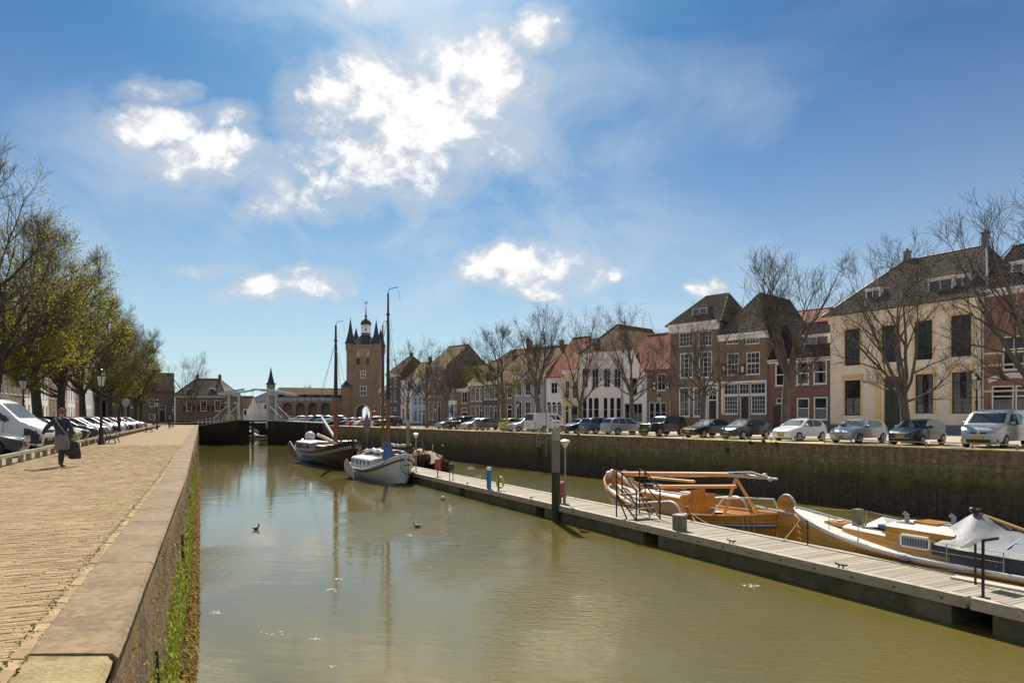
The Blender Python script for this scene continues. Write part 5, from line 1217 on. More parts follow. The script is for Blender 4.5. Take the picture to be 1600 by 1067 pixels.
CARS = {
 # profile from the nose underside over the roof to the tail underside; (x from the nose, z)
 'hatch': dict(L=3.95, W=1.70, belt=.90, wh=(.80, 3.28), r=.30, top=[(.10,.22),(.02,.34),(.0,.50),(.06,.66),(.30,.80),(.62,.88),(1.02,.97),(1.72,1.38),(2.0,1.44),(2.5,1.465),(3.1,1.41),(3.48,1.30),(3.80,.98),(3.90,.86),(3.95,.60),(3.92,.36),(3.84,.24)], ws=(6, 7), rw=(11, 12),
    side=[[(1.40,.95),(1.95,1.36),(2.36,1.385),(2.36,.93)],[(2.42,.93),(2.42,1.385),(3.05,1.33),(3.38,1.20),(3.20,1.0),(2.9,.95)]], dark=None),
 'sedan': dict(L=4.55, W=1.76, belt=.90, wh=(.88, 3.55), r=.32, top=[(.12,.22),(.03,.34),(.0,.50),(.05,.64),(.35,.76),(.8,.85),(1.35,.94),(2.05,1.33),(2.4,1.41),(2.8,1.42),(3.2,1.36),(3.45,1.26),(3.95,1.0),(4.40,.96),(4.52,.86),(4.55,.60),(4.5,.38),(4.4,.26)], ws=(6, 7), rw=(11, 12),
    side=[[(1.72,.95),(2.22,1.29),(2.72,1.34),(2.72,.93)],[(2.79,.93),(2.79,1.34),(3.15,1.29),(3.55,1.08),(3.55,.96)]], dark=None),
 'wagon': dict(L=4.35, W=1.75, belt=.92, wh=(.85, 3.45), r=.31, top=[(.12,.22),(.02,.34),(.0,.50),(.06,.66),(.30,.80),(.70,.90),(1.15,.99),(1.85,1.42),(2.2,1.50),(2.9,1.53),(3.5,1.50),(3.95,1.42),(4.22,1.02),(4.30,.88),(4.35,.60),(4.32,.38),(4.22,.26)], ws=(6, 7), rw=(11, 12),
    side=[[(1.55,.97),(2.08,1.40),(2.55,1.43),(2.55,.95)],[(2.62,.95),(2.62,1.43),(3.25,1.42),(3.32,.96)],[(3.39,.97),(3.33,1.41),(3.75,1.36),(3.98,1.05)]], dark=None),
 'suv': dict(L=4.40, W=1.80, belt=1.04, wh=(.85, 3.48), r=.36, top=[(.10,.36),(.02,.44),(.0,.60),(.02,.98),(.10,1.04),(.8,1.08),(1.32,1.12),(1.75,1.56),(1.95,1.64),(2.6,1.67),(3.5,1.66),(4.12,1.60),(4.28,1.12),(4.36,1.0),(4.40,.62),(4.36,.46),(4.3,.38)], ws=(6, 7), rw=(11, 12),
    side=[[(1.62,1.09),(1.95,1.53),(2.45,1.55),(2.45,1.08)],[(2.52,1.08),(2.52,1.55),(3.2,1.55),(3.2,1.08)],[(3.27,1.08),(3.27,1.55),(3.95,1.50),(4.05,1.12)]], dark=None),
 'van': dict(L=4.85, W=1.92, belt=1.15, wh=(.92, 3.95), r=.34, top=[(.10,.22),(.02,.34),(.0,.62),(.05,.86),(.22,1.02),(.60,1.14),(.92,1.24),(1.62,1.80),(1.95,1.92),(2.6,1.97),(4.0,1.97),(4.72,1.93),(4.80,1.2),(4.83,1.0),(4.85,.6),(4.84,.38),(4.76,.28)], ws=(6, 7), rw=(11, 12),
    side=[[(1.22,1.18),(1.78,1.70),(2.15,1.76),(2.15,1.14)],[(2.3,1.16),(2.3,1.74),(3.2,1.74),(3.2,1.16)]], dark=.44),
 'bigvan': dict(L=5.4, W=2.05, belt=1.30, wh=(1.0, 4.3), r=.36, top=[(.10,.22),(.02,.34),(.0,.72),(.05,.95),(.25,1.12),(.52,1.26),(.80,1.40),(1.52,2.10),(1.85,2.24),(2.6,2.30),(4.6,2.32),(5.28,2.28),(5.35,1.4),(5.38,1.1),(5.4,.6),(5.38,.40),(5.3,.30)], ws=(6, 7), rw=(11, 12),
    side=[[(1.14,1.34),(1.80,1.98),(2.5,2.02),(2.5,1.28)]], dark=.92),
 'boxvan': dict(L=4.7, W=1.72, belt=1.10, wh=(.75, 3.25), r=.32, top=[(.08,.24),(.01,.36),(.0,.62),(.06,.90),(.14,1.06),(.20,1.12),(.30,1.20),(.92,1.82),(1.25,1.93),(2.0,1.97),(3.9,1.97),(4.52,1.93),(4.64,1.15),(4.68,.95),(4.70,.6),(4.68,.40),(4.6,.30)], ws=(6, 7), rw=(11, 12),
    side=[[(.62,1.16),(1.12,1.72),(1.45,1.75),(1.45,1.12)],[(1.62,1.2),(1.62,1.72),(2.35,1.72),(2.35,1.2)]], dark=.36),
}
CACHE = {}
def car_geo(kind):
    if kind in CACHE: return CACHE[kind]
    S = CARS[kind]; L, W, hw = S['L'], S['W'], S['W']/2; belt = S['belt']; top = S['top']; zmax = max(p[1] for p in top)
    def yw(x, z):          # half width of the body at (x from nose, z)
        t = 1.0
        if x < .7: t -= .24*((.7-x)/.7)**2
        e = L-x
        if e < .6: t -= .14*((.6-e)/.6)**2
        if z > belt: t *= 1-(.27 if kind not in ('van', 'bigvan', 'boxvan') else .13)*((z-belt)/(zmax-belt))**1.05
        elif z < .55: t *= 1-.05*((.55-z)/.35)
        else: t *= 1-.015*(z-.55)/(belt-.55)
        return hw*t
    prof = list(top); zb = top[-1][1]; zf = top[0][1]; r = S['r']+.055
    for xw in (S['wh'][1], S['wh'][0]):
        n = 9
        for i in range(n+1):
            a = math.pi*i/n; x, z = xw+r*math.cos(a), S['r']+r*math.sin(a)
            prof.append((x, max(z, .22)))
    mats = None
    bm = bmesh.new(); TS = [-1, -.93, -.72, 0, .72, .93, 1]; ins = [.05, .016, 0, 0, 0, .016, .05]
    cx = sum(p[0] for p in prof)/len(prof)
    rings = []
    for t, i_ in zip(TS, ins):
        ring = []
        for (x, z) in prof:
            xx = x+(i_ if x < .5 else (-i_ if x > L-.5 else 0)); zz = z-(i_*.8 if z > .6 else 0)
            ring.append(bm.verts.new((xx, t, zz)))
        rings.append(ring)
    n = len(prof)
    for a, b_ in zip(rings, rings[1:]):
        for i in range(n): bm.faces.new((a[i], a[(i+1) % n], b_[(i+1) % n], b_[i]))
    bm.faces.new(rings[0][::-1]); bm.faces.new(rings[-1])
    for z in (.42, .62, belt-.08, belt, belt+(zmax-belt)*.35, belt+(zmax-belt)*.7, belt+(zmax-belt)*.9):
        bmesh.ops.bisect_plane(bm, geom=bm.verts[:]+bm.edges[:]+bm.faces[:], plane_co=(0, 0, z), plane_no=(0, 0, 1))
    for x in (.35, .7, 1.1, 1.5, L*.5, L-1.2, L-.6, L-.3):
        bmesh.ops.bisect_plane(bm, geom=bm.verts[:]+bm.edges[:]+bm.faces[:], plane_co=(x, 0, 0), plane_no=(1, 0, 0))
    for v in bm.verts: x, t, z = v.co; v.co = (L/2-x, t*yw(x, z), z)
    bmesh.ops.recalc_face_normals(bm, faces=bm.faces[:])
    me = bpy.data.meshes.new('body'); bm.to_mesh(me); bm.free()
    me.materials.append(M_blackpl); me.polygons.foreach_set('use_smooth', [True]*len(me.polygons)); me.set_sharp_from_angle(angle=math.radians(38))
    G = dict(body=me, yw=yw)
    def onside(poly, sgn, off=.010):
        return [(L/2-x, sgn*(yw(x, z)+off), z) for x, z in poly]
    def inset(poly, d):
        c = (sum(p[0] for p in poly)/len(poly), sum(p[1] for p in poly)/len(poly)); return [(p[0]+(c[0]-p[0])*d, p[1]+(c[1]-p[1])*d) for p in poly]
    sw = []
    for s in (1, -1):
        m = MB()
        for poly in S['side']: m.poly(onside(poly, s))
        sw.append(m.mesh('side_window', M_cglass, fix=True))
    G['side'] = sw
    def patch(i, j, tw, off, lo=.06, hi=.95):
        (x0, z0), (x1, z1) = top[i], top[j]; d = Vector((x1-x0, z1-z0)).normalized(); nx, nz = (-d.y, d.x)
        if nz < 0: nx, nz = -nx, -nz
        vs = []; fs = []; K = 5
        us = [lo+(hi-lo)*q/3 for q in range(4)]
        for u in us:
            x, z = x0+(x1-x0)*u, z0+(z1-z0)*u
            for k in range(K+1):
                t = -tw+2*tw*k/K; vs.append((L/2-(x+nx*off), t*yw(x, z), z+nz*off))
        for a in range(3):
            for k in range(K): fs.append((a*(K+1)+k, a*(K+1)+k+1, (a+1)*(K+1)+k+1, (a+1)*(K+1)+k))
        return vs, fs
    m = MB(); m.add(*patch(S['ws'][0], S['ws'][1], .88, .014)); G['ws'] = m.mesh('windscreen', M_cglass, True)
    m = MB(); m.add(*patch(S['rw'][0], S['rw'][1], .84, .014, .1, .92)); G['rw'] = m.mesh('rear_window', M_cglass, True)
    r0 = S['r']; m = MB(); m.tube([(0, -.10, 0), (0, .10, 0)], r0, 18); m.tube([(0, -.105, 0), (0, .105, 0)], r0*.80, 18); G['tyre'] = m.mesh('tyre', M_tyre, 40)
    m = MB(); m.tube([(0, .09, 0), (0, .112, 0)], r0*.64, 14); 
    for k in range(5): a = k*2*math.pi/5; m.beam((0, .115, 0), (r0*.6*math.cos(a), .118, r0*.6*math.sin(a)), .02, .09)
    m.tube([(0, .11, 0), (0, .13, 0)], r0*.16, 8); G['rim'] = m.mesh('rim', M_rim, 40)
    big = kind in ('van', 'bigvan', 'suv', 'boxvan'); zl = .66 if not big else (.78 if kind != 'bigvan' else .98)
    if kind == 'suv': zl = .86
    hl = []
    for s in (1, -1):
        m = MB()
        if kind == 'suv': m.lathe([(.11, 0), (.12, .03), (.02, .06)], 12, (0, 0, 0)); 
        m2 = MB(); pts = []
        # wraparound lens: strip on the nose surface from front to flank
        vs = []; K = 6; h0 = .09 if not big else .15
        for k in range(K+1):
            t = .52+.47*k/K; back = .02+.52*(k/K)**2.0
            for dz in (-h0*(.8-.15*k/K), h0*(.75+.65*k/K)):
                z = zl+dz+.05*k/K
                # find x of profile at z on the nose
                xn = 0
                for (a, b_) in zip(top, top[1:]):
                    if a[1] <= z <= b_[1] and a[0] < 1.2: xn = a[0]+(b_[0]-a[0])*(z-a[1])/max(1e-6, b_[1]-a[1]); break
                x = xn+back*(.55 if dz < 0 else .9); vs.append((L/2-x+.016, s*min(t, 1)*(yw(x, z)+.014), z))
        m2.add(vs, [(2*k, 2*k+2, 2*k+3, 2*k+1) for k in range(K)])
        hl.append(m2.mesh('headlight', M_lamp, True))
    G['hl'] = hl
    tl = []
    for s in (1, -1):
        m = MB(); zt = belt-.10 if not big else belt-.25; vs = []
        for k in range(5):
            t = .66+.34*k/4; back = .02+.25*(k/4)**2
            for dz in (-.13, .13 if not big else .2):
                z = zt+dz; x = L
                for (a, b_) in zip(top[::-1], top[::-1][1:]):
                    if a[1] <= z <= b_[1] and a[0] > L-1.2: x = a[0]+(b_[0]-a[0])*(z-a[1])/max(1e-6, b_[1]-a[1]); break
                xx = x-back; vs.append((L/2-xx-.016, s*t*(yw(xx, z)+.014), z))
        m.add(vs, [(2*k, 2*k+2, 2*k+3, 2*k+1) for k in range(4)]); tl.append(m.mesh('tail_light', M_tail, True))
    G['tl'] = tl
    def frontx(z):
        for (a, b_) in zip(top, top[1:]):
            if a[1] <= z <= b_[1] and a[0] < 1.0: return a[0]+(b_[0]-a[0])*(z-a[1])/max(1e-6, b_[1]-a[1])
        return 0
    # lower intake and grille
    m = MB(); 
    def fpatch(t0, t1, z0, z1, off):
        vs = []
        for k in range(5):
            t = t0+(t1-t0)*k/4
            for z in (z0, z1): x = frontx(z)+.10*abs(t)**3; vs.append((L/2-x+off, t*yw(max(x, .03), z), z))
        m.add(vs, [(2*k, 2*k+2, 2*k+3, 2*k+1) for k in range(4)])
    fpatch(-.62, .62, .30, .42, .012)
    if kind == 'suv': fpatch(-.5, .5, .74, .94, .014)
    elif big: fpatch(-.55, .55, zl-.06, zl+.02, .014)
    else: fpatch(-.40, .40, zl-.03, zl+.03, .014)
    G['grille'] = m.mesh('grille', M_blackpl, False)
    zp = .50 if not big else .52; m = MB(); m.box(L/2-frontx(zp)+.012, -.26, zp-.055, L/2-frontx(zp)+.03, .26, zp+.055)
    x = L/2-frontx(zp)+.0315; m.quad((x, .26, zp-.055), (x, .21, zp-.055), (x, .21, zp+.055), (x, .26, zp+.055), 1)
    for k in range(6): y = .16-.065*k-(.02 if k > 1 else 0)-(.02 if k > 3 else 0); m.box(x, y-.035, zp-.032, x+.001, y-.003, zp+.032, 2)
    G['plate'] = m.mesh('number_plate', [M_plate, M_plb, M_blackpl], False)
    m = MB(); xr = -L/2-.02; zq = .62 if kind in ('hatch', 'wagon', 'suv') else .70; xq = L
    for (a, b_) in zip(top[::-1], top[::-1][1:]):
        if a[1] <= zq <= b_[1] and a[0] > L-1: xq = a[0]+(b_[0]-a[0])*(zq-a[1])/max(1e-6, b_[1]-a[1]); break
    m.box(L/2-xq-.03, -.26, zq-.055, L/2-xq-.012, .26, zq+.055); G['rplate'] = m.mesh('number_plate', M_plate, False)
    mir = []
    xm = S['side'][0][0][0]+.12; zm = belt+.12
    for s in (1, -1):
        m = MB(); y = yw(xm, zm); m.ell((L/2-xm, s*(y+.13), zm), (.07, .12, .085 if kind != 'bigvan' else .16), 8, 6); m.beam((L/2-xm, s*(y-.03), zm-.04), (L/2-xm, s*(y+.08), zm-.03), .05, .04); mir.append(m.mesh('mirror', M_blackpl, True))
    G['mir'] = mir
    # dark sill / bumper strip for vans with unpainted plastic
    if S['dark']:
        m = MB()
        zs_ = [.26, .36, S['dark']]; vs = []; K = 12; cols_ = []
        for k in range(K+1):
            t = -1+2*k/K
            for z in zs_: x = frontx(max(z, top[0][1]))+.30*max(0, abs(t)-.6)**2/.16*.6; vs.append((L/2-x+.022, t*(yw(x, z)+.02), z))
        m.add(vs, [(3*k+q, 3*k+3+q, 3*k+4+q, 3*k+1+q) for k in range(K) for q in range(2)])
        if kind == 'bigvan':
            for s in (1, -1):
                xs = (.015, .12, .25, .4, .52, .60); vs = [(L/2-x, s*(yw(x, z)+.02), z) for x in xs for z in (.34, .52, .66+.34*math.sin(min(1, x/.55)*1.57))]; m.add(vs, [(3*k+q, 3*k+3+q, 3*k+4+q, 3*k+1+q) for k in range(5) for q in range(2)])
                for (x0, x1, z0, z1) in ((1.42, 3.9, .70, .80), (4.7, 5.25, .70, .80), (1.36, 1.375, .5, 1.3), (2.56, 2.575, .4, 2.0), (4.0, 4.012, .8, 2.0)): vs = [(L/2-x, s*(yw(x, z)+.012), z) for x in (x0, x1) for z in (z0, (z0+z1)/2, z1)]; m.add(vs, [(0, 3, 4, 1), (1, 4, 5, 2)])
        G['bump'] = m.mesh('bumper', M_blackpl, True)
    CACHE[kind] = G; return G
def car(kind, name, label, cat, x, y, z, ang, pmat, group, detail=True, mirror_mat=None, extra=None, plate=True):
    """ang = heading of the nose"""
    S = CARS[kind]; G = car_geo(kind); t = thing(name, label, cat, (x, y, z), ang, group)
    b = link('body', G['body'], t); setmat(b, 0, pmat)
    for s in G['side']: link('side_window', s, t)
    link('windscreen', G['ws'], t); link('rear_window', G['rw'], t)
    for me in G['hl']: link('headlight', me, t)
    for me in G['tl']: link('tail_light', me, t)
    link('grille', G['grille'], t); link('number_plate', G['plate'], t); link('number_plate', G['rplate'], t)
    for me in G['mir']:
        o = link('mirror', me, t)
        if mirror_mat: setmat(o, 0, mirror_mat)
    if 'bump' in G: link('bumper', G['bump'], t)
    for i, xw in enumerate(S['wh']):
        for s in (1, -1):
            w = bpy.data.objects.new('wheel', G['tyre']); col.objects.link(w); w.parent = t
            w.location = (S['L']/2-xw, s*(S['W']/2-.115), S['r']); w.rotation_euler = (0, R.uniform(0, 6), 0 if s > 0 else math.pi)
            link('rim', G['rim'], w)
    return t
P_ = dict(white=paint('white', (.70, .71, .72)), silver=paint('silver', (.40, .41, .42), .55, .32), black=paint('black', (.008, .008, .010)), navy=paint('navy', (.010, .016, .040)), blue=paint('steel_blue', (.07, .11, .16), .3),
   lblue=paint('silver_blue', (.33, .37, .42), .4), yellow=paint('yellow', (.60, .42, .02)), gold=paint('gold', (.38, .30, .12), .5, .35), red=paint('red', (.36, .015, .02)), grey=paint('grey', (.12, .12, .13), .3), teal=paint('pale_teal', (.30, .40, .43), .3), lav=paint('lavender', (.45, .45, .53), .3), cyan=paint('turquoise', (.03, .30, .42), .2), dgrey=paint('dark_grey', (.03, .032, .036), .2), beige=paint('beige', (.45, .40, .30), .3))
def right_cars():
    g = 'cars parked along the right quay'
    # kind, name, px centre, label, cat, paint, facing ('n' nose to the water, 't' tail to the water), turn
    C = [('van', 'silver_van', 1556, 'silver panel van with yellow plate and black lower bumper at the right frame edge', 'van', 'silver', 'n', 5),
         ('hatch', 'parked_car', 1433, 'black small hatchback with bright bumper strip in front of the cream house', 'car', 'black', 'n', 3),
         ('hatch', 'parked_car', 1341, 'silver hatchback in front of the cream house, left of the black small hatchback', 'car', 'silver', 'n', 0),
         ('hatch', 'parked_car', 1249, 'white hatchback parked in front of the dark red brick house', 'car', 'white', 'n', 0),
         ('hatch', 'parked_car', 1164, 'dark blue black hatchback in front of the many paned shopfront', 'car', 'dgrey', 'n', 0),
         ('sedan', 'parked_car', 1107, 'black low saloon in front of the ornate white doorway', 'car', 'black', 'n', 0),
         ('suv', 'parked_car', 1036, 'black boxy off road car in front of the hourglass shutters', 'car', 'black', 'n', 4),
         ('wagon', 'parked_car', 976, 'silver blue estate car with red tail light showing, left of the black off road car', 'car', 'lblue', 't', -6),
         ('wagon', 'parked_car', 941, 'steel blue people carrier with its tail to the water', 'car', 'blue', 't', -4),
         ('hatch', 'parked_car', 908, 'navy small car with nose to the water beside the blue people carrier', 'car', 'navy', 'n', 0),
         ('boxvan', 'white_van', 851, 'white panel van with its tail to the water behind the tall mooring pile', 'van', 'white', 't', 10),
         ('hatch', 'parked_car', 818, 'lavender white small car tucked beside the white panel van', 'car', 'lav', 'n', 0),
         ('hatch', 'parked_car', 806, 'bright yellow hatchback beside the white panel van', 'car', 'yellow', 't', 0),
         ('hatch', 'parked_car', 765, 'dark grey hatchback left of the leafy right quay tree', 'car', 'grey', 't', -3),
         ('hatch', 'parked_car', 743.5, 'pale silver blue hatchback between the dark grey hatchback and the black tall car', 'car', 'lblue', 'n', 0),
         ('suv', 'parked_car', 723, 'black tall car between two pale small cars on the far right quay', 'car', 'black', 'n', 4),
         ('hatch', 'parked_car', 703, 'pale teal hatchback at the left end of the row by the blue sign', 'car', 'teal', 'n', 0)]
    for (kd, nm, px, lab, cat, pc, face, turn) in C:
        off = 2.0+CARS[kd]['L']/2*.95
        if pc == 'yellow': off += .8
        k = (px-800)/F; Y = (43.1+off*1.176)/(.619+k); X = k*Y
        a = AR if face == 'n' else AR+math.pi
        t = car(kd, nm, lab, cat, X, Y, ZR+.012, a+math.radians(turn), P_[pc], g, mirror_mat=P_[pc] if pc in ('white', 'silver') else None)
        if px == 1433:
            m = MB(); m.box(CARS['hatch']['L']/2+.0, -.5, .385, CARS['hatch']['L']/2+.03, .5, .425); m.build('bumper_strip', M_chrome, t)
        if kd == 'suv' and px == 1036:
            m = MB()
            for y in (-.62, .62): m.beam((.6, y, 1.70), (-1.7, y, 1.70), .05, .05)
            m.build('roof_rail', M_blackpl, t)
            for y in (-.62, .62):
                m = MB(); m.lathe([(.10, 0), (.11, .03), (.03, .05)], 12, (0, 0, 0)); o = m.build('round_headlight', M_lamp, t); o.rotation_euler = (0, math.pi/2, 0); o.location = (2.19, y, .84)
        if px in (1556, 1249):   # diamond badge and grille bar
            Lk = CARS[kd]['L']/2; zb = .80 if kd == 'van' else .66; m = MB(); xx = Lk-.02
            m.add([(xx+.03, 0, zb-.12), (xx+.03, .085, zb), (xx+.03, 0, zb+.12), (xx+.03, -.085, zb), (xx+.045, 0, zb-.05), (xx+.045, .035, zb), (xx+.045, 0, zb+.05), (xx+.045, -.035, zb)], [(0, 1, 5, 4), (1, 2, 6, 5), (2, 3, 7, 6), (3, 0, 4, 7)])
            m.build('badge', M_chrome, t)
        if px == 1556:
            m = MB(); m.lathe([(.09, 0), (.09, .02)], 12); 
            for sx, c in ((.55, 'turquoise_print'), ):
                m = MB(); yv = CARS['van']['W']/2*.93; m.add([(-.8+.35*math.cos(i*math.pi/6), (yv+.02), 1.42+.30*math.sin(i*math.pi/6)*(1 if i % 2 else .6)) for i in range(12)], [tuple(range(12))]); m.build('side_print', pm(c, (.05, .40, .52), None, 3, .4), t)
right_cars()
def left_cars():
    g = 'cars parked nose to the rail on the left quay'
    def put(kd, nm, Yn, lab, cat, pc, turn=0, back=.0, **k):
        L = CARS[kd]['L']; n = nl; p = Vector((XL(Yn)-RAILX-.55, Yn, 0))-n*(L/2+back)
        return car(kd, nm, lab, cat, p.x, p.y, .006, AL+math.radians(turn), P_[pc], g, **k)
    t = put('sedan', 'parked_car', 26.0, 'navy saloon with chrome grille at the left frame edge', 'car', 'navy', 0, .1)
    m = MB(); m.box(2.25, -.36, .56, 2.31, .36, .78)
    for k in range(6): m.box(2.31, -.33, .58+.033*k, 2.32, .33, .59+.033*k, 1)
    m.build('radiator_grille', [M_chrome, M_blackpl], t)
    t = put('bigvan', 'white_van', 30.6, 'white delivery van with black bumper and roof ladder rack on the left quay', 'van', 'white', -10, .1)
    m = MB()
    for y in (-.7, .7): m.beam((.9, y, 2.42), (-2.2, y, 2.44), .05, .06)
    for k in range(5): m.beam((.8-.7*k, -.7, 2.45), (.8-.7*k, .7, 2.45), .05, .05)
    m.build('roof_rack', M_rim, t)
    seq = [('wagon', 'black', 'black estate car just behind the white delivery van'), ('hatch', 'grey', 'grey hatchback beyond the black estate car on the left quay'), ('sedan', 'gold', 'gold saloon right beside the walking woman'), ('sedan', 'dgrey', 'dark grey saloon next to the gold saloon'), ('wagon', 'navy', 'dark navy car two places beyond the gold saloon'),
           ('hatch', 'grey', 'grey hatchback right behind the first lamp post'), ('hatch', 'silver', 'silver car behind the first bench'), ('wagon', 'red', 'red estate car partly hidden beyond the first bench'), ('hatch', 'dgrey', 'dark car beyond the red estate car on the left quay'), ('hatch', 'lblue', 'silver blue car beside the dark pay pillar'), ('wagon', 'silver', 'silver estate car beyond the dark pay pillar'),
           ('hatch', 'dgrey', 'dark grey hatchback in the middle of the far left row'), ('hatch', 'navy', 'navy hatchback in the far part of the left row'), ('sedan', 'blue', 'steel blue saloon in the far part of the left row'), ('hatch', 'silver', 'silver hatchback near the second bench'), ('hatch', 'black', 'black hatchback near the second bench'), ('wagon', 'red', 'red car near the second lamp post'), ('hatch', 'white', 'white car at the far end of the left row'), ('sedan', 'red', 'last red car at the far end of the left row')]
    Y = 34.2
    for (kd, pc, lab) in seq:
        put(kd, 'parked_car', Y, lab, 'car', pc, R.uniform(-2, 2), R.uniform(0, .5)); Y += 2.72 if Y < 60 else 3.0
left_cars()
def far_cars():
    g = 'cars parked in front of the gate tower'
    C = [('hatch', 466, 'white', 'silvery white car at the left end of the row below the arcade wall'), ('hatch', 481, 'silver', 'silver car below the second arch of the arcade wall'), ('wagon', 492, 'grey', 'grey car below the third arch of the arcade wall'), ('hatch', 507, 'cyan', 'turquoise car below the arcade wall'), ('wagon', 523, 'white', 'white car just right of the turquoise car'), ('sedan', 534, 'black', 'black car left of the gate arch'), ('hatch', 547, 'dgrey', 'dark car under the gate tower left of the red car'), ('hatch', 559, 'red', 'red car in front of the gate passage'),
         ('hatch', 571, 'white', 'white car with a bright glint in front of the gate tower'), ('suv', 584, 'red', 'red van like car at the right foot of the gate tower'), ('hatch', 598, 'lblue', 'pale blue car right of the red van like car'), ('suv', 607, 'black', 'black tall car at the left end of the right quay houses')]
    for i, (kd, px, pc, lab) in enumerate(C):
        Y = 138-i*1.6 if px < 540 else 122-(px-540)*.25
        k = (px-800)/F
        if px >= 540: Y = (43.1+5.2*1.17)/(.619+k)*.99
        car(kd, 'parked_car', lab, 'car', k*Y, Y, ZR+.01+(.35 if px < 530 else 0), (math.radians(205+R.uniform(-8, 8))) if px < 540 else AR+R.uniform(-.1, .1), P_[pc], g)
far_cars()

# ================================================================== TREES
M_bark = pm('grey_bark', (.18, .145, .105), (.11, .09, .068), 3, .95, .02, bscale=9, dirt=((.12, .12, .045), .35), stretch=(1, 1, .4))
M_bark2 = pm('dark_bark', (.07, .056, .045), (.04, .033, .027), 3, .95, .02, bscale=9, stretch=(1, 1, .4))
M_twig = pm('brown_twigs', (.105, .083, .066), (.07, .055, .045), 2, .9)
M_twig2 = pm('dark_twigs', (.13, .092, .062), (.085, .062, .044), 2, .9)
M_leaf = pm('spring_leaf', (.36, .36, .035), (.27, .255, .03), .5, .7, island=.4)
def leafmat():
    m = M_leaf; g = NT(m.node_tree); b = m.node_tree.nodes['Principled BSDF']; out = m.node_tree.nodes['Material Output']
    t = g.n('ShaderNodeBsdfTranslucent'); 
    for l in b.inputs['Base Color'].links: m.node_tree.links.new(l.from_socket, t.inputs[0])
    mx = g.n('ShaderNodeMixShader'); mx.inputs[0].default_value = .62
    m.node_tree.links.new(b.outputs[0], mx.inputs[1]); m.node_tree.links.new(t.outputs[0], mx.inputs[2]); m.node_tree.links.new(mx.outputs[0], out.inputs[0])
leafmat()
def make_tree(seed, H, trunk_h, r0, spread, limbs, dens, lean=(0, 0), leafy=0, low=0.0, up=.5, leafmode='all'):
    """returns meshes: trunk (trunk + main limbs), crown (branches + twigs), leaves or None"""
    q = random.Random(seed); T = MB(); C = MB(); Lf = MB(); tips = []
    def wander(p, d, L, n, jit, trop):
        pts = [p.copy()]; d = d.copy()
        for i in range(n):
            d = (d+Vector((q.gauss(0, jit), q.gauss(0, jit), q.gauss(0, jit)+trop))).normalized(); p = p+d*(L/n); pts.append(p.copy())
        return pts, d
    def at(pts, t):
        f = t*(len(pts)-1); i = min(int(f), len(pts)-2); return pts[i].lerp(pts[i+1], f-i), (pts[i+1]-pts[i]).normalized()
    def side(d, ang, az):
        o = d.orthogonal().normalized(); o2 = d.cross(o); s = o*math.cos(az)+o2*math.sin(az); return (d*math.cos(ang)+s*math.sin(ang)).normalized()
    crown_c = Vector((lean[0]*H*.5, lean[1]*H*.5, trunk_h+(H-trunk_h)*.42)); rx = spread; rz = (H-trunk_h)*.575
    def inside(p):
        v = p-crown_c; return (v.x/rx)**2+(v.y/rx)**2+(v.z/rz)**2
    def grow(p, d, L, r, lvl):
        n = {1: 6, 2: 5, 3: 3, 4: 2, 5: 1}[lvl]; jit = {1: .10, 2: .14, 3: .18, 4: .22, 5: .2}[lvl]
        pts, dd = wander(p, d, L, n, jit, {1: .05*up*2, 2: .05, 3: .05, 4: .03, 5: 0}[lvl])
        if lvl >= 1:
            for i, pp in enumerate(pts):
                if i > (1 if lvl == 1 else 0) and inside(pp) > (.96 if lvl == 1 else 1.05): pts = pts[:i+1]; break
            if len(pts) < 2: return
        k = len(pts); rad = [max(r*(1-.78*i/(k-1)), (.0064 if H < 14.5 and not leafy > 9000 else .0055) if lvl > 3 else .008) for i in range(k)]
        (T if lvl == 1 else C).tube(pts, rad, {1: 7, 2: 5, 3: 4, 4: 3, 5: 3}[lvl], cap=False)
        if lvl >= 4: tips.append((pts[-1], dd))
        if lvl == 5: return
        nb = {1: 8, 2: 7, 3: 6, 4: 3}[lvl]; nb = max(2, int(nb*dens*q.uniform(.8, 1.2)))
        for b_ in range(nb):
            t = q.uniform(.22 if lvl == 1 else .15, 1.0) if b_ < nb-1 else 1.0
            pp, tan = at(pts, t); ang = q.uniform(.45, .95) if t < .98 else q.uniform(.0, .35)
            if lvl >= 3: ang = q.uniform(.35, .8)
            nd = side(tan, ang, q.uniform(0, 6.28)); nd = (nd+Vector((0, 0, .22*up*2))).normalized()
            if lvl <= 2 and nd.z < -.15: nd.z = abs(nd.z)*.3; nd.normalize()
            ll = L*q.uniform(.42, .68)*(1.05-.35*t) if t < .98 else L*q.uniform(.5, .7)
            ll = min(ll, {1: 9, 2: 2.6, 3: 1.15, 4: .55}[lvl])
            grow(pp, nd, ll, max(rad[min(int(t*(k-1)), k-1)]*q.uniform(.5, .68), .006), lvl+1)
    # trunk
    tp, td = wander(Vector((0, 0, -.1)), Vector((lean[0], lean[1], 1)).normalized(), trunk_h+.1, 7, .035, .02)
    k = len(tp); T.tube(tp, [r0*(1.38 if i == 0 else 1.0-.035*i)+(.12*r0 if i == 1 else 0) for i in range(k)], 10, cap=True)
    fork = tp[-1]; L0 = (H-trunk_h)
    for i in range(limbs):
        az = i*2*math.pi/limbs+q.uniform(-.4, .4); el = q.uniform(.38, .78) if i else .12
        d = Vector((math.cos(az)*math.sin(el), math.sin(az)*math.sin(el), math.cos(el))); p, _ = at(tp, 1.0 if i < 2 else q.uniform(.86, 1.0))
        grow(p, d, L0*q.uniform(.78, 1.0)*(1.0 if el < .5 else .86), r0*q.uniform(.34, .48), 1)
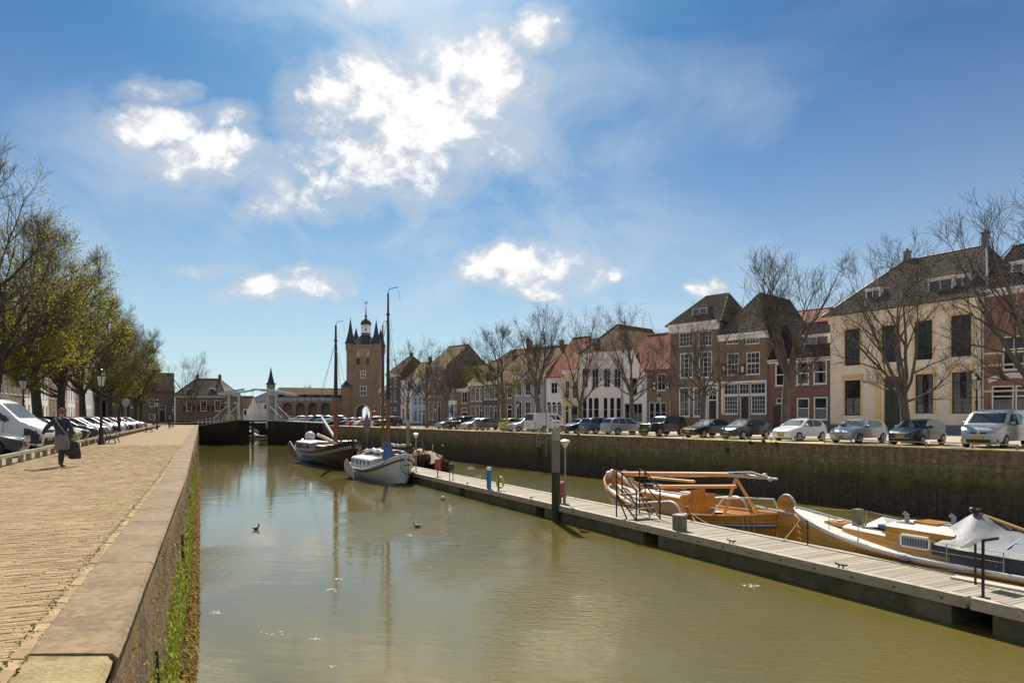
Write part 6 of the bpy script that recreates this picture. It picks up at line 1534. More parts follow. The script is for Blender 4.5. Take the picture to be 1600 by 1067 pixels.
    for i in range(int(low)):
        az = q.uniform(0, 6.28); el = q.uniform(1.15, 1.45); d = Vector((math.cos(az)*math.sin(el), math.sin(az)*math.sin(el), math.cos(el))); p, _ = at(tp, q.uniform(.72, .97)); grow(p, d, spread*q.uniform(.75, 1.0), r0*.3, 1)
    if leafy:
        n = 0
        while n < leafy:
            p, d = q.choice(tips)
            if leafmode == 'low' and p.z > trunk_h+(H-trunk_h)*.45: 
                if q.random() < .94: n += .3; continue
            if leafmode == 'all' and q.random() < .25+.5*max(0, (p.z-crown_c.z)/rz): n += .4; continue
            for j in range(3):
                c = p+Vector((q.gauss(0, .12), q.gauss(0, .12), q.gauss(0, .12))); s = q.uniform(.03, .065); a = Vector((q.gauss(0, 1), q.gauss(0, 1), q.gauss(0, 1))).normalized(); b_ = a.orthogonal().normalized()
                e = a*s; f_ = b_*s*.75; Lf.add([c-e, c+f_, c+e, c-f_], [(0, 1, 2, 3)]); n += 1
    return T, C, Lf
TV = {}
def tree_meshes(key, mats, **kw):
    T, C, Lf = make_tree(**kw); TV[key] = (T.mesh('trunk', mats[0], True, fix=False), C.mesh('crown', mats[1], False, fix=False), Lf.mesh('leaves', M_leaf, False, fix=False) if Lf.f else None, sorted(v[2] for v in C.v)[int(len(C.v)*.997)])
def plant_tree(key, name, label, x, y, z, h, rz, group, wid=1.0):
    tr, cr, lf, H = TV[key]; s = h/H; t = thing(name, label, 'tree', (x, y, z), rz, group); t.scale = (s*wid, s*wid, s)
    link('trunk', tr, t); link('crown', cr, t)
    if lf: o = link('leaves', lf, t); o['kind'] = 'stuff'
    return t
def trees():
    B = (M_bark, M_twig)
    tree_meshes('a', B, seed=3, H=13.4, trunk_h=5.0, r0=.36, spread=3.8, limbs=7, dens=.86, low=2, up=.7)
    tree_meshes('b', B, seed=8, H=12.8, trunk_h=3.4, r0=.33, spread=4.3, limbs=6, dens=.86, low=2, up=.45, lean=(.03, 0))
    tree_meshes('c', B, seed=14, H=11.0, trunk_h=4.0, r0=.27, spread=3.9, limbs=6, dens=.82, low=3, up=.5)
    tree_meshes('d', B, seed=21, H=11.0, trunk_h=4.2, r0=.27, spread=4.2, limbs=5, dens=.95, low=3, up=.5, leafy=5200, leafmode='low')
    D = (M_bark2, M_twig2)
    tree_meshes('e', D, seed=31, H=15.5, trunk_h=4.6, r0=.42, spread=4.6, limbs=8, dens=1.1, low=3, up=.4, leafy=15000)
    tree_meshes('f', D, seed=37, H=14.0, trunk_h=4.4, r0=.36, spread=4.3, limbs=7, dens=1.1, low=4, up=.4, leafy=17000)
    tree_meshes('g', (M_bark2, M_twig), seed=43, H=14.0, trunk_h=4.4, r0=.34, spread=4.0, limbs=7, dens=1.05, low=3, up=.45, leafy=2500)
    g = 'trees along the right quay'
    RT = [(1624, 'b', 262, 'bare tree reaching in from the right frame edge over the red brick house', 2.1, 1.0), (1418, 'b', 355, 'bare forked tree in front of the cream house', 2.6, 1.0), (1228, 'a', 382, 'tall bare tree with straight trunk in front of the dark red brick house', 0.6, .95), (1098, 'c', 474, 'small bare tree in front of the ornate white doorway', 1.2, 1.05), (988, 'c', 478, 'bare tree in front of the narrow white gabled house', 3.9, .95),
          (906, 'b', 484, 'bare tree in front of the yellow plaster house', .4, .9), (843, 'a', 478, 'tall bare tree behind the white panel van', 3.3, .95), (788, 'd', 508, 'tree with young yellow green leaves on its lower boughs', 1.0, 1.1), (698, 'c', 537, 'bare tree in front of the shop with the blue sign', .3, .9), (667, 'c', 530, 'bare tree in front of the pale blue house', 5.1, .85), (636.5, 'd', 541, 'bare tree in front of the white house, left end of the right quay row', 2.2, .8)]
    for (px, key, ty, lab, rz, wid) in RT:
        k = (px-800)/F; Y = 49.6/(.619+k); plant_tree(key if px != 636.5 else 'c', 'bare_tree' if key != 'd' else 'lime_tree', lab, k*Y, Y, ZR, CAMZ-(ty-HZ)*Y/F-ZR, rz, g, wid)
    g = 'trees along the left quay'
    LT = [('e', 'nearest leafy tree, its thick trunk at the left frame edge behind the white van'), ('f', 'second leafy tree from the left, its dark trunk leaning just right of the left lantern'), ('f', 'third leafy tree, its trunk rising behind the woman'), ('e', 'fourth leafy tree between the woman and the first lamp post'), ('f', 'fifth leafy tree whose forked trunk stands left of the first lamp post'), ('g', 'brown budding tree just right of the first lamp post'), ('g', 'brown budding tree above the first bench'), ('f', 'small leafed tree in the far part of the left row'), ('g', 'far brown tree of the left row'), ('g', 'last brown tree of the left row by the gabled house')]
    Ys = [37.5, 48.5, 56, 65.5, 74, 83.5, 93, 102, 111, 120]
    tops = [232, 345, 400, 440, 462, 472, 482, 515, 535, 555]
    for i, (key, lab) in enumerate(LT):
        Y = Ys[i]; X = -12.1-.4433*Y; px = 800+F*X/Y
        h = CAMZ-(tops[i]-HZ)*Y/F; plant_tree(key, 'budding_tree' if key == 'g' else 'leafy_tree', lab, X, Y, -.01, h*1.0, R.uniform(0, 6), g, 1.0 if i < 3 else .95)
    Y = 29.0; X = -12.4-.4433*Y; plant_tree('e', 'leafy_tree', 'leafy boughs of a tree standing outside the left frame edge', X, Y, -.01, 15, 1.0, g)
    Y = 152.0; plant_tree('b', 'bare_tree', 'lone bare tree in front of the low shuttered brick house', Xp(299, Y), Y, 0, CAMZ-(549-HZ)*Y/F, 1.9, None, .85)
    Y = 210.0; plant_tree('c', 'bare_tree', 'tiny bare tree top behind the arcade wall', Xp(477, Y), Y, 0, CAMZ-(600.5-HZ)*Y/F, .9, None, .8)
    # ivy covered tree near the left portal
trees()
# ================================================================== PONTOON
PU = Vector((-.5106, 1, 0)).normalized(); PV = Vector((1, .5106, 0)).normalized(); PO = Vector((19.28, 0, 0)); PW = 2.41; ZD = -2.85
def pp(Y, v, z=ZD): p = PO+Vector((-.5106, 1, 0))*(Y+0)+PV*v; return Vector((p.x, p.y, z))
M_plank = pm('grey_deck_plank', (.36, .32, .25), (.26, .225, .17), 2.0, .85, .003, stretch=(14, 1.5, 1), island=.22, spec=.3)
M_edge = pm('pale_edge_timber', (.46, .40, .31), (.34, .29, .21), 3, .8, .004, stretch=(1, 1, 3), island=.12)
M_float = pm('mossy_float_concrete', (.16, .145, .085), (.085, .085, .035), 1.6, .9, .01, dirt=((.30, .27, .20), .45))
def pontoon():
    root = thing('pontoon', 'long grey planked pontoon floating across the harbour beside the wooden boats', 'pontoon', (0, 0, 0))
    Y0, Y1 = 11.0, 60.0; w = .138; g = .010; dY = (w+g)/1.1228; n = int((Y1-Y0)/dY)
    me = []
    for k in range(5):
        m = MB(); L = PW-.46; x = w/2; m.add([(-x, -L/2, -.03), (x, -L/2, -.03), (x, L/2, -.03), (-x, L/2, -.03), (-x+.004, -L/2, 0), (x-.004, -L/2, 0), (x-.004, L/2, 0), (-x+.004, L/2, 0)], [(4, 5, 6, 7), (0, 1, 5, 4), (1, 2, 6, 5), (2, 3, 7, 6), (3, 0, 4, 7)])
        me.append(m.mesh('plank', M_plank, fix=False))
    a = math.atan2(PU.y, PU.x); rest = MB(); cnt = 0
    for i in range(n):
        Y = Y0+i*dY
        if Y > 14.5 and cnt < 300:
            o = link('plank', me[i % 5], root); p = pp(Y, PW/2); o.location = (p.x, p.y, ZD+R.uniform(-.004, .004)); o.rotation_euler = (R.uniform(-.002, .002), 0, a+R.uniform(-.003, .003)); cnt += 1
        else:
            A, B = pp(Y-w/2.25, .23), pp(Y+w/2.25, .23); C, D = pp(Y+w/2.25, PW-.23), pp(Y-w/2.25, PW-.23); rest.quad(A, D, C, B)
    o = rest.build('planks', M_plank, root, fix=False); o['kind'] = 'stuff'
    J = [8.0, 16.37, 27.2, 35.2, 44.4, 52.6, 60.0]
    for a_, b_ in zip(J, J[1:]):
        for v0, v1 in ((0, .22), (PW-.22, PW)):
            m = MB(); A, B = a_+.05, b_-.05
            P = [pp(A, v0), pp(A, v1), pp(B, v1), pp(B, v0)]; m.add([(p.x, p.y, ZD-.25) for p in P]+[(p.x, p.y, ZD+.03) for p in P], [(0, 3, 2, 1), (4, 5, 6, 7), (0, 1, 5, 4), (1, 2, 6, 5), (2, 3, 7, 6), (3, 0, 4, 7)])
            e = m.build('edge_beam', M_edge, root)
            if v0 == 0:
                m = MB(); k = int((B-A)/1.1)
                for q in range(k): p = pp(A+.5+q*1.1, -.012, ZD-.13); m.tube([p-PV*.012, p+PV*.02], .028, 6)
                m.build('bolts', M_dks, e)
        m = MB(); A, B = a_+.42, b_-.42; P = [pp(A, .16), pp(A, PW-.16), pp(B, PW-.16), pp(B, .16)]
        m.add([(p.x, p.y, -3.9) for p in P]+[(p.x, p.y, ZD-.255) for p in P], [(4, 5, 6, 7), (0, 1, 5, 4), (1, 2, 6, 5), (2, 3, 7, 6), (3, 0, 4, 7)]); m.build('float', M_float, root)
    m = MB(); P = [pp(8, .2), pp(8, PW-.2), pp(60, PW-.2), pp(60, .2)]; m.quad(*[(p.x, p.y, ZD-.05) for p in P]); m.build('deck_frame', M_dks, root)
pontoon()
def Ynear(px, v=0): k = (px-800)/F; q = PO+PV*v; return (q.x+.5106*q.y)/(k+.5106)     # world Y where the line at offset v crosses the pixel column
def onp(px, v):  # point on the pontoon
    Yw = Ynear(px, v); return Vector(((px-800)/F*Yw, Yw, ZD))
APU = math.atan2(PU.y, PU.x)
M_galv = pm('galvanised', (.34, .36, .36), (.26, .28, .28), 5, .45, metal=.4)
M_pile = pm('weathered_pile', (.25, .22, .15), (.16, .14, .09), 3, .9, .01, stretch=(5, 5, .6))
M_pile2 = pm('algae_pile', (.055, .055, .02), (.035, .03, .018), 3, .9, .01, stretch=(5, 5, .6))
M_redbox = pm('faded_red_box', (.36, .085, .07), (.30, .07, .06), 2, .5)
M_lampw = pm('opal_lamp_cap', (.72, .66, .52), (.64, .58, .46), 3, .45)
def furniture():
    # piles
    for (px, v, top, r, lab, base) in ((868.5, -.05, 667, .205, 'tall weathered mooring pile with a gull on top standing at the pontoon', None), (638, 1.0, 656, .19, 'slimmer mooring pile with pale head between the moored sailing boats', 60.5)):
        Y = Ynear(px, v) if base is None else base; x = (px-800)/F*Y; zt = Zp(top, Y)
        t = thing('mooring_pile', lab, 'pile', (x, Y, ZW)); h = zt-ZW; m = MB(); m.lathe([(r, -1), (r, h*.52)], 12, smooth if False else (0, 0, 0)); m.build('wet_foot', M_pile2, t, 30)
        m = MB(); m.lathe([(r*.99, h*.52), (r*.97, h*.86)], 12); m.build('shaft', M_pile, t, 30); m = MB(); m.lathe([(r*1.0, h*.86), (r*1.0, h-.06), (r*.8, h)], 12); m.build('pale_head', pm('bleached_wood', (.42, .40, .34), (.30, .28, .22), 4, .9, stretch=(5, 5, .6)), t, 30)
    # lamp posts on the pontoon
    for (px, v, top, lab) in ((883, .55, 686, 'slim pontoon lamp with flat conical cap beside the tall mooring pile'), (650, 1.1, 676, 'slim pontoon lamp with flat conical cap at the far end by the white boat')):
        p = onp(px, v); h = Zp(top, p.y)-ZD; t = thing('pontoon_lamp', lab, 'lamp', p, 0, 'lamps on the pontoon')
        m = MB(); m.tube([(0, 0, 0), (0, 0, h-.4)], .045, 8); m.lathe([(.11, 0), (.11, .03), (.05, .06)], 10); m.build('post', M_galv, t, True)
        m = MB(); m.lathe([(.05, h-.42), (.07, h-.40), (.24, h-.12), (.245, h-.10)], 16); m.build('diffuser', M_lampw, t, True); m = MB(); m.lathe([(.245, h-.098), (.25, h-.08), (.13, h-.02), (.03, h)], 16); m.build('cap', M_lampw, t, True)
    # red boxes (extinguisher cabinets)
    for (px, v, lab, w, hh, z0) in ((878.5, .75, 'faded red cabinet on legs behind the pontoon lamp and the tall pile', .36, .78, .30), (684, .6, 'dusty red extinguisher box on a post at the far end of the pontoon', .36, .80, .50)):
        p = onp(px, v); t = thing('red_cabinet', lab, 'cabinet', p, APU+math.pi/2+.25); m = MB(); m.prism([(-w/2, z0), (w/2, z0), (w/2, z0+hh-.08), (w*.3, z0+hh), (-w*.3, z0+hh), (-w/2, z0+hh-.08)], 'y', -.13, .13); m.build('box', M_redbox, t)
        m = MB(); m.box(-w*.42, -.145, z0+.04, w*.42, -.131, z0+hh-.10); d = m.build('door', M_redbox, t); m = MB(); m.box(w*.28, -.16, z0+hh*.4, w*.34, -.146, z0+hh*.55); m.build('handle', M_dks, d)
        for x in ((-w*.3, w*.3) if z0 < .4 else (0,)): m = MB(); m.box(x-.03, -.03, 0, x+.03, .03, z0-.002); m.build('leg', M_dks, t)
    # two legged notice box
    p = onp(705, .55); t = thing('notice_board', 'small dark notice board on two legs at the far pontoon end', 'sign', p, APU+math.pi/2+.4)
    for x in (-.17, .17): m = MB(); m.tube([(x, 0, 0), (x, 0, .95)], .025, 6); m.lathe([(.06, 0), (.06, .02)], 8, (x, 0, 0)); m.build('leg', M_dks, t)
    m = MB(); m.box(-.2, -.08, .65, .2, .08, 1.12); m.build('panel', pm('dark_panel', (.05, .04, .05), (.07, .06, .07), 4, .5), t)
    m = MB(); m.box(-.15, -.086, .72, .15, -.081, 1.06); m.build('notice', pm('grey_notice', (.22, .18, .2), (.12, .1, .12), 9, .6), t)
    # blue power pillar and hose stand
    p = onp(764, .32); t = thing('power_pillar', 'bright blue service pillar with white cap on the pontoon', 'pillar', p, APU); m = MB(); m.lathe([(.14, 0), (.14, 1.13)], 14); m.build('body', pm('service_blue', (.02, .20, .42), (.015, .17, .37), 3, .35), t, 30); m = MB(); m.lathe([(.145, 1.133), (.145, 1.27), (.10, 1.33)], 14); m.build('cap', M_white, t, 30)
    for k in range(3): m = MB(); m.cbox((.03, -.14, .95-.12*k), (.05, .03, .06)); m.build('socket', M_white, t)
    p = onp(779, .34); t = thing('hose_stand', 'green post with a coiled yellow hose beside the blue pillar', 'hose stand', p, APU); m = MB(); m.tube([(0, 0, 0), (0, 0, .92)], .05, 8); m.build('post', pm('post_green', (.01, .10, .09), None, 3, .5), t)
    m = MB(); pts = []
    for i in range(130): a = i*.5; rr = .22+.02*math.sin(i*1.3); pts.append((.06+.05*math.sin(i*.37), rr*math.cos(a)-.14, .50+1.55*rr*math.sin(a)*.9))
    m.tube(pts, .042, 5); m.build('hose', pm('yellow_hose', (.66, .56, .02), (.55, .46, .02), 9, .45), t, True)
    # boarding steps
    p = onp(998, 1.0); t = thing('boarding_steps', 'black metal boarding steps with handrails at the wooden boat with lowered mast', 'steps', p, APU)
    M_blk = pm('black_iron', (.012, .012, .013), (.02, .02, .02), 4, .5)
    # local x along pontoon (away), y towards the camera side
    for y in (-.62, .62):
        m = MB()
        for (a, b_) in (((.75, y, 0), (.75, y, 2.0)), ((-.65, y, 0), (-.65, y, 1.3)), ((.75, y, 2.0), (.35, y, 1.95)), ((.35, y, 1.95), (-.65, y, 1.3)), ((.35, y, 1.95), (.35, y, 1.0)), ((.75, y, 1.0), (-.65, y, .05)), ((.35, y, 1.35), (-.65, y, .70)), ((.75, y, 1.0), (.0, y, .0))): m.beam(a, b_, .045, .045)
        m.build('side_frame', M_blk, t)
    for k in range(5): m = MB(); m.cbox((.66-.26*k, 0, 1.0-.19*k), (.22, 1.3, .03)); m.build('tread', M_plank, t)
    # timber bollard
    p = onp(1062, .42); t = thing('timber_bollard', 'squat weathered timber bollard on the pontoon edge by the boarding steps', 'bollard', p, APU+.3); m = MB()
    for (x, y, h) in ((-.1, -.1, .60), (.1, -.1, .58), (.1, .1, .61), (-.1, .1, .59)): m.box(x-.098, y-.098, 0, x+.098, y+.098, h-.07)
    m.build('post', M_pile, t); m = MB(); m.box(-.22, -.22, .545, .22, .22, .62); m.build('cap', pm('bleached_wood', (.4, .4, .4)), t)
    # cleats
    for (px, v, lab) in ((1143, .12, 'small black cleat on the near pontoon edge in front of the rudder'), (1314, .12, 'small black cleat on the near pontoon edge at the varnished sloop'), (730, .12, 'small cleat on the far part of the near pontoon edge'), (830, .12, 'small cleat on the near pontoon edge left of the tall pile'), (1412, PW-.14, 'black cleat on the far pontoon edge with mooring ropes')):
        p = onp(px, v); p.z += .03; t = thing('cleat', lab, 'cleat', p, APU, 'mooring cleats'); m = MB()
        for x in (-.07, .07): m.tube([(x, 0, 0), (x, 0, .09)], .022, 6)
        m.tube([(-.2, 0, .11), (-.1, 0, .09), (.1, 0, .09), (.2, 0, .11)], .026, 6); m.build('horn', M_blk, t)
    # lectern sign and tall post
    p = onp(1524, 1.62); t = thing('lectern_sign', 'tilted white notice plate on a slim post by the tarpaulin covered sloop', 'sign', p, APU+math.pi/2)
    m = MB(); m.tube([(0, 0, 0), (0, 0, 1.05)], .03, 8); m.build('post', M_blk, t); m = MB(); m.add([(-.24, -.22, .92), (.24, -.22, .92), (.24, .16, 1.22), (-.24, .16, 1.22), (-.24, -.235, .94), (.24, -.235, .94), (.24, .145, 1.24), (-.24, .145, 1.24)], [(0, 3, 2, 1), (4, 5, 6, 7), (0, 1, 5, 4), (1, 2, 6, 5), (2, 3, 7, 6), (3, 0, 4, 7)]); m.build('plate', M_white, t)
    p = onp(1536, .34); t = thing('mooring_post', 'slim black steel post on the pontoon near the right frame edge', 'post', p, APU); m = MB(); m.beam((0, 0, 0), (0, 0, 1.42), .05, .05); m.box(-.12, -.1, 0, .12, .1, .03); m.build('post', M_blk, t); m = MB(); m.box(-.03, -.62, 1.36, .03, -.03, 1.42); m.build('arm', M_blk, t)
    p = onp(1575, 1.95); t = thing('gangplank', 'pale plank lying on the pontoon under the covered sloop', 'plank', p+Vector((0, 0, .005)), APU+.08); m = MB(); m.box(-1.3, -.18, 0, 1.3, .18, .05); m.build('board', pm('pale_board', (.5, .46, .38), (.42, .38, .3), 3, .8), t)
    # small mooring stake by the varnished bow
    p = onp(1262, PW-.2); t = thing('mooring_stake', 'thin black stake with hooked top beside the varnished bow', 'post', p, APU); m = MB(); m.tube([(0, 0, 0), (0, 0, .78), (.05, 0, .84), (.1, 0, .8)], .025, 6); m.build('stake', M_blk, t)
furniture()

# ================================================================== BOATS
M_varn = pm('varnished_oak', (.60, .29, .055), (.44, .19, .034), 1.6, .25, .002, stretch=(.5, 5, 6), coat=.5, bscale=14, dirt=((.24, .09, .025), .45))
M_varn2 = pm('varnished_planks', (.60, .32, .05), (.45, .21, .035), 1.2, .25, .004, stretch=(.4, 3, 9), coat=.5, bscale=5, dirt=((.25, .10, .02), .4))
M_spar = pm('honey_spar', (.66, .34, .10), (.55, .26, .07), 2, .3, stretch=(.4, 5, 5), coat=.4)
M_bwhite = pm('boat_white', (.66, .66, .66), (.56, .56, .57), 1.5, .35, dirt=((.45, .44, .42), .4))
M_bdeck = pm('sandy_deck', (.62, .58, .50), (.52, .48, .41), 2, .7)
M_antif = pm('black_bottom', (.012, .012, .013), (.03, .028, .02), 2, .6)
M_brnh = pm('brown_hull', (.045, .020, .014), (.032, .015, .011), 1.5, .28, .002, dirt=((.07, .04, .03), .4))
M_mast = pm('mast_brown', (.24, .085, .03), (.17, .06, .022), 2, .35, stretch=(3, 3, .5))
M_mastd = pm('mast_dark', (.05, .03, .022), (.03, .02, .016), 2, .5)
M_tarp = pm('grey_tarpaulin', (.17, .175, .185), (.125, .13, .14), .8, .6, .02, bscale=3, dirt=((.28, .28, .285), .4), fine=.06)
M_tarpd = pm('navy_tarpaulin', (.018, .028, .045), (.012, .018, .03), 1, .5)
M_tarpb = pm('blue_tarpaulin', (.06, .13, .30), (.045, .10, .24), 1.4, .6, .01)
M_tarpn = pm('brown_tarpaulin', (.20, .115, .07), (.14, .08, .05), 1, .8, .02, bscale=3)
M_sail = pm('furled_sail', (.50, .42, .32), (.38, .30, .22), 3, .9, .02)
M_rope = pm('rope', (.48, .42, .30), (.36, .31, .22), 9, .9)
M_wire = pm('rigging_wire', (.10, .10, .10), (.07, .07, .07), 4, .5)
class Hull:
    def __init__(s, L, B, sheer, blunt=(2.2, 2.6), draft=.5, flare=.9, rake=(.3, .4), n=28, m=9, full=.55):
        s.L, s.B = L, B; s.sheer = sheer; s.bl = blunt; s.rake = rake; s.draft = draft; s.n, s.m, s.flare, s.full = n, m, flare, full
    def half(s, u):     # u -1 stern .. 1 bow
        p = s.bl[1] if u > 0 else s.bl[0]; return s.B/2*max(0.0, 1-abs(u)**p)**.62
    def z(s, u):
        zs, zm, zb = s.sheer; return zm+(zb-zm)*max(0, u)**2.1+(zs-zm)*max(0, -u)**2.1
    def pt(s, u, t, side=1):     # t 0 keel .. 1 sheer
        zt = s.z(u); z = -s.draft+(zt+s.draft)*t; b = s.half(u)*(t**s.full)*(s.flare+(1-s.flare)*t)
        ov = (s.rake[1] if u > 0 else s.rake[0])*abs(u)**6*(t-1); return (s.L/2*u+(ov if u > 0 else -ov), side*b, z)
    def us(s): return [math.sin(math.pi/2*(-1+2*i/s.n)) for i in range(s.n+1)]
    def surf(s, t0, t1, side=None, off=0.0, u0=-1, u1=1):
        mb = MB()
        for sd in ((1, -1) if side is None else (side,)):
            U = [u0+(u1-u0)*(1+x)/2 for x in s.us()]; vs = []; m = max(1, int(s.m*(t1-t0)+.5))
            for u in U:
                for j in range(m+1):
                    x, y, z = s.pt(u, t0+(t1-t0)*j/m, sd); vs.append((x+off*(u if abs(u) > .97 else 0), y+sd*off, z))
            k = m+1; mb.add(vs, [(i*k+j, i*k+j+1, (i+1)*k+j+1, (i+1)*k+j) for i in range(len(U)-1) for j in range(m)])
        return mb
    def line(s, t, side, off=.0, u0=-1, u1=1, k=None, dz=0):
        k = k or s.n; r = []
        for i in range(k+1):
            u = math.sin(math.pi/2*(-1+2*i/k)); u = u0+(u1-u0)*(1+u)/2; x, y, z = s.pt(u, t, side); r.append((x+(off if u > .97 else (-off if u < -.97 else 0)), y+side*off, z+dz))
        return r
    def deck(s, t, u0=-1, u1=1, dz=0, camber=.06):
        mb = MB(); k = s.n; vs = []
        for i in range(k+1):
            u = u0+(u1-u0)*i/k; x, y, z = s.pt(u, t); 
            for q in (-1, -.5, 0, .5, 1): vs.append((x, y*q*.995, z+dz+camber*(1-q*q)))
        mb.add(vs, [(i*5+j, i*5+j+1, (i+1)*5+j+1, (i+1)*5+j) for i in range(k) for j in range(4)]); return mb
def both(f): return [f(1), f(-1)]
def cabin(mb, x0, x1, w0, w1, zb, zt, round_=.12, crown=.12, mi_top=1):
    """deck house: side walls slightly leaning, crowned roof"""
    n = 8
    for (a, w) in ((x0, w0), (x1, w1)): pass
    ring = []
    for x, w in ((x0, w0), (x1, w1)):
        r = [(x, w/2, zb), (x, w/2-.05, zt)]+[(x, (w/2-.05)*math.cos(math.pi*i/n), zt+crown*math.sin(math.pi*i/n)) for i in range(1, n)]+[(x, -w/2+.05, zt), (x, -w/2, zb)]; ring.append(r)
    k = len(ring[0]); o = ring[0]+ring[1]; fs = []; 
    mb.add(o, [(0, 1, k+1, k), (k-2, k-1, 2*k-1, 2*k-2)], 0); mb.add(o, [(i, i+1, k+i+1, k+i) for i in range(1, k-2)], mi_top); mb.add(o, [tuple(range(k))[::-1], tuple(range(k, 2*k))], 0)
def leeboard(t, H, side, uc, L, Hh, mat, trimmat, drop=0, ang=0.0, out=.16):
    """rounded drop board hung on the side"""
    x, y, z = H.pt(uc, .92, side); pts = []
    n = 14
    for i in range(n+1): a = -math.pi/2+math.pi*i/n; pts.append((-L*.5-.0+(-L*.28*math.cos(a)), Hh*.5*math.sin(a)))
    pts += [(L*.5, Hh*.30), (L*.62, Hh*.12), (L*.62, -Hh*.12), (L*.5, -Hh*.30)]
    ca, sa = math.cos(ang), math.sin(ang); q = [(x+p[0]*ca-p[1]*sa, z+drop+p[0]*sa+p[1]*ca) for p in pts]
    m = MB(); m.prism(q, 'y', side*(H.half(uc)+out), side*(H.half(uc)+out+.06)); o = m.build('leeboard', mat, t)
    m = MB(); yy = side*(H.half(uc)+out+.03); m.tube([(p[0], yy, p[1]) for p in q]+[(q[0][0], yy, q[0][1])], .045, 6, cap=False); m.build('leeboard_edge', trimmat, o)
def rope(label, pts, r=.014, sag=0.0, mat=None):
    a, b_ = Vector(pts[0]), Vector(pts[-1]); n = 10; P = []
    for i in range(n+1): u = i/n; p = a.lerp(b_, u); p.z -= sag*4*u*(1-u); P.append(p)
    m = MB(); m.tube(P, r, 5); return tag(m.build('mooring_rope', mat or M_rope, None, True), label, 'rope')

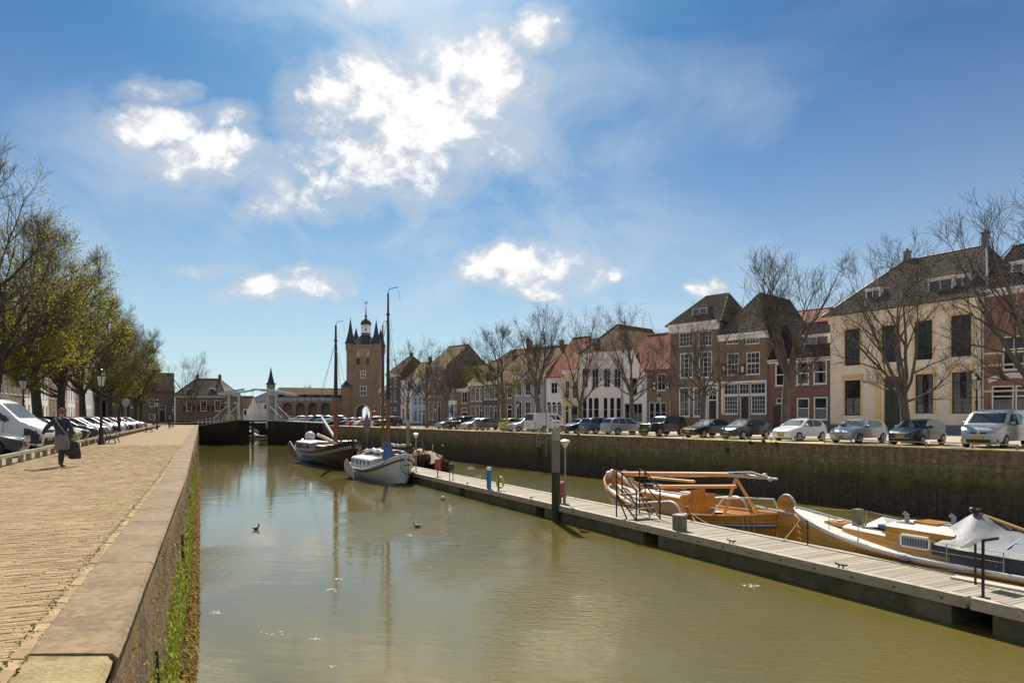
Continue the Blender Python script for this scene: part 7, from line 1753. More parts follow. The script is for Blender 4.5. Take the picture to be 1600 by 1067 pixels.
def boat_lowered_mast():
    # wooden round bowed boat with lowered mast: bow away from the camera
    cv = PW+2.15; Yb, Ys = Ynear(951, cv), Ynear(1216, cv); pb = Vector(((951-800)/F*Yb, Yb, 0)); ps = Vector(((1216-800)/F*Ys, Ys, 0)); c = (pb+ps)/2; L = (pb-ps).length
    t = thing('wooden_boat', 'varnished round bowed wooden boat with lowered mast and big leeboards behind the boarding steps', 'boat', (c.x, c.y, ZW), APU)
    H = Hull(L, 3.5, (1.25, .86, 1.95), (2.6, 2.4), .4, .82, (.2, .75), full=.42)
    H.surf(.26, 1).build('hull', M_varn, t, True, fix=False); H.surf(0, .26).build('bottom', M_antif, t, True, fix=False)
    for s in (1, -1):
        m = MB(); m.tube(H.line(1, s), .05, 6); m.build('gunwale', M_spar, t, True)
        m = MB(); m.tube(H.line(.80, s, .03), .055, 6); m.build('rubbing_strake', M_varn, t, True)
        m = MB(); m.tube(H.line(.73, s, .035, -1, -.45), .035, 6); m.build('white_line', M_bwhite, t, True)
        m = MB(); m.tube(H.line(.69, s, .035, -1, -.45), .035, 6); m.build('blue_line', M_tarpb, t, True)
        m = MB(); m.tube(H.line(.93, s, .02, .55, 1), .04, 6); m.build('bow_band', M_bwhite, t, True)
        leeboard(t, H, s, -.07, 2.4, 1.0, pm('pinkish_oak', (.34, .20, .12), (.27, .15, .09), 1.5, .4, stretch=(.4, 5, 6)), M_bwhite, .06, -.06)
    m = MB(); m.tube([(L/2+.02, 0, 2.02), (L/2+.03, 0, 1.4), (L/2-.25, 0, .6), (L/2-.8, 0, 0)], .075, 8); m.build('stem', M_bwhite, t, True)
    H.deck(.84, -.25, .96).build('foredeck', pm('hazy_deck', (.58, .47, .33), (.50, .39, .27), 2, .6, stretch=(.4, 9, 1)), t, True); H.deck(.55, -.97, -.2, 0, 0).build('cockpit_sole', M_varn, t)
    m = MB(); cabin(m, -1.15, 1.9, 2.0, 1.75, .7, 1.42, crown=.18); m.build('cabin', [M_varn, pm('cabin_roof', (.56, .47, .36), (.48, .4, .3), 2, .55)], t)
    m = MB()
    for (y0, y1, zt) in ((-1.0, -.42, 1.55), (-.40, .40, 1.78), (.42, 1.0, 1.55)): m.box(-1.26, y0, .55, -1.17, y1, zt)
    o = m.build('cabin_doors', M_varn, t)
    for y in (1.02,):
        for x in (-.6, .3, 1.1): m = MB(); m.tube([(x, .93, 1.08), (x, 1.02, 1.07)], .12, 12); m.build('porthole', M_doorb, t)
    m = MB(); m.box(.1, -.45, 1.6, 1.1, .35, 1.7); m.add([(-.1, -.3, 1.58), (.9, -.3, 1.58), (.8, .3, 1.86), (0, .3, 1.80)], [(0, 1, 2, 3)]); m.build('hatch', M_varn, t); m = MB(); m.cbox((1.75, .2, 1.72), (.9, .5, .16)); m.build('folded_cover', M_tarpd, t); m = MB(); m.cbox((.55, .1, 1.78), (.55, .6, .05)); m.build('skylight', M_glassd, t)
    # mast lowered on the crutch, bundle of fittings at its top
    zb = 2.0; m = MB(); m.tube([(L/2-.15, 0, zb), (-.5, .1, zb+.42), (-L/2+2.6, .15, zb+.62)], [.125, .12, .10], 10); m.build('lowered_mast', M_spar, t, True)
    m = MB(); m.tube([(-L/2+2.62, .15, zb+.62), (-L/2+1.5, .15, zb+.64), (-L/2-.1, .15, zb+.64)], [.10, .085, .04], 8)
    for k in range(7): x = -L/2+2.4-k*.36; m.ell((x, .15+R.uniform(-.08, .08), zb+.66+R.uniform(-.05, .1)), (.12, .10, .09), 8, 5)
    for k in range(5): m.tube([(-L/2+2.5, .15+.05*k-.1, zb+.72), (-L/2+1.2, .2, zb+.76+.02*k), (-L/2-.1, .15, zb+.62)], .02, 5)
    m.build('mast_fittings', pm('pale_fittings', (.52, .47, .40), (.38, .34, .3), 5, .5), t, True)
    m = MB(); m.tube([(1.2, .55, 1.72), (-L/2+1.75, .5, zb+.2)], [.085, .075], 8); m.build('boom', M_spar, t, True)
    m = MB(); m.tube([(2.7, -.3, 2.0), (-.8, -.2, 2.1)], .06, 8); m.build('gaff', M_spar, t, True)
    xk = -L/2+2.1
    m = MB()
    for y in (-.85, .95): m.beam((xk, .15, zb+.5), (xk-.25 if y < 0 else xk-.1, y, .95), .10, .10)
    m.build('mast_crutch', M_spar, t)
    m = MB(); m.beam((L/2-1.0, .35, 1.5), (L/2-1.0, .35, 2.25), .2, .12); m.beam((L/2-1.0, -.35, 1.5), (L/2-1.0, -.35, 2.25), .2, .12); m.build('mast_tabernacle', M_varn, t); m = MB(); m.tube([(L/2-1.5, -.5, 1.75), (L/2-1.5, .5, 1.75)], .12, 10); m.build('windlass', M_varn, t)
    m = MB(); m.ell((L/2-.35, .2, 2.02), (.22, .2, .16), 8, 6); m.ell((L/2-.2, -.1, 2.1), (.16, .14, .14), 8, 6); m.build('furled_jib', M_bwhite, t, True)
    m = MB(); m.tube([(2.0, .8, 1.35), (2.9, .7, 1.7), (L/2-1.2, .3, 2.1)], .10, 6); m.build('furled_foresail', M_sail, t, True)
    # rudder with rounded head and tiller
    q = [(-L/2-.02, -.3), (-L/2-.02, 1.55)]+[(-L/2-.42+.40*math.cos(a*math.pi/8), 1.62+.42*math.sin(a*math.pi/8)) for a in range(9)]+[(-L/2-.85, 1.2), (-L/2-1.05, -.3)]
    m = MB(); m.prism(q, 'y', -.06, .06); rd = m.build('rudder', M_varn, t); m = MB(); m.tube([(p[0], 0, p[1]) for p in q[2:]], .055, 6); m.build('rudder_edge', M_bwhite, rd)
    m = MB(); m.tube([(-L/2-.95, .1, 1.35), (-L/2+.3, .25, 1.42), (-L/2+.9, .4, 1.5)], .045, 6); m.build('tiller', M_bwhite, t); m = MB(); m.tube([H.pt(-.62, 1.0, 1), (H.pt(-.7, 1, 1)[0], 1.2, 1.75), (-L/2+.9, .6, 1.82), (-L/2+.4, -.2, 1.78), (H.pt(-.86, 1, -1)[0], -.9, 1.3)], .035, 6); m.build('stern_rail', M_bwhite, t, True)
    for x, y in ((-.62, 1), (-.40, 1), (-.2, 1), (-.5, -1)): p = H.pt(x, 1, y); m = MB(); m.tube([(p[0], p[1]-.05*y, p[2]-.05), (p[0], p[1]-.05*y, p[2]+.26)], .07, 7); m.tube([(p[0], p[1]-.05*y, p[2]+.26), (p[0], p[1]-.05*y, p[2]+.32)], .10, 7); m.build('timberhead', M_pile, t)
    for k in range(3): p = H.pt(-.9+.03*k, .9, 1); m = MB(); m.tube([(p[0], p[1]+.06, p[2]+.1), (p[0]-.15, p[1]+.12, .15)], .02, 5); m.build('hanging_rope', M_rope, t)
    W = t.matrix_basis
    def w(x, y, z): return Matrix.Translation((c.x, c.y, ZW)) @ Matrix.Rotation(APU, 4, 'Z') @ Vector((x, y, z))
    rope('mooring rope from the lowered mast boat to the pontoon, left of the rudder', [w(*H.pt(-.45, 1.0, 1)), onp(1094, PW-.25)], .016, .12)
    rope('slack mooring rope from the lowered mast boat towards its stern cleat', [w(*H.pt(-.45, 1.05, 1)), onp(1205, PW-.3)], .016, .30)
    rope('long slack bow rope of the lowered mast boat leading left to the far pontoon edge', [w(L/2, 0, 1.6), onp(893, PW-.1)], .018, .35)
boat_lowered_mast()

def boat_sloop():
    cv = PW+1.55; Yb = Ynear(1243, cv-.2); L = 11.5; u = PU; pb = Vector(((1243-800)/F*Yb, Yb, 0)); c = pb-u*(L/2)
    t = thing('sailing_sloop', 'varnished clinker sloop with white gunwale, cabin and grey tarpaulin tent', 'boat', (c.x, c.y, ZW+.22), APU)
    H = Hull(L, 2.9, (.80, .78, 1.52), (3.2, 1.7), .65, .85, (.3, .35), full=.45)
    H.surf(.30, .90).build('hull', M_varn2, t, True, fix=False); H.surf(.90, 1).build('topside_band', M_bwhite, t, True, fix=False); H.surf(0, .30).build('bottom', M_antif, t, True, fix=False)
    for s in (1, -1):
        for q, tt in enumerate((.42, .52, .62, .72, .82)): m = MB(); m.tube(H.line(tt, s, .0), .013, 4); m.build('plank_seam', M_varn, t, True)
        m = MB(); m.tube(H.line(.895, s, .015), .024, 6); m.build('rubbing_strake', M_varn, t, True); m = MB(); m.tube(H.line(1, s), .035, 6); m.build('gunwale', M_bwhite, t, True)
    m = MB(); m.tube([(L/2+.01, 0, 1.56), (L/2-.02, 0, .8), (L/2-.28, 0, -.1)], .05, 8); m.build('stem', M_spar, t, True)
    H.deck(.97, -1, .985).build('deck', M_bdeck, t, True)
    # low trunk and cabin: long axis along the boat
    m = MB(); cabin(m, 1.62, 3.4, 1.75, 1.1, .80, 1.15, crown=.10); m.build('trunk', [M_varn, M_bdeck], t)
    m = MB(); cabin(m, -.5, 1.62, 1.95, 1.8, .62, 1.48, crown=.12); cb = m.build('cabin', [M_varn, M_bdeck], t)
    for x0, x1 in ((.22, 1.0),):
        for s in (1, -1):
            m = MB(); y = s*.965; zc = 1.14; ring = [(x0, zc-.16), (x1, zc-.16), (x1+.04, zc-.10), (x1+.04, zc+.13), (x1, zc+.18), (x0, zc+.18), (x0-.04, zc+.13), (x0-.04, zc-.10)]
            m.tube([(p[0], y, p[1]) for p in ring]+[(ring[0][0], y, ring[0][1])], .035, 6, cap=False); m.build('window_frame', M_white, t); m = MB(); m.poly([(p[0], y+s*.005, p[1]) for p in ring]); m.build('pane', M_glassd, t); m = MB()
            for k in range(9): x = x0+.05+(x1-x0-.05)*k/9; m.box(x, y-.004+s*.008, zc-.12, x+.05, y+.004+s*.008, zc+.15)
            m.build('curtain', pm('blue_curtain', (.22, .26, .36), None, 3, .8), t)
    m = MB(); m.cbox((3.9, 0, 1.18), (.75, .6, .12)); m.build('forehatch', M_varn, t); m = MB(); m.lathe([(.12, 0), (.12, .05)], 12, (3.9, 0, 1.245)); m.build('deck_light', M_whitep, t)
    m = MB(); m.cbox((.75, -.1, 1.63), (.7, .75, .07)); m.build('sliding_hatch', M_varn, t)
    m = MB(); m.add([(2.95, -.6, 1.25), (1.7, -.7, 1.45), (1.7, .5, 1.40), (2.8, .45, 1.25), (2.3, 0, 1.62)], [(0, 1, 4), (1, 2, 4), (2, 3, 4), (3, 0, 4)]); m.build('canvas_cover', pm('pale_canvas', (.42, .42, .42), (.36, .36, .37), 2, .7), t)
    m = MB(); m.cbox((1.85, .4, 1.40), (.4, .4, .1)); m.build('blue_bag', M_tarpb, t)
    for (x, y, z) in ((1.25, .35, 1.56), (.1, -.1, 1.6)): m = MB(); m.tube([(x, y, z), (x, y, z+.28), (x+.10, y, z+.33)], .07, 8); m.cbox((x, y, z+.02), (.5, .3, .06)); m.build('vent_cowl', M_galv, t, 30)
    # lifelines
    for s in (1, -1):
        st = [(-.35, 0), (-.1, 0), (.15, 0), (.4, 0), (.62, 0)]; tops = []
        for (uu, _) in st: p = H.pt(uu, 1, s); m = MB(); m.tube([(p[0], p[1]-.05*s, p[2]), (p[0], p[1]-.05*s, p[2]+.55)], .014, 5); m.build('stanchion', M_galv, t); tops.append((p[0], p[1]-.05*s, p[2]+.54))
        p = H.pt(.93, 1, s); tops.append((p[0], p[1]*.7, p[2]+.1)); m = MB(); m.tube(tops, .010, 4); m.tube([(q[0], q[1], q[2]-.26) for q in tops[:-1]], .008, 4); m.build('lifeline', M_rope, t)
    # tarpaulin over the cockpit: ridge tent with folds
    m = MB(); xs = [.05-.30*i for i in range(18)]; vs = []; ny = 15
    for i, x in enumerate(xs):
        rz_ = 1.52+.54*math.exp(-((x+.6)/.5)**2)+.24*math.exp(-((x+1.5)/1.0)**2)+(.10 if x < -2.2 else 0); hw = 1.05+.22*min(1, i/3)
        for j in range(ny):
            q = -1+2*j/(ny-1); f = abs(q); z = rz_-(rz_-1.2)*(f**1.15)+.028*math.sin(i*2.1+q*9)*(1-f)+(.035*math.sin(j*3.0+i*.9)*(.3+f))*(1 if i < 8 else .4); vs.append((x+.05*math.sin(j*1.7), q*hw, z if f < .99 else z-.05))
    m.add(vs, [(i*ny+j, i*ny+j+1, (i+1)*ny+j+1, (i+1)*ny+j) for i in range(len(xs)-1) for j in range(ny-1)]); m.poly([vs[j] for j in range(ny)]); m.build('tarpaulin', M_tarp, t, 'all')
    for s in (1, -1):
        m = MB()
        for i in range(len(xs)-1):
            a, b_ = xs[i], xs[i+1]; ya = s*(1.055+.22*min(1, i/3)); yb = s*(1.055+.22*min(1, (i+1)/3)); zl = .78 if i > 1 else .9; m.quad((a, ya, 1.19), (b_, yb, 1.19), (b_, yb*1.0+.03*s, zl), (a, ya+.03*s, zl))
        m.build('tarpaulin_skirt', M_tarpd, t, 'all')
    m = MB(); m.cbox((-.6, 0, 2.17), (.16, .3, .1)); m.ell((-.55, .12, 2.2), (.09, .09, .08), 8, 6); m.build('ridge_prop', M_mastd, t)
    m = MB(); m.tube([(-.6, 0, 2.1), (-2.6, .02, 1.58), (-4.9, 0, 1.52)], .05, 6); m.build('ridge_pole', M_spar, t); m = MB(); m.tube([(-2.0, .5, 1.62), (-1.85, .9, 1.36), (-1.8, 1.32, .9)], .014, 5); m.build('blue_cord', pm('blue_cord', (.08, .3, .7), None, 3, .5), t)
    # samson post and fender
    m = MB()
    for y in (-.15, .02): m.box(3.0, y-.09+.2, 1.1, 3.2, y+.07+.2, 1.78)
    m.build('mast_stump', M_pile, t)
    m = MB(); p = H.pt(.42, .8, 1); m.ell((p[0], p[1]+.16, .35), (.14, .13, .15), 10, 8); m.tube([(p[0], p[1]+.1, .5), (p[0], p[1]-.05, 1.1)], .01, 4); m.build('fender', pm('fender_blue', (.05, .16, .5), None, 3, .4), t, True)
    def w(x, y, z): return Matrix.Translation((c.x, c.y, ZW+.22)) @ Matrix.Rotation(APU, 4, 'Z') @ Vector((x, y, z))
    rope('bow rope of the varnished sloop tied to the pontoon beside the rudder', [w(L/2-.6, .35, 1.3), onp(1222, PW-.35)], .018, .05); rope('midship rope of the varnished sloop to the black cleat', [w(*H.pt(-.35, 1, 1)), onp(1400, PW-.15)], .016, .06)
boat_sloop()

def mast(t, x, y, z0, z1, r0, m1=None, m2=None, wimple=True, split=.5, rake=0.0):
    zm = z0+(z1-z0)*split; m = MB(); m.tube([(x, y, z0), (x+rake*.5, y, zm)], [r0, r0*.85], 9); o = m.build('mast', m1 or M_mast, t, True)
    m = MB(); m.tube([(x+rake*.5, y, zm), (x+rake, y, z1)], [r0*.85, r0*.38], 8); m.ell((x+rake*.85, y, z0+(z1-z0)*.88), (r0*.9, r0*.9, .12), 7, 5); m.build('topmast', m2 or M_mastd, o, True)
    if wimple:
        m = MB(); m.tube([(x+rake, y, z1), (x+rake+.05, y+.1, z1+.35), (x+rake+.6, y+.6, z1+.45)], .03, 5); m.add([(x+rake+.6, y+.6, z1+.45), (x+rake+.65, y+.7, z1-.3), (x+rake+.6, y+.85, z1-1.0), (x+rake+.55, y+.7, z1-.2)], [(0, 1, 2, 3)]); m.build('pennant', pm('faded_pennant', (.16, .17, .2), None, 3, .8), o)
    return o
def stays(t, top, feet, r=.012):
    for f in feet: m = MB(); m.tube([top, f], r, 4); m.build('stay', M_wire, t)
def barge(name, label, pxb, Yb, pxs, Ys, B, sheer, hullm, kind):
    pb = Vector(((pxb-800)/F*Yb, Yb, 0)); ps = Vector(((pxs-800)/F*Ys, Ys, 0)); c = (pb+ps)/2; L = (pb-ps).length; d = pb-ps; a = math.atan2(d.y, d.x)
    t = thing(name, label, 'boat', (c.x, c.y, ZW), a)
    H = Hull(L, B, sheer, (3.0, 3.2), .5, .86, (.3, .45), full=.34)
    H.surf(.22, 1).build('hull', hullm, t, True, fix=False); H.surf(0, .22).build('bottom', M_antif, t, True, fix=False); H.deck(.90, -.99, .985).build('deck', pm('lilac_grey_deck', (.42, .38, .38), (.34, .31, .31), 1.5, .7), t, True)
    def w(x, y, z): return Matrix.Translation((c.x, c.y, ZW)) @ Matrix.Rotation(a, 4, 'Z') @ Vector((x, y, z))
    return t, H, L, w, c, a
def boats_far():
    # brown tjalk
    t, H, L, w, c, a = barge('sailing_barge', 'dark brown sailing barge with double white bow line and tall brown mast', 552, 66.0, 474, 83.0, 4.4, (1.9, 1.45, 2.75), M_brnh, 0)
    for s in (1, -1):
        for q, tt in enumerate((.80, .85)): m = MB(); m.tube(H.line(tt, s, .02, -.3, 1), .032, 5); m.build('white_line', M_bwhite, t, True)
        m = MB(); m.tube(H.line(.92, s, .03), .07, 6); m.build('rubbing_strake', M_brnh, t, True); m = MB(); m.tube(H.line(1, s), .06, 6); m.build('gunwale', M_mastd, t, True)
        leeboard(t, H, s, -.55, 3.4, 1.5, pm('brown_leeboard', (.15, .09, .065), (.11, .065, .05), 2, .5), M_bwhite, -.35, -.25, .2)
    m = MB(); m.tube([(L/2+.02, 0, 2.95), (L/2, 0, 1.8), (L/2-.4, 0, .2)], .11, 8); m.build('stem', M_brnh, t, True)
    m = MB(); cabin(m, -L*.38, -L*.02, 3.0, 3.0, 1.3, 2.2, crown=.15); m.build('cabin', [pm('cabin_lilac', (.40, .36, .37), None, 2, .6), pm('cabin_top_lilac', (.56, .52, .53), None, 2, .6)], t)
    for x in (-L*.33, -L*.25, -L*.17, -L*.09):
        for s in (1, -1): m = MB(); m.box(x-.35, s*1.51-.02, 1.6, x+.35, s*1.51+.02, 2.0); m.build('cabin_window', M_glassd, t)
    m = MB(); cabin(m, L*.02, L*.16, 2.4, 2.2, 1.4, 2.0, crown=.1); m.build('hold_hatch', [M_mastd, M_bdeck], t)
    xm = L*.20; mo = mast(t, xm, 0, 1.6, 14.6, .26, split=.42); 
    stays(t, (xm, 0, 13), [H.pt(.98, 1, 1), H.pt(.1, 1, 1), H.pt(.1, 1, -1), H.pt(-.02, 1, 1), H.pt(-.02, 1, -1)], .016)
    m = MB(); m.tube([(xm+.3, .2, 2.3), (-.15*L, .4, 5.0)], [.16, .13], 8); m.build('boom', M_bwhite, t, True); m = MB(); m.tube([(xm+.3, -.2, 2.4), (-.1*L, -.3, 3.1)], .2, 7); m.build('furled_sail', M_sail, t, True)
    m = MB(); m.ell((-L*.40, .3, 2.75), (.75, .6, .62), 10, 7); m.build('white_dinghy_cover', M_bwhite, t, True)
    m = MB(); m.tube([(-L*.44, 0, 2), (-L*.45, 0, 4.4)], .04, 5); m.add([(-L*.45, 0, 4.3), (-L*.47, .2, 4.1), (-L*.47, .3, 3.4), (-L*.45, .05, 3.5)], [(0, 1, 2, 3)]); m.build('flagstaff', M_dks, t)
    m = MB(); m.tube([(L*.40, -.5, 2.5), (L*.36, -1.0, 5.6)], .09, 6); m.tube([(L*.40, .1, 2.5), (L*.41, .3, 4.6)], .07, 6); m.build('derrick', M_mast, t, True); m = MB(); m.tube([(L*.4, -.9, 2.55), (L*.4, .9, 2.55)], .2, 8); m.build('windlass', M_redbox, t, True)
    q = [(-L/2-.05, -.3), (-L/2-.05, 2.2), (-L/2-.5, 2.4), (-L/2-1.3, 1.5), (-L/2-1.5, -.3)]; m = MB(); m.prism(q, 'y', -.08, .08); m.build('rudder', M_brnh, t)
    m = MB()
    for k in range(14): x = -L*.40+k*L*.036; m.tube([(x, 1.95, 1.7), (x, 1.95, 2.25)], .025, 4); m.tube([(x, -1.95, 1.7), (x, -1.95, 2.25)], .025, 4)
    m.build('stanchion', M_dks, t)
    # white boat
    t, H, L, w, c, a = barge('white_barge', 'white sailing barge with anchor on its bow, blue mast cover and tall brown mast', 634, 51.2, 559, 60.5, 3.5, (1.15, .92, 2.3), M_bwhite, 1)
    for s in (1, -1):
        m = MB(); m.tube(H.line(.86, s, .03), .06, 6); m.build('rubbing_strake', M_mastd, t, True); m = MB(); m.tube(H.line(1, s), .05, 6); m.build('gunwale', M_bwhite, t, True)
        leeboard(t, H, s, -.30, 2.1, 1.05, pm('cream_leeboard', (.58, .54, .48), (.5, .46, .4), 2, .5), M_mastd, -.15, -.35, .18)
        m = MB(); m.tube(H.line(.93, s, .015, .2, .75), .045, 5); m.build('blue_stripe', pm('sky_blue_paint', (.16, .33, .6), None, 2, .4), t, True)
    m = MB(); m.tube([(L/2+.03, 0, 2.42), (L/2+.02, 0, 1.5), (L/2-.3, 0, .1)], .075, 8); m.build('stem', M_bwhite, t, True)
    m = MB(); cabin(m, -L*.36, L*.10, 2.3, 2.3, .75, 1.60, crown=.22); m.build('cabin', [pm('grey_white_cabin', (.5, .5, .48), None, 2, .5), M_bwhite], t)
    for k in range(5):
        for s in (1, -1): m = MB(); x = -L*.30+k*L*.085; m.box(x-.06, s*1.16-.02, 1.2, x+.06, s*1.16+.02, 1.48); m.build('cabin_window', M_glassd, t)
    xm = L*.17; mo = mast(t, xm, 0, .9, 14.9, .19, split=.40)
    stays(t, (xm, 0, 13.2), [H.pt(.98, 1, 1), H.pt(.05, 1, 1), H.pt(.05, 1, -1), H.pt(-.1, 1, 1), H.pt(-.1, 1, -1)], .013)
    m = MB(); m.lathe([(.52, 1.75), (.46, 2.1), (.30, 2.7), (.2, 3.15)], 9, (xm, 0, 0), sx=.9); m.build('mast_cover', M_tarpb, t, 30); m = MB(); m.lathe([(.32, .8), (.34, 1.74)], 9, (xm, 0, 0)); m.build('mast_case', pm('dark_red_paint', (.14, .03, .025), (.08, .03, .02), 2, .5), t)
    m = MB(); pts = [(xm-.2-.45*i, .25+.1*math.sin(i), 2.15+.08*math.sin(i*1.7)) for i in range(12)]; m.tube(pts, [.15+.07*math.sin(i*2.1)**2 for i in range(12)], 8); m.build('furled_sail', M_tarpb, t, True); m = MB(); m.tube([(p[0], p[1]-.15, p[2]+.12) for p in pts[3:]], [.12+.05*(i % 2) for i in range(9)], 7); m.build('sail_folds', M_bwhite, t, True); m = MB(); m.tube([(xm-.2, .2, 2.0), (-L*.45, .3, 2.1)], .08, 8); m.build('boom', M_spar, t)
    m = MB(); xa = L/2+.16; m.tube([(xa, .12, 1.75), (xa+.02, .14, .75)], .03, 6); m.tube([(xa, -.35, 1.05), (xa+.1, -.15, .85), (xa+.08, .15, .75), (xa+.1, .45, .85), (xa, .62, 1.1)], .035, 6); m.tube([(xa-.05, .2, 2.2), (xa, .12, 1.75)], .02, 5); m.tube([(xa-.1, -.45, 2.1), (xa-.02, -.4, 1.1)], .018, 5); m.tube([(xa, -.25, 1.5), (xa, .45, 1.5)], .03, 5); m.build('anchor', M_antif, t)
    q = [(-L/2-.02, -.3), (-L/2-.02, 1.4), (-L/2-.45, 1.6), (-L/2-.95, .9), (-L/2-1.05, -.3)]; m = MB(); m.prism(q, 'y', -.06, .06); m.build('rudder', M_bwhite, t); m = MB(); m.tube([(-L/2-.3, 0, 1.5), (-L/2+1.8, .2, 1.7)], .05, 6); m.build('tiller', M_spar, t)
    m = MB(); m.ell((L/2-.9, .1, 2.3), (.3, .3, .2), 8, 6); m.tube([(L/2-1.0, -.5, 2.15), (L/2-1.0, .5, 2.15)], .12, 8); m.build('windlass', M_mastd, t)
    # dark working boat between the white barge and the quay, deck full of gear
    t, H, L, w, c, a = barge('work_boat', 'cluttered brown sailing boat with furled sail lying behind the white barge', 664, 60.5, 574, 71.0, 3.6, (1.35, 1.0, 1.8), M_brnh, 2)
    for s in (1, -1): m = MB(); m.tube(H.line(1, s), .06, 6); m.build('gunwale', pm('warm_trim', (.35, .18, .07), None, 2, .5), t, True)
    m = MB(); cabin(m, -L*.30, L*.06, 2.3, 2.3, 1.0, 1.75, crown=.15); m.build('cabin', [pm('warm_wood_cabin', (.22, .10, .045), (.15, .07, .03), 2, .5), M_bdeck], t)
    xm = -L*.20; mast(t, xm, 0, 1.0, 14.2, .17, split=.5, m1=pm('olive_mast', (.14, .10, .04), None, 2, .5)); stays(t, (xm, 0, 12.5), [H.pt(.98, 1, 1), H.pt(-.2, 1, 1), H.pt(-.2, 1, -1), H.pt(-.98, 1, 1)], .013)
    m = MB(); pts = [(xm+.5+.55*i, .1, 2.55-.22*math.sin(math.pi*i/10)+(.02*(i % 2))) for i in range(11)]; m.tube(pts, [.12+.05*(i % 2) for i in range(11)], 7); m.build('furled_sail', M_sail, t, True)
    cols_ = [pm('gear_red', (.3, .06, .05), None, 3, .6), M_bwhite, M_tarpb, M_sail, M_mast, M_rope, M_bdeck, M_brnh]
    for k in range(34):
        x = R.uniform(-L*.42, L*.44); y = R.uniform(-1.2, 1.2); z = H.z(2*x/L)*.9+R.uniform(.1, .75); m = MB(); ty = R.random()
        if ty < .4: m.cbox((x, y, z), (R.uniform(.25, .7), R.uniform(.2, .5), R.uniform(.15, .4)))
        elif ty < .7: m.ell((x, y, z), (R.uniform(.12, .35), R.uniform(.12, .3), R.uniform(.1, .22)), 7, 5)
        else: m.beam((x, y, z-.2), (x+R.uniform(-.8, .8), y+R.uniform(-.3, .3), z+R.uniform(.3, 1.0)), .06, .06)
        o = m.build(R.choice(['deck_gear', 'crate', 'coiled_rope', 'spar']), R.choice(cols_), t)
    m = MB(); p = H.pt(.45, 1, 1); m.tube([(p[0]+.32*math.cos(i*math.pi/8), p[1]+.05, p[2]+.35+.32*math.sin(i*math.pi/8)) for i in range(17)], .08, 6, cap=False); m.build('lifebuoy', pm('lifebuoy_pink', (.62, .36, .32), None, 3, .5), t, True)
    # triangular grey flag shaped cover on a pole (hanging fender bag)
    m = MB(); m.lathe([(.05, 5.4), (.35, 4.6), (.42, 4.0), (.12, 3.5)], 8, (-L*.36, -.8, 0)); m.tube([(-L*.36, -.8, 1.5), (-L*.36, -.8, 6)], .03, 5); m.build('hoisted_bundle', pm('grey_bundle', (.2, .19, .19), None, 2, .8), t, True)
    # boat under a brown tent
    t, H, L, w, c, a = barge('covered_boat', 'small dark boat under a brown canvas tent at the far end of the pontoon', 700, 59.5, 651, 66.5, 2.6, (1.0, .75, 1.15), M_brnh, 3)
    m = MB(); vs = []; K = 9; nx = 9
    for i in range(nx):
        x = -L*.46+L*.80*i/(nx-1); zr = 1.95+.12*math.sin(i*1.6)-.5*(i/(nx-1))**3
        for j in range(K): q = -1+2*j/(K-1); vs.append((x, q*1.25*(1 if i < nx-2 else .8), zr-(zr-.95)*abs(q)**1.2+.05*math.sin(i*2+j*1.7)))
    m.add(vs, [(i*K+j, i*K+j+1, (i+1)*K+j+1, (i+1)*K+j) for i in range(nx-1) for j in range(K-1)]); m.poly([vs[(nx-1)*K+j] for j in range(K)]); m.poly([vs[j] for j in range(K)]); m.build('canvas_tent', M_tarpn, t, 'all')
    m = MB(); m.tube([(L*.36, 0, .9), (L*.37, 0, 2.5)], .07, 6); m.tube([(L*.37, 0, 2.5), (L*.33, 0, 2.6)], .05, 5); m.build('stem_post', M_mastd, t); m = MB(); m.tube([(-L*.45, 0, 2.0), (L*.36, 0, 1.6)], .05, 6); m.build('ridge_spar', M_spar, t)
    for s in (1, -1): m = MB(); m.tube(H.line(1, s), .05, 6); m.build('gunwale', M_mastd, t, True)
    # small clutter: spars and ropes leaning at the far pontoon end
    t = thing('gear_pile', 'heap of spars, fenders and folded gear at the far end of the pontoon', 'gear', (Xp(658, 62.5), 62.5, ZD))
    for k in range(16):
        m = MB(); x, y, z = R.uniform(-1, 1), R.uniform(-.8, .8), R.uniform(.1, 1.1)
        if k % 3: m.beam((x, y, 0), (x+R.uniform(-.9, .9), y+R.uniform(-.5, .5), z+R.uniform(.4, 1.2)), .08, .08)
        else: m.ell((x, y, z), (.2, .2, .28), 8, 6)
        m.build('spar' if k % 3 else 'fender', R.choice(cols_), t)
boats_far()

# mooring lines hanging on the right quay wall, ladder
def quay_bits():
    k = (843-800)/F; Y = 43.1/(.619+k); t = thing('wall_ladder', 'galvanised ladder head on the right quay wall left of the tall pile', 'ladder', (k*Y, Y, ZR), AR); m = MB()
    for y in (-.24, .24): m.tube([(-.35, y, 0), (-.1, y, .28), (.12, y, .05), (.14, y, -1.3)], .045, 6)
    m.build('stile', M_galv, t, True)
    for q in range(5): m = MB(); m.tube([(.14, -.24, -.15-.28*q), (.14, .24, -.15-.28*q)], .025, 5); m.build('rung', M_galv, t)
    m = MB(); m.box(.02, -.28, -3.6, .12, .28, -1.3); m.build('fender_board', M_pile2, t)
    for (px, top, lab) in ((675.5, 652, 'thin pale steel stake at the right quay edge beside the small lantern'), (622, 660, 'thin stake at the far right quay edge'), (928, 640, 'thin dark steel stake in front of the white panel van')):
        if px == 928: px = 853.5
        k = (px-800)/F; Y = (43.1-.25)/(.619+k); zt = Zp(top, Y); m = MB(); m.tube([(k*Y, Y, -2.2), (k*Y, Y, zt)], .045, 6); tag(m.build('quay_stake', M_galv, None), lab, 'stake')
quay_bits()
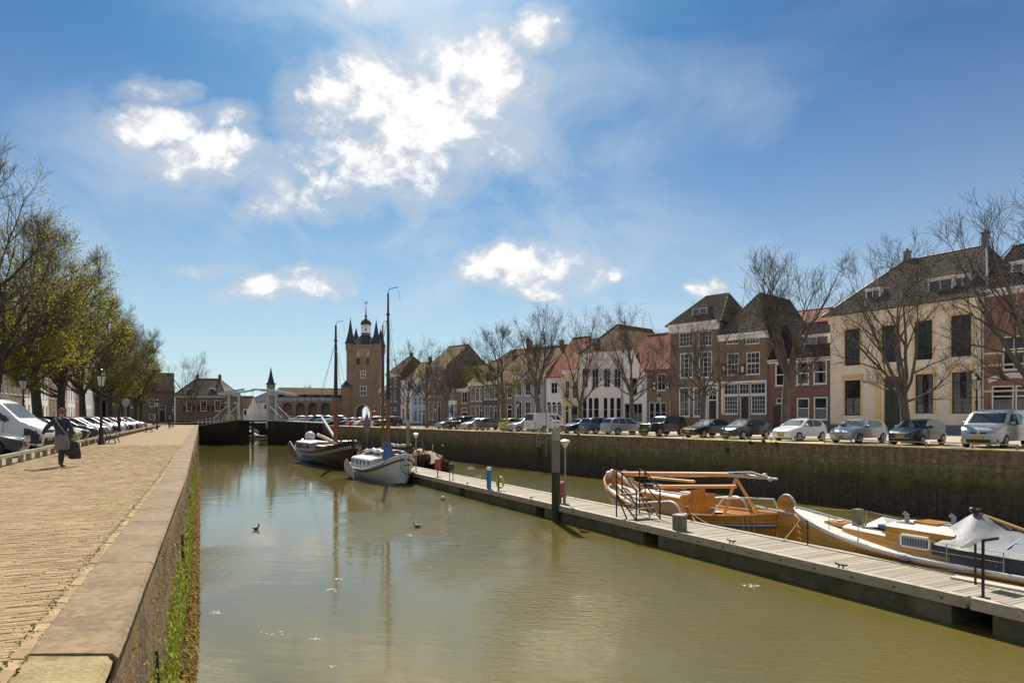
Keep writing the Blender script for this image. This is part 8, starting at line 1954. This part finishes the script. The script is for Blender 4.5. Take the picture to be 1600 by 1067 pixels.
# ================================================================== STREET FURNITURE
M_iron = pm('black_cast_iron', (.014, .016, .016), (.025, .027, .026), 4, .45)
M_lglass = pm('milky_lantern_glass', (.58, .58, .50), (.48, .48, .42), 2, .25)
def lantern(label, x, y, z, h, group):
    t = thing('street_lamp', label, 'lamp', (x, y, z), R.uniform(-.2, .2), group); s = h/4.0; m = MB()
    m.lathe([(.16*s, 0), (.16*s, .12), (.115*s, .2), (.11*s, .75*s), (.13*s, .8*s), (.075*s, .95*s), (.06*s, 2.3*s), (.085*s, 2.33*s), (.085*s, 2.4*s), (.05*s, 2.45*s), (.045*s, 2.95*s), (.08*s, 3.02*s), (.13*s, 3.05*s)], 10); m.build('post', M_iron, t, 35)
    m = MB(); m.beam((-.32*s, 0, 2.62*s), (.32*s, 0, 2.62*s), .035*s, .035*s)
    for a in (-1, 1): m.ell((.32*s*a, 0, 2.62*s), (.045*s, .045*s, .045*s), 6, 4)
    m.build('ladder_bar', M_iron, t)
    m = MB(); m.lathe([(.135*s, 3.06*s), (.245*s, 3.56*s)], 6); lg = m.build('lantern_glass', M_lglass, t)
    m = MB()
    for k in range(6): a = k*math.pi/3; m.tube([(.14*s*math.cos(a), .14*s*math.sin(a), 3.05*s), (.25*s*math.cos(a), .25*s*math.sin(a), 3.57*s)], .016*s, 4)
    m.lathe([(.29*s, 3.565*s), (.28*s, 3.60*s), (.12*s, 3.80*s), (.09*s, 3.86*s), (.09*s, 3.92*s), (.03*s, 3.95*s), (.02*s, 4.0*s)], 6); m.build('lantern_hood', M_iron, t)
def street():
    g = 'lanterns on the quays'
    for (px, Y, top, lab) in ((158, 36.8, 575, 'large black lantern post on the promenade next to the first bench'), (36.5, 43, 584, 'black lantern post behind the roof of the white delivery van'), (245.5, 82, 624, 'black lantern post on the promenade by the second bench'), (270, 100, 635.5, 'small lantern post at the far end of the left quay'), (178, 105, 624, 'distant lantern among the left trees beyond the parked cars'), (206, 125, 631, 'most distant lantern among the left trees')):
        lantern(lab, Xp(px, Y), Y, 0, Zp(top, Y), g)
    for (px, top, lab) in ((1526, 582, 'black lantern in front of the right window of the cream house'), (1030, 613, 'lantern standing before the hourglass shutters house'), (809, 625, 'lantern in front of the grey plastered house'), (680, 634, 'lantern in front of the tall brown brick house on the far right quay')):
        k = (px-800)/F; Y = 49.0/(.619+k)+1.2; lantern(lab, k*Y, Y, ZR, Zp(top, Y)-ZR, g)
    # benches
    M_slat = pm('dark_green_slat', (.02, .028, .024), (.03, .04, .034), 4, .5)
    for (px, Y, lab) in ((176, 38.6, 'black bench with cast iron legs beside the large lantern post'), (233, 66, 'black bench farther along the left quay near the second lantern post')):
        t = thing('park_bench', lab, 'bench', (Xp(px, Y), Y, 0), AL, 'benches on the promenade')
        for y in (-.8, .8):
            m = MB(); m.tube([(-.30, y, 0), (-.22, y, .25), (-.20, y, .42), (-.27, y, .62), (-.38, y, .88)], .028, 6); m.tube([(.26, y, 0), (.18, y, .2), (.24, y, .42), (-.2, y, .40)], .028, 6); m.tube([(-.26, y, .62), (.1, y, .66), (.27, y, .60), (.24, y, .42)], .024, 6); m.tube([(-.22, y, .2), (0, y, .30), (.18, y, .2)], .018, 5); m.build('leg', M_iron, t, True)
        for k in range(5): m = MB(); m.cbox((-.18+.10*k, 0, .44), (.075, 1.75, .03)); m.build('seat_slat', M_slat, t)
        for k in range(4): m = MB(); m.cbox((-.245-.035*k, 0, .56+.10*k), (.03, 1.75, .075)); m.build('back_slat', M_slat, t)
    Y = 54; t = thing('pay_pillar', 'tall dark pay pillar at the rail beyond the first bench', 'pillar', (Xp(186, Y), Y, 0), AL); m = MB(); m.box(-.11, -.15, 0, .11, .15, 1.9); m.build('body', pm('dark_grey_panel', (.03, .033, .037), None, 2, .5), t); m = MB(); m.box(-.14, -.18, 1.903, .14, .18, 1.97); m.build('cap', M_iron, t); m = MB(); m.box(.112, -.1, 1.1, .118, .1, 1.5); m.build('display', M_glassd, t)
    def sign(px, Y, z0, h, r, lab, mat, white=False):
        t = thing('traffic_sign', lab, 'sign', (Xp(px, Y), Y, z0)); m = MB(); m.tube([(0, 0, 0), (0, 0, h)], .03, 6); m.build('post', M_galv, t); m = MB(); m.lathe([(r, 0), (r, .03)], 20); d = m.build('disc', mat, t); d.rotation_euler = (math.pi/2, 0, 0); d.location = (0, -.04, h-r)
        if white: m = MB(); m.box(-r*.7, -.078, h-r-.09, r*.7, -.0705, h-r+.09); m.build('white_bar', M_white, t)
    sign(197, 57, 0, 3.0, .32, 'grey round backed traffic sign on a pole beyond the pay pillar', M_galv); sign(585, 112, ZR, 2.9, .36, 'round red no entry sign at the right foot of the gate tower', pm('sign_red', (.55, .02, .03), None, 2, .4), True)
    Y = 26.6; t = thing('litter_bin', 'dark green litter bin at the rail behind the woman', 'bin', (Xp(107, Y), Y, 0), AL); m = MB(); m.lathe([(.20, .05), (.22, .8), (.23, .82)], 14, (0, 0, 0)); m.lathe([(.1, 0), (.1, .05)], 8); m.build('body', pm('bin_green', (.008, .035, .022), (.012, .045, .028), 3, .5), t, 30); m = MB(); m.lathe([(.235, .823), (.235, .9), (.17, .98)], 14); m.build('lid', pm('bin_green', (0, 0, 0)), t, 30)
    # timber stub by the navy car
street()

# ================================================================== PEOPLE
def skin(name, J, bones, mat, parent, sub=2, root=None):
    names = list(J); me = bpy.data.meshes.new(name); me.from_pydata([J[n][0] for n in names], [(names.index(a), names.index(b_)) for a, b_ in bones], [])
    o = bpy.data.objects.new(name, me); col.objects.link(o)
    md = o.modifiers.new('skin', 'SKIN'); md.use_smooth_shade = True
    for i, n in enumerate(names):
        r = J[n][1]; r = r if hasattr(r, '__len__') else (r, r); me.skin_vertices[0].data[i].radius = r
        me.skin_vertices[0].data[i].use_root = (n == (root or names[0]))
    sb = o.modifiers.new('sub', 'SUBSURF'); sb.levels = sub; sb.render_levels = sub
    dg = bpy.context.evaluated_depsgraph_get(); me2 = bpy.data.meshes.new_from_object(o.evaluated_get(dg)); me2.name = name
    bpy.data.objects.remove(o); me2.materials.clear(); me2.materials.append(mat); me2.polygons.foreach_set('use_smooth', [True]*len(me2.polygons))
    return link(name, me2, parent)
M_skin = pm('skin', (.50, .29, .20), (.44, .25, .17), 8, .55); M_hair = pm('auburn_hair', (.20, .085, .035), (.13, .055, .025), 18, .6, .004, stretch=(1, 1, .3))
M_jack = pm('navy_quilted_jacket', (.012, .016, .036), (.008, .011, .026), 4, .55, .012, bscale=9); M_skirt = pm('grey_skirt', (.20, .18, .18), (.15, .135, .135), 4, .85, .006); M_legg = pm('black_leggings', (.010, .010, .012), (.016, .015, .018), 4, .7); M_shoe = pm('dark_shoe', (.02, .018, .018), (.03, .028, .028), 4, .5); M_sole = pm('pale_sole', (.4, .38, .36), None, 3, .7)
def woman():
    Y = 20.4; t = thing('person', 'woman seen from behind in navy jacket and grey skirt walking away with a black bag', 'person', (Xp(95, Y), Y, 0), math.radians(12))
    # x to her right, y forward, z up
    hip = .92
    B = {'pelvis': ((.0, 0, hip), (.145, .11)), 'waist': ((0, .01, 1.10), (.125, .09)), 'chest': ((0, .02, 1.30), (.15, .105)), 'neckb': ((0, .02, 1.44), (.075, .065)), 'neck': ((0, .035, 1.51), (.055, .055)), 'headl': ((.005, .05, 1.575), (.075, .085)), 'headm': ((.008, .055, 1.645), (.082, .095)), 'headt': ((.008, .05, 1.70), (.055, .065)),
         'shL': ((-.17, .02, 1.40), .062), 'elL': ((-.36, -.06, 1.17), .044), 'wrL': ((-.485, -.05, .95), .028), 'shR': ((.17, .02, 1.40), .062), 'elR': ((.275, -.02, 1.15), .044), 'wrR': ((.335, .06, .93), .028),
         'hipL': ((-.085, .02, .86), .092), 'knL': ((-.08, .24, .55), .058), 'cfL': ((-.08, .18, .36), .055), 'anL': ((-.075, .12, .16), .036), 'toL': ((-.075, .24, .10), .032),
         'hipR': ((.085, 0, .86), .092), 'knR': ((.055, -.01, .48), .058), 'cfR': ((.05, -.04, .33), .056), 'anR': ((.045, -.06, .085), .036), 'toR': ((.05, .10, .035), .032)}
    bn = [('pelvis', 'waist'), ('waist', 'chest'), ('chest', 'neckb'), ('neckb', 'neck'), ('neck', 'headl'), ('headl', 'headm'), ('headm', 'headt'), ('chest', 'shL'), ('shL', 'elL'), ('elL', 'wrL'), ('chest', 'shR'), ('shR', 'elR'), ('elR', 'wrR'), ('pelvis', 'hipL'), ('hipL', 'knL'), ('knL', 'cfL'), ('cfL', 'anL'), ('anL', 'toL'), ('pelvis', 'hipR'), ('hipR', 'knR'), ('knR', 'cfR'), ('cfR', 'anR'), ('anR', 'toR')]
    body = skin('body', B, bn, M_skin, t)
    # face details: ears, nose, eyes, mouth (she looks ahead and slightly right)
    m = MB()
    for s in (-1, 1): m.ell((.008+s*.082, .045, 1.625), (.012, .022, .032), 7, 5)
    m.ell((.012, .152, 1.625), (.013, .018, .022), 7, 5); m.build('ears_and_nose', M_skin, body, True)
    m = MB()
    for s in (-1, 1): m.ell((.012+s*.032, .135, 1.648), (.013, .01, .009), 7, 5)
    m.build('eyes', M_white, body, True); m = MB(); m.ell((.012, .137, 1.592), (.025, .008, .007), 7, 5); m.build('mouth', pm('lips', (.35, .12, .1), None, 3, .5), body, True)
    def hand(wr, d, side, hold):
        wr = Vector(wr); d = Vector(d).normalized(); w = d.cross(Vector((0, 1, 0) if abs(d.y) < .8 else (1, 0, 0))).normalized(); n = d.cross(w)
        m = MB(); m.tube([wr, wr+d*.03, wr+d*.085], [.026, .034, .032], 8)
        for i, (o, L) in enumerate(((-.026, .062), (-.009, .072), (.009, .068), (.026, .052))):
            a = wr+d*.078+n*o; c1 = a+d*L*.5+w*side*.008*(3 if hold else 1); c2 = c1+d*L*(.1 if hold else .42)+w*side*L*(.45 if hold else .16); c3 = c2+(w*side*L*.3-d*L*.3 if hold else d*L*.2+w*side*L*.1); m.tube([a, c1, c2, c3], [.0095, .009, .0085, .006], 6)
        a = wr+d*.03+n*.03; m.tube([a, a+n*.025+d*.02, a+n*.03+d*.05+w*side*.02], [.011, .010, .007], 6); m.build('hand', M_skin, body, True)
    hand(B['wrL'][0], Vector(B['wrL'][0])-Vector(B['elL'][0]), 1, False); hand(B['wrR'][0], (.05, .03, -1), -1, True)
    # jacket: torso and sleeves a little larger than the body
    K = {'hem': ((0, .0, .86), (.175, .135)), 'hip': ((0, 0, .97), (.172, .135)), 'waist': ((0, .01, 1.12), (.158, .122)), 'chest': ((0, .015, 1.30), (.178, .13)), 'nb': ((0, .02, 1.43), (.10, .085)), 'col': ((0, .03, 1.53), (.078, .078)), 'shL': ((-.175, .015, 1.395), .082), 'elL': ((-.36, -.06, 1.17), .066), 'cuL': ((-.468, -.05, .98), .048), 'shR': ((.175, .015, 1.395), .082), 'elR': ((.275, -.02, 1.15), .066), 'cuR': ((.328, .05, .955), .048)}
    skin('jacket', K, [('hem', 'hip'), ('hip', 'waist'), ('waist', 'chest'), ('chest', 'nb'), ('nb', 'col'), ('chest', 'shL'), ('shL', 'elL'), ('elL', 'cuL'), ('chest', 'shR'), ('shR', 'elR'), ('elR', 'cuR')], M_jack, t, root='waist')
    m = MB(); n = 18; prof = [(.155, .118, .98, 0), (.178, .14, .86, .01), (.185, .16, .70, .03), (.18, .165, .52, .05)]; vs = []
    for (rx, ry, z, fy) in prof:
        for j in range(n): a = 2*math.pi*j/n; k = 1+.04*math.sin(a*5+z*9)*(1 if z < .8 else 0); vs.append((rx*math.cos(a)*k+.005, fy+ry*math.sin(a)*k, z+.012*math.sin(a*3)))
    m.add(vs, [(i*n+j, i*n+(j+1) % n, (i+1)*n+(j+1) % n, (i+1)*n+j) for i in range(3) for j in range(n)]); m.build('skirt', M_skirt, t, 'all')
    for s in 'LR':
        kn, cf, an = B['kn'+s], B['cf'+s], B['an'+s]; hp = B['hip'+s]
        skin('legging', {'h': (hp[0], .098), 'k': (kn[0], .066), 'c': (cf[0], .064), 'a': (an[0], .044)}, [('h', 'k'), ('k', 'c'), ('c', 'a')], M_legg, t)
        a, to = Vector(an[0]), Vector(B['to'+s][0]); d = (to-a); d.z = min(d.z, -.02) if s == 'R' else d.z
        skin('shoe', {'heel': (a+Vector((0, -.045, -.035)), (.040, .040)), 'mid': (a+d*.4+Vector((0, 0, -.028)), (.046, .042)), 'ball': (a+d*.85+Vector((0, 0, -.016)), (.048, .034)), 'toe': (to+Vector((0, .05, -.004)), (.034, .024)), 'ank': (a+Vector((0, 0, .035)), .046)}, [('heel', 'mid'), ('mid', 'ball'), ('ball', 'toe'), ('heel', 'ank')], M_shoe, t)
    # hair: short, swept
    m = MB(); M3 = Matrix.Rotation(-.25, 3, 'X'); m.ell((.008, .035, 1.665), (.100, .112, .098), 16, 10, M=M3)
    for k in range(60):
        a = R.uniform(0, 6.28); th = R.uniform(.2, 1.7); p = Vector((.008+.097*math.sin(th)*math.cos(a), .035+.108*math.sin(th)*math.sin(a), 1.668+.095*math.cos(th)))
        if p.y > .10 and p.z < 1.68: continue
        d = Vector((R.gauss(.02, .02), R.gauss(-.01, .02), R.gauss(-.02, .02))); m.tube([p, p+d, p+d*1.6+Vector((0, 0, -.012))], [.014, .011, .003], 5)
    m.build('hair', M_hair, t, True)
    # cross body strap
    m = MB(); pts = [(-.12, -.085, 1.45), (-.06, -.118, 1.36), (.02, -.128, 1.24), (.10, -.122, 1.12), (.165, -.08, 1.0), (.19, 0, .93)]
    for a, b_ in zip(pts, pts[1:]): m.beam(a, b_, .012, .035)
    m.build('bag_strap', pm('tan_strap', (.30, .24, .2), None, 3, .6), t)
    # carried bag: its own thing
    W = Matrix.Translation(t.location) @ Matrix.Rotation(math.radians(12), 4, 'Z'); p = W @ Vector((.35, .07, 0)); b = thing('carrier_bag', 'black carrier bag hanging from the right hand of the walking woman', 'bag', p, math.radians(20)); m = MB(); n = 14; vs = []
    for (rx, ry, z) in ((.14, .09, .24), (.17, .105, .27), (.16, .10, .45), (.11, .075, .62), (.05, .03, .76)):
        for j in range(n): a = 2*math.pi*j/n; k = 1+.07*math.sin(a*3+z*12); vs.append((rx*math.cos(a)*k, ry*math.sin(a)*k, z+.01*math.sin(a*4)))
    m.add(vs, [tuple(range(n))[::-1], tuple(4*n+j for j in range(n))]+[(i*n+j, i*n+(j+1) % n, (i+1)*n+(j+1) % n, (i+1)*n+j) for i in range(4) for j in range(n)]); m.build('sack', pm('black_bag', (.010, .010, .012), (.018, .018, .022), 5, .5, .01), b, True)
    for s in (-1, 1): m = MB(); m.tube([(.04*s, .02, .74), (.03*s, .01, .83), (0, 0, .865)], .010, 5); m.build('handle', M_legg, b, True)
woman()
def far_person(label, x, y, top, low, rz, s=1.0):
    t = thing('person', label, 'person', (x, y, 0), rz); t.scale = (s, s, s)
    B = {'pelvis': ((0, 0, .95), (.14, .11)), 'chest': ((0, 0, 1.32), (.16, .11)), 'neck': ((0, .01, 1.5), .055), 'head': ((0, .02, 1.62), (.085, .095)), 'top': ((0, .02, 1.70), .06), 'shL': ((-.18, 0, 1.42), .06), 'elL': ((-.26, -.05, 1.15), .045), 'wrL': ((-.27, .04, .92), .03), 'haL': ((-.27, .07, .82), .028), 'shR': ((.18, 0, 1.42), .06), 'elR': ((.26, -.03, 1.15), .045), 'wrR': ((.27, .06, .92), .03), 'haR': ((.27, .09, .82), .028), 'hL': ((-.09, 0, .88), .09), 'kL': ((-.09, .12, .5), .06), 'aL': ((-.09, .02, .1), .04), 'tL': ((-.09, .14, .05), .035), 'hR': ((.09, 0, .88), .09), 'kR': ((.09, -.02, .5), .06), 'aR': ((.09, -.2, .12), .04), 'tR': ((.09, -.08, .05), .035)}
    skin('body', B, [('pelvis', 'chest'), ('chest', 'neck'), ('neck', 'head'), ('head', 'top'), ('chest', 'shL'), ('shL', 'elL'), ('elL', 'wrL'), ('wrL', 'haL'), ('chest', 'shR'), ('shR', 'elR'), ('elR', 'wrR'), ('wrR', 'haR'), ('pelvis', 'hL'), ('hL', 'kL'), ('kL', 'aL'), ('aL', 'tL'), ('pelvis', 'hR'), ('hR', 'kR'), ('kR', 'aR'), ('aR', 'tR')], M_skin, t, 1)
    skin('coat', {'h': ((0, 0, .78), (.19, .15)), 'w': ((0, 0, 1.1), (.165, .13)), 'c': ((0, 0, 1.33), (.185, .135)), 'n': ((0, .01, 1.5), .07), 'a': ((-.185, 0, 1.41), .08), 'b': ((-.26, -.05, 1.15), .065), 'd': ((-.27, .04, .93), .05), 'e': ((.185, 0, 1.41), .08), 'f': ((.26, -.03, 1.15), .065), 'g': ((.27, .06, .93), .05)}, [('h', 'w'), ('w', 'c'), ('c', 'n'), ('c', 'a'), ('a', 'b'), ('b', 'd'), ('c', 'e'), ('e', 'f'), ('f', 'g')], top, t, 1, root='w')
    for s in 'LR': skin('trouser_leg', {'h': (B['h'+s][0], .10), 'k': (B['k'+s][0], .072), 'a': (B['a'+s][0], .055)}, [('h', 'k'), ('k', 'a')], low, t, 1)
    m = MB(); m.ell((0, .0, 1.665), (.10, .105, .09), 10, 7); m.build('hair', M_hair, t, True)
far_person('distant person in black at the far end of the promenade rail', Xp(265, 84), 84, M_legg, M_legg, .3, .92)
far_person('distant person in a red coat among the far parked cars', Xp(240.5, 93), 93, pm('red_coat', (.42, .02, .03), None, 3, .7), M_legg, 2.0)

# ================================================================== BIRDS AND FLOATING THINGS
def bird(name, label, loc, rz, body, wing, beak, s=1.0, legs=False, group=None):
    t = thing(name, label, 'bird', loc, rz, group); t.scale = (s, s, s)
    m = MB(); P = [(-.24, 0, .10), (-.16, 0, .10), (-.05, 0, .09), (.07, 0, .10), (.14, 0, .15), (.165, 0, .22), (.19, 0, .27), (.225, 0, .265)]; m.tube(P, [.012, .05, .082, .078, .05, .035, .045, .02], 10); m.build('body', body, t, True)
    for sd in (1, -1): m = MB(); m.tube([(.08, .06*sd, .13), (-.05, .078*sd, .14), (-.20, .045*sd, .13), (-.29, .02*sd, .13)], [.02, .045, .035, .006], 8); m.build('wing', wing, t, True)
    m = MB(); m.tube([(.225, 0, .265), (.29, 0, .25)], [.016, .005], 6); m.build('beak', beak, t)
    if legs:
        for sd in (1, -1): m = MB(); m.tube([(0, .03*sd, .04), (0, .03*sd, -.09), (.05, .03*sd, -.095)], .008, 5); m.build('leg', beak, t)
bk = pm('yellow_beak', (.55, .35, .05), None, 4, .5); gw = pm('gull_white', (.72, .72, .72), (.66, .66, .66), 4, .7); gg = pm('gull_grey', (.28, .30, .32), (.24, .26, .28), 4, .7); dk1 = pm('duck_brown', (.14, .10, .07), (.08, .06, .045), 14, .7); dk2 = pm('duck_grey', (.26, .25, .24), (.2, .19, .18), 9, .7)
Yp = Ynear(868.5, -.05); bird('gull', 'white gull perched on top of the tall mooring pile', (Xp(868.5, Yp), Yp, Zp(667, Yp)+.10), 2.6, gw, gg, bk, 1.25, True)
def wat(px, py): Y = (CAMZ-ZW)*F/(py-HZ); return (Xp(px, Y), Y, ZW-.02)
bird('duck', 'small dark duck swimming alone on the calm water near the left quay', wat(400.5, 827), 1.2, dk1, dk1, bk, .85); bird('duck', 'pale duck swimming in the middle of the harbour with a slight wake', wat(651.5, 823.5), 2.9, dk2, dk1, bk, .9)
m = MB(); m.ell((0, 0, 0), (.16, .16, .16), 10, 8); o = m.build('buoy', pm('buoy_blue', (.04, .15, .4), (.5, .4, .05), 2, .4), None, True); o.location = wat(692, 781); o.location.z += .1; tag(o, 'tiny blue and yellow buoy floating off the far pontoon', 'buoy')
# foam flecks drifting on the water
m = MB()
for (px, py, n, sx, sy) in ((336, 957, 40, 12, 2.5), (517, 921, 26, 9, 2), (640, 836, 16, 8, 2), (528, 905, 14, 8, 1.5), (490, 998, 10, 10, 2), (520, 1040, 10, 6, 2), (735, 731, 60, 6, 2), (700, 723, 40, 14, 2.5), (748, 745, 20, 6, 3), (1175, 915, 30, 14, 3), (430, 990, 6, 20, 3), (703, 795, 16, 3, 6)):
    for k in range(n):
        x, y, z = wat(px+R.gauss(0, sx*.5), py+R.gauss(0, sy*.5)); s = R.uniform(.008, .028)*(y/14)**.6; a = R.uniform(0, 6.28); z = ZW+.006
        m.add([(x+s*math.cos(a+q)*R.uniform(.7, 1.2)*1.5, y+s*math.sin(a+q)*R.uniform(.7, 1.2), z) for q in (0, 1.25, 2.5, 3.8, 5)], [(0, 1, 2, 3, 4)])
o = m.build('foam_flecks', pm('foam', (.6, .58, .52), (.5, .48, .42), 4, .9), None); tag(o, 'pale flecks of foam drifting on the harbour water', kind='stuff')
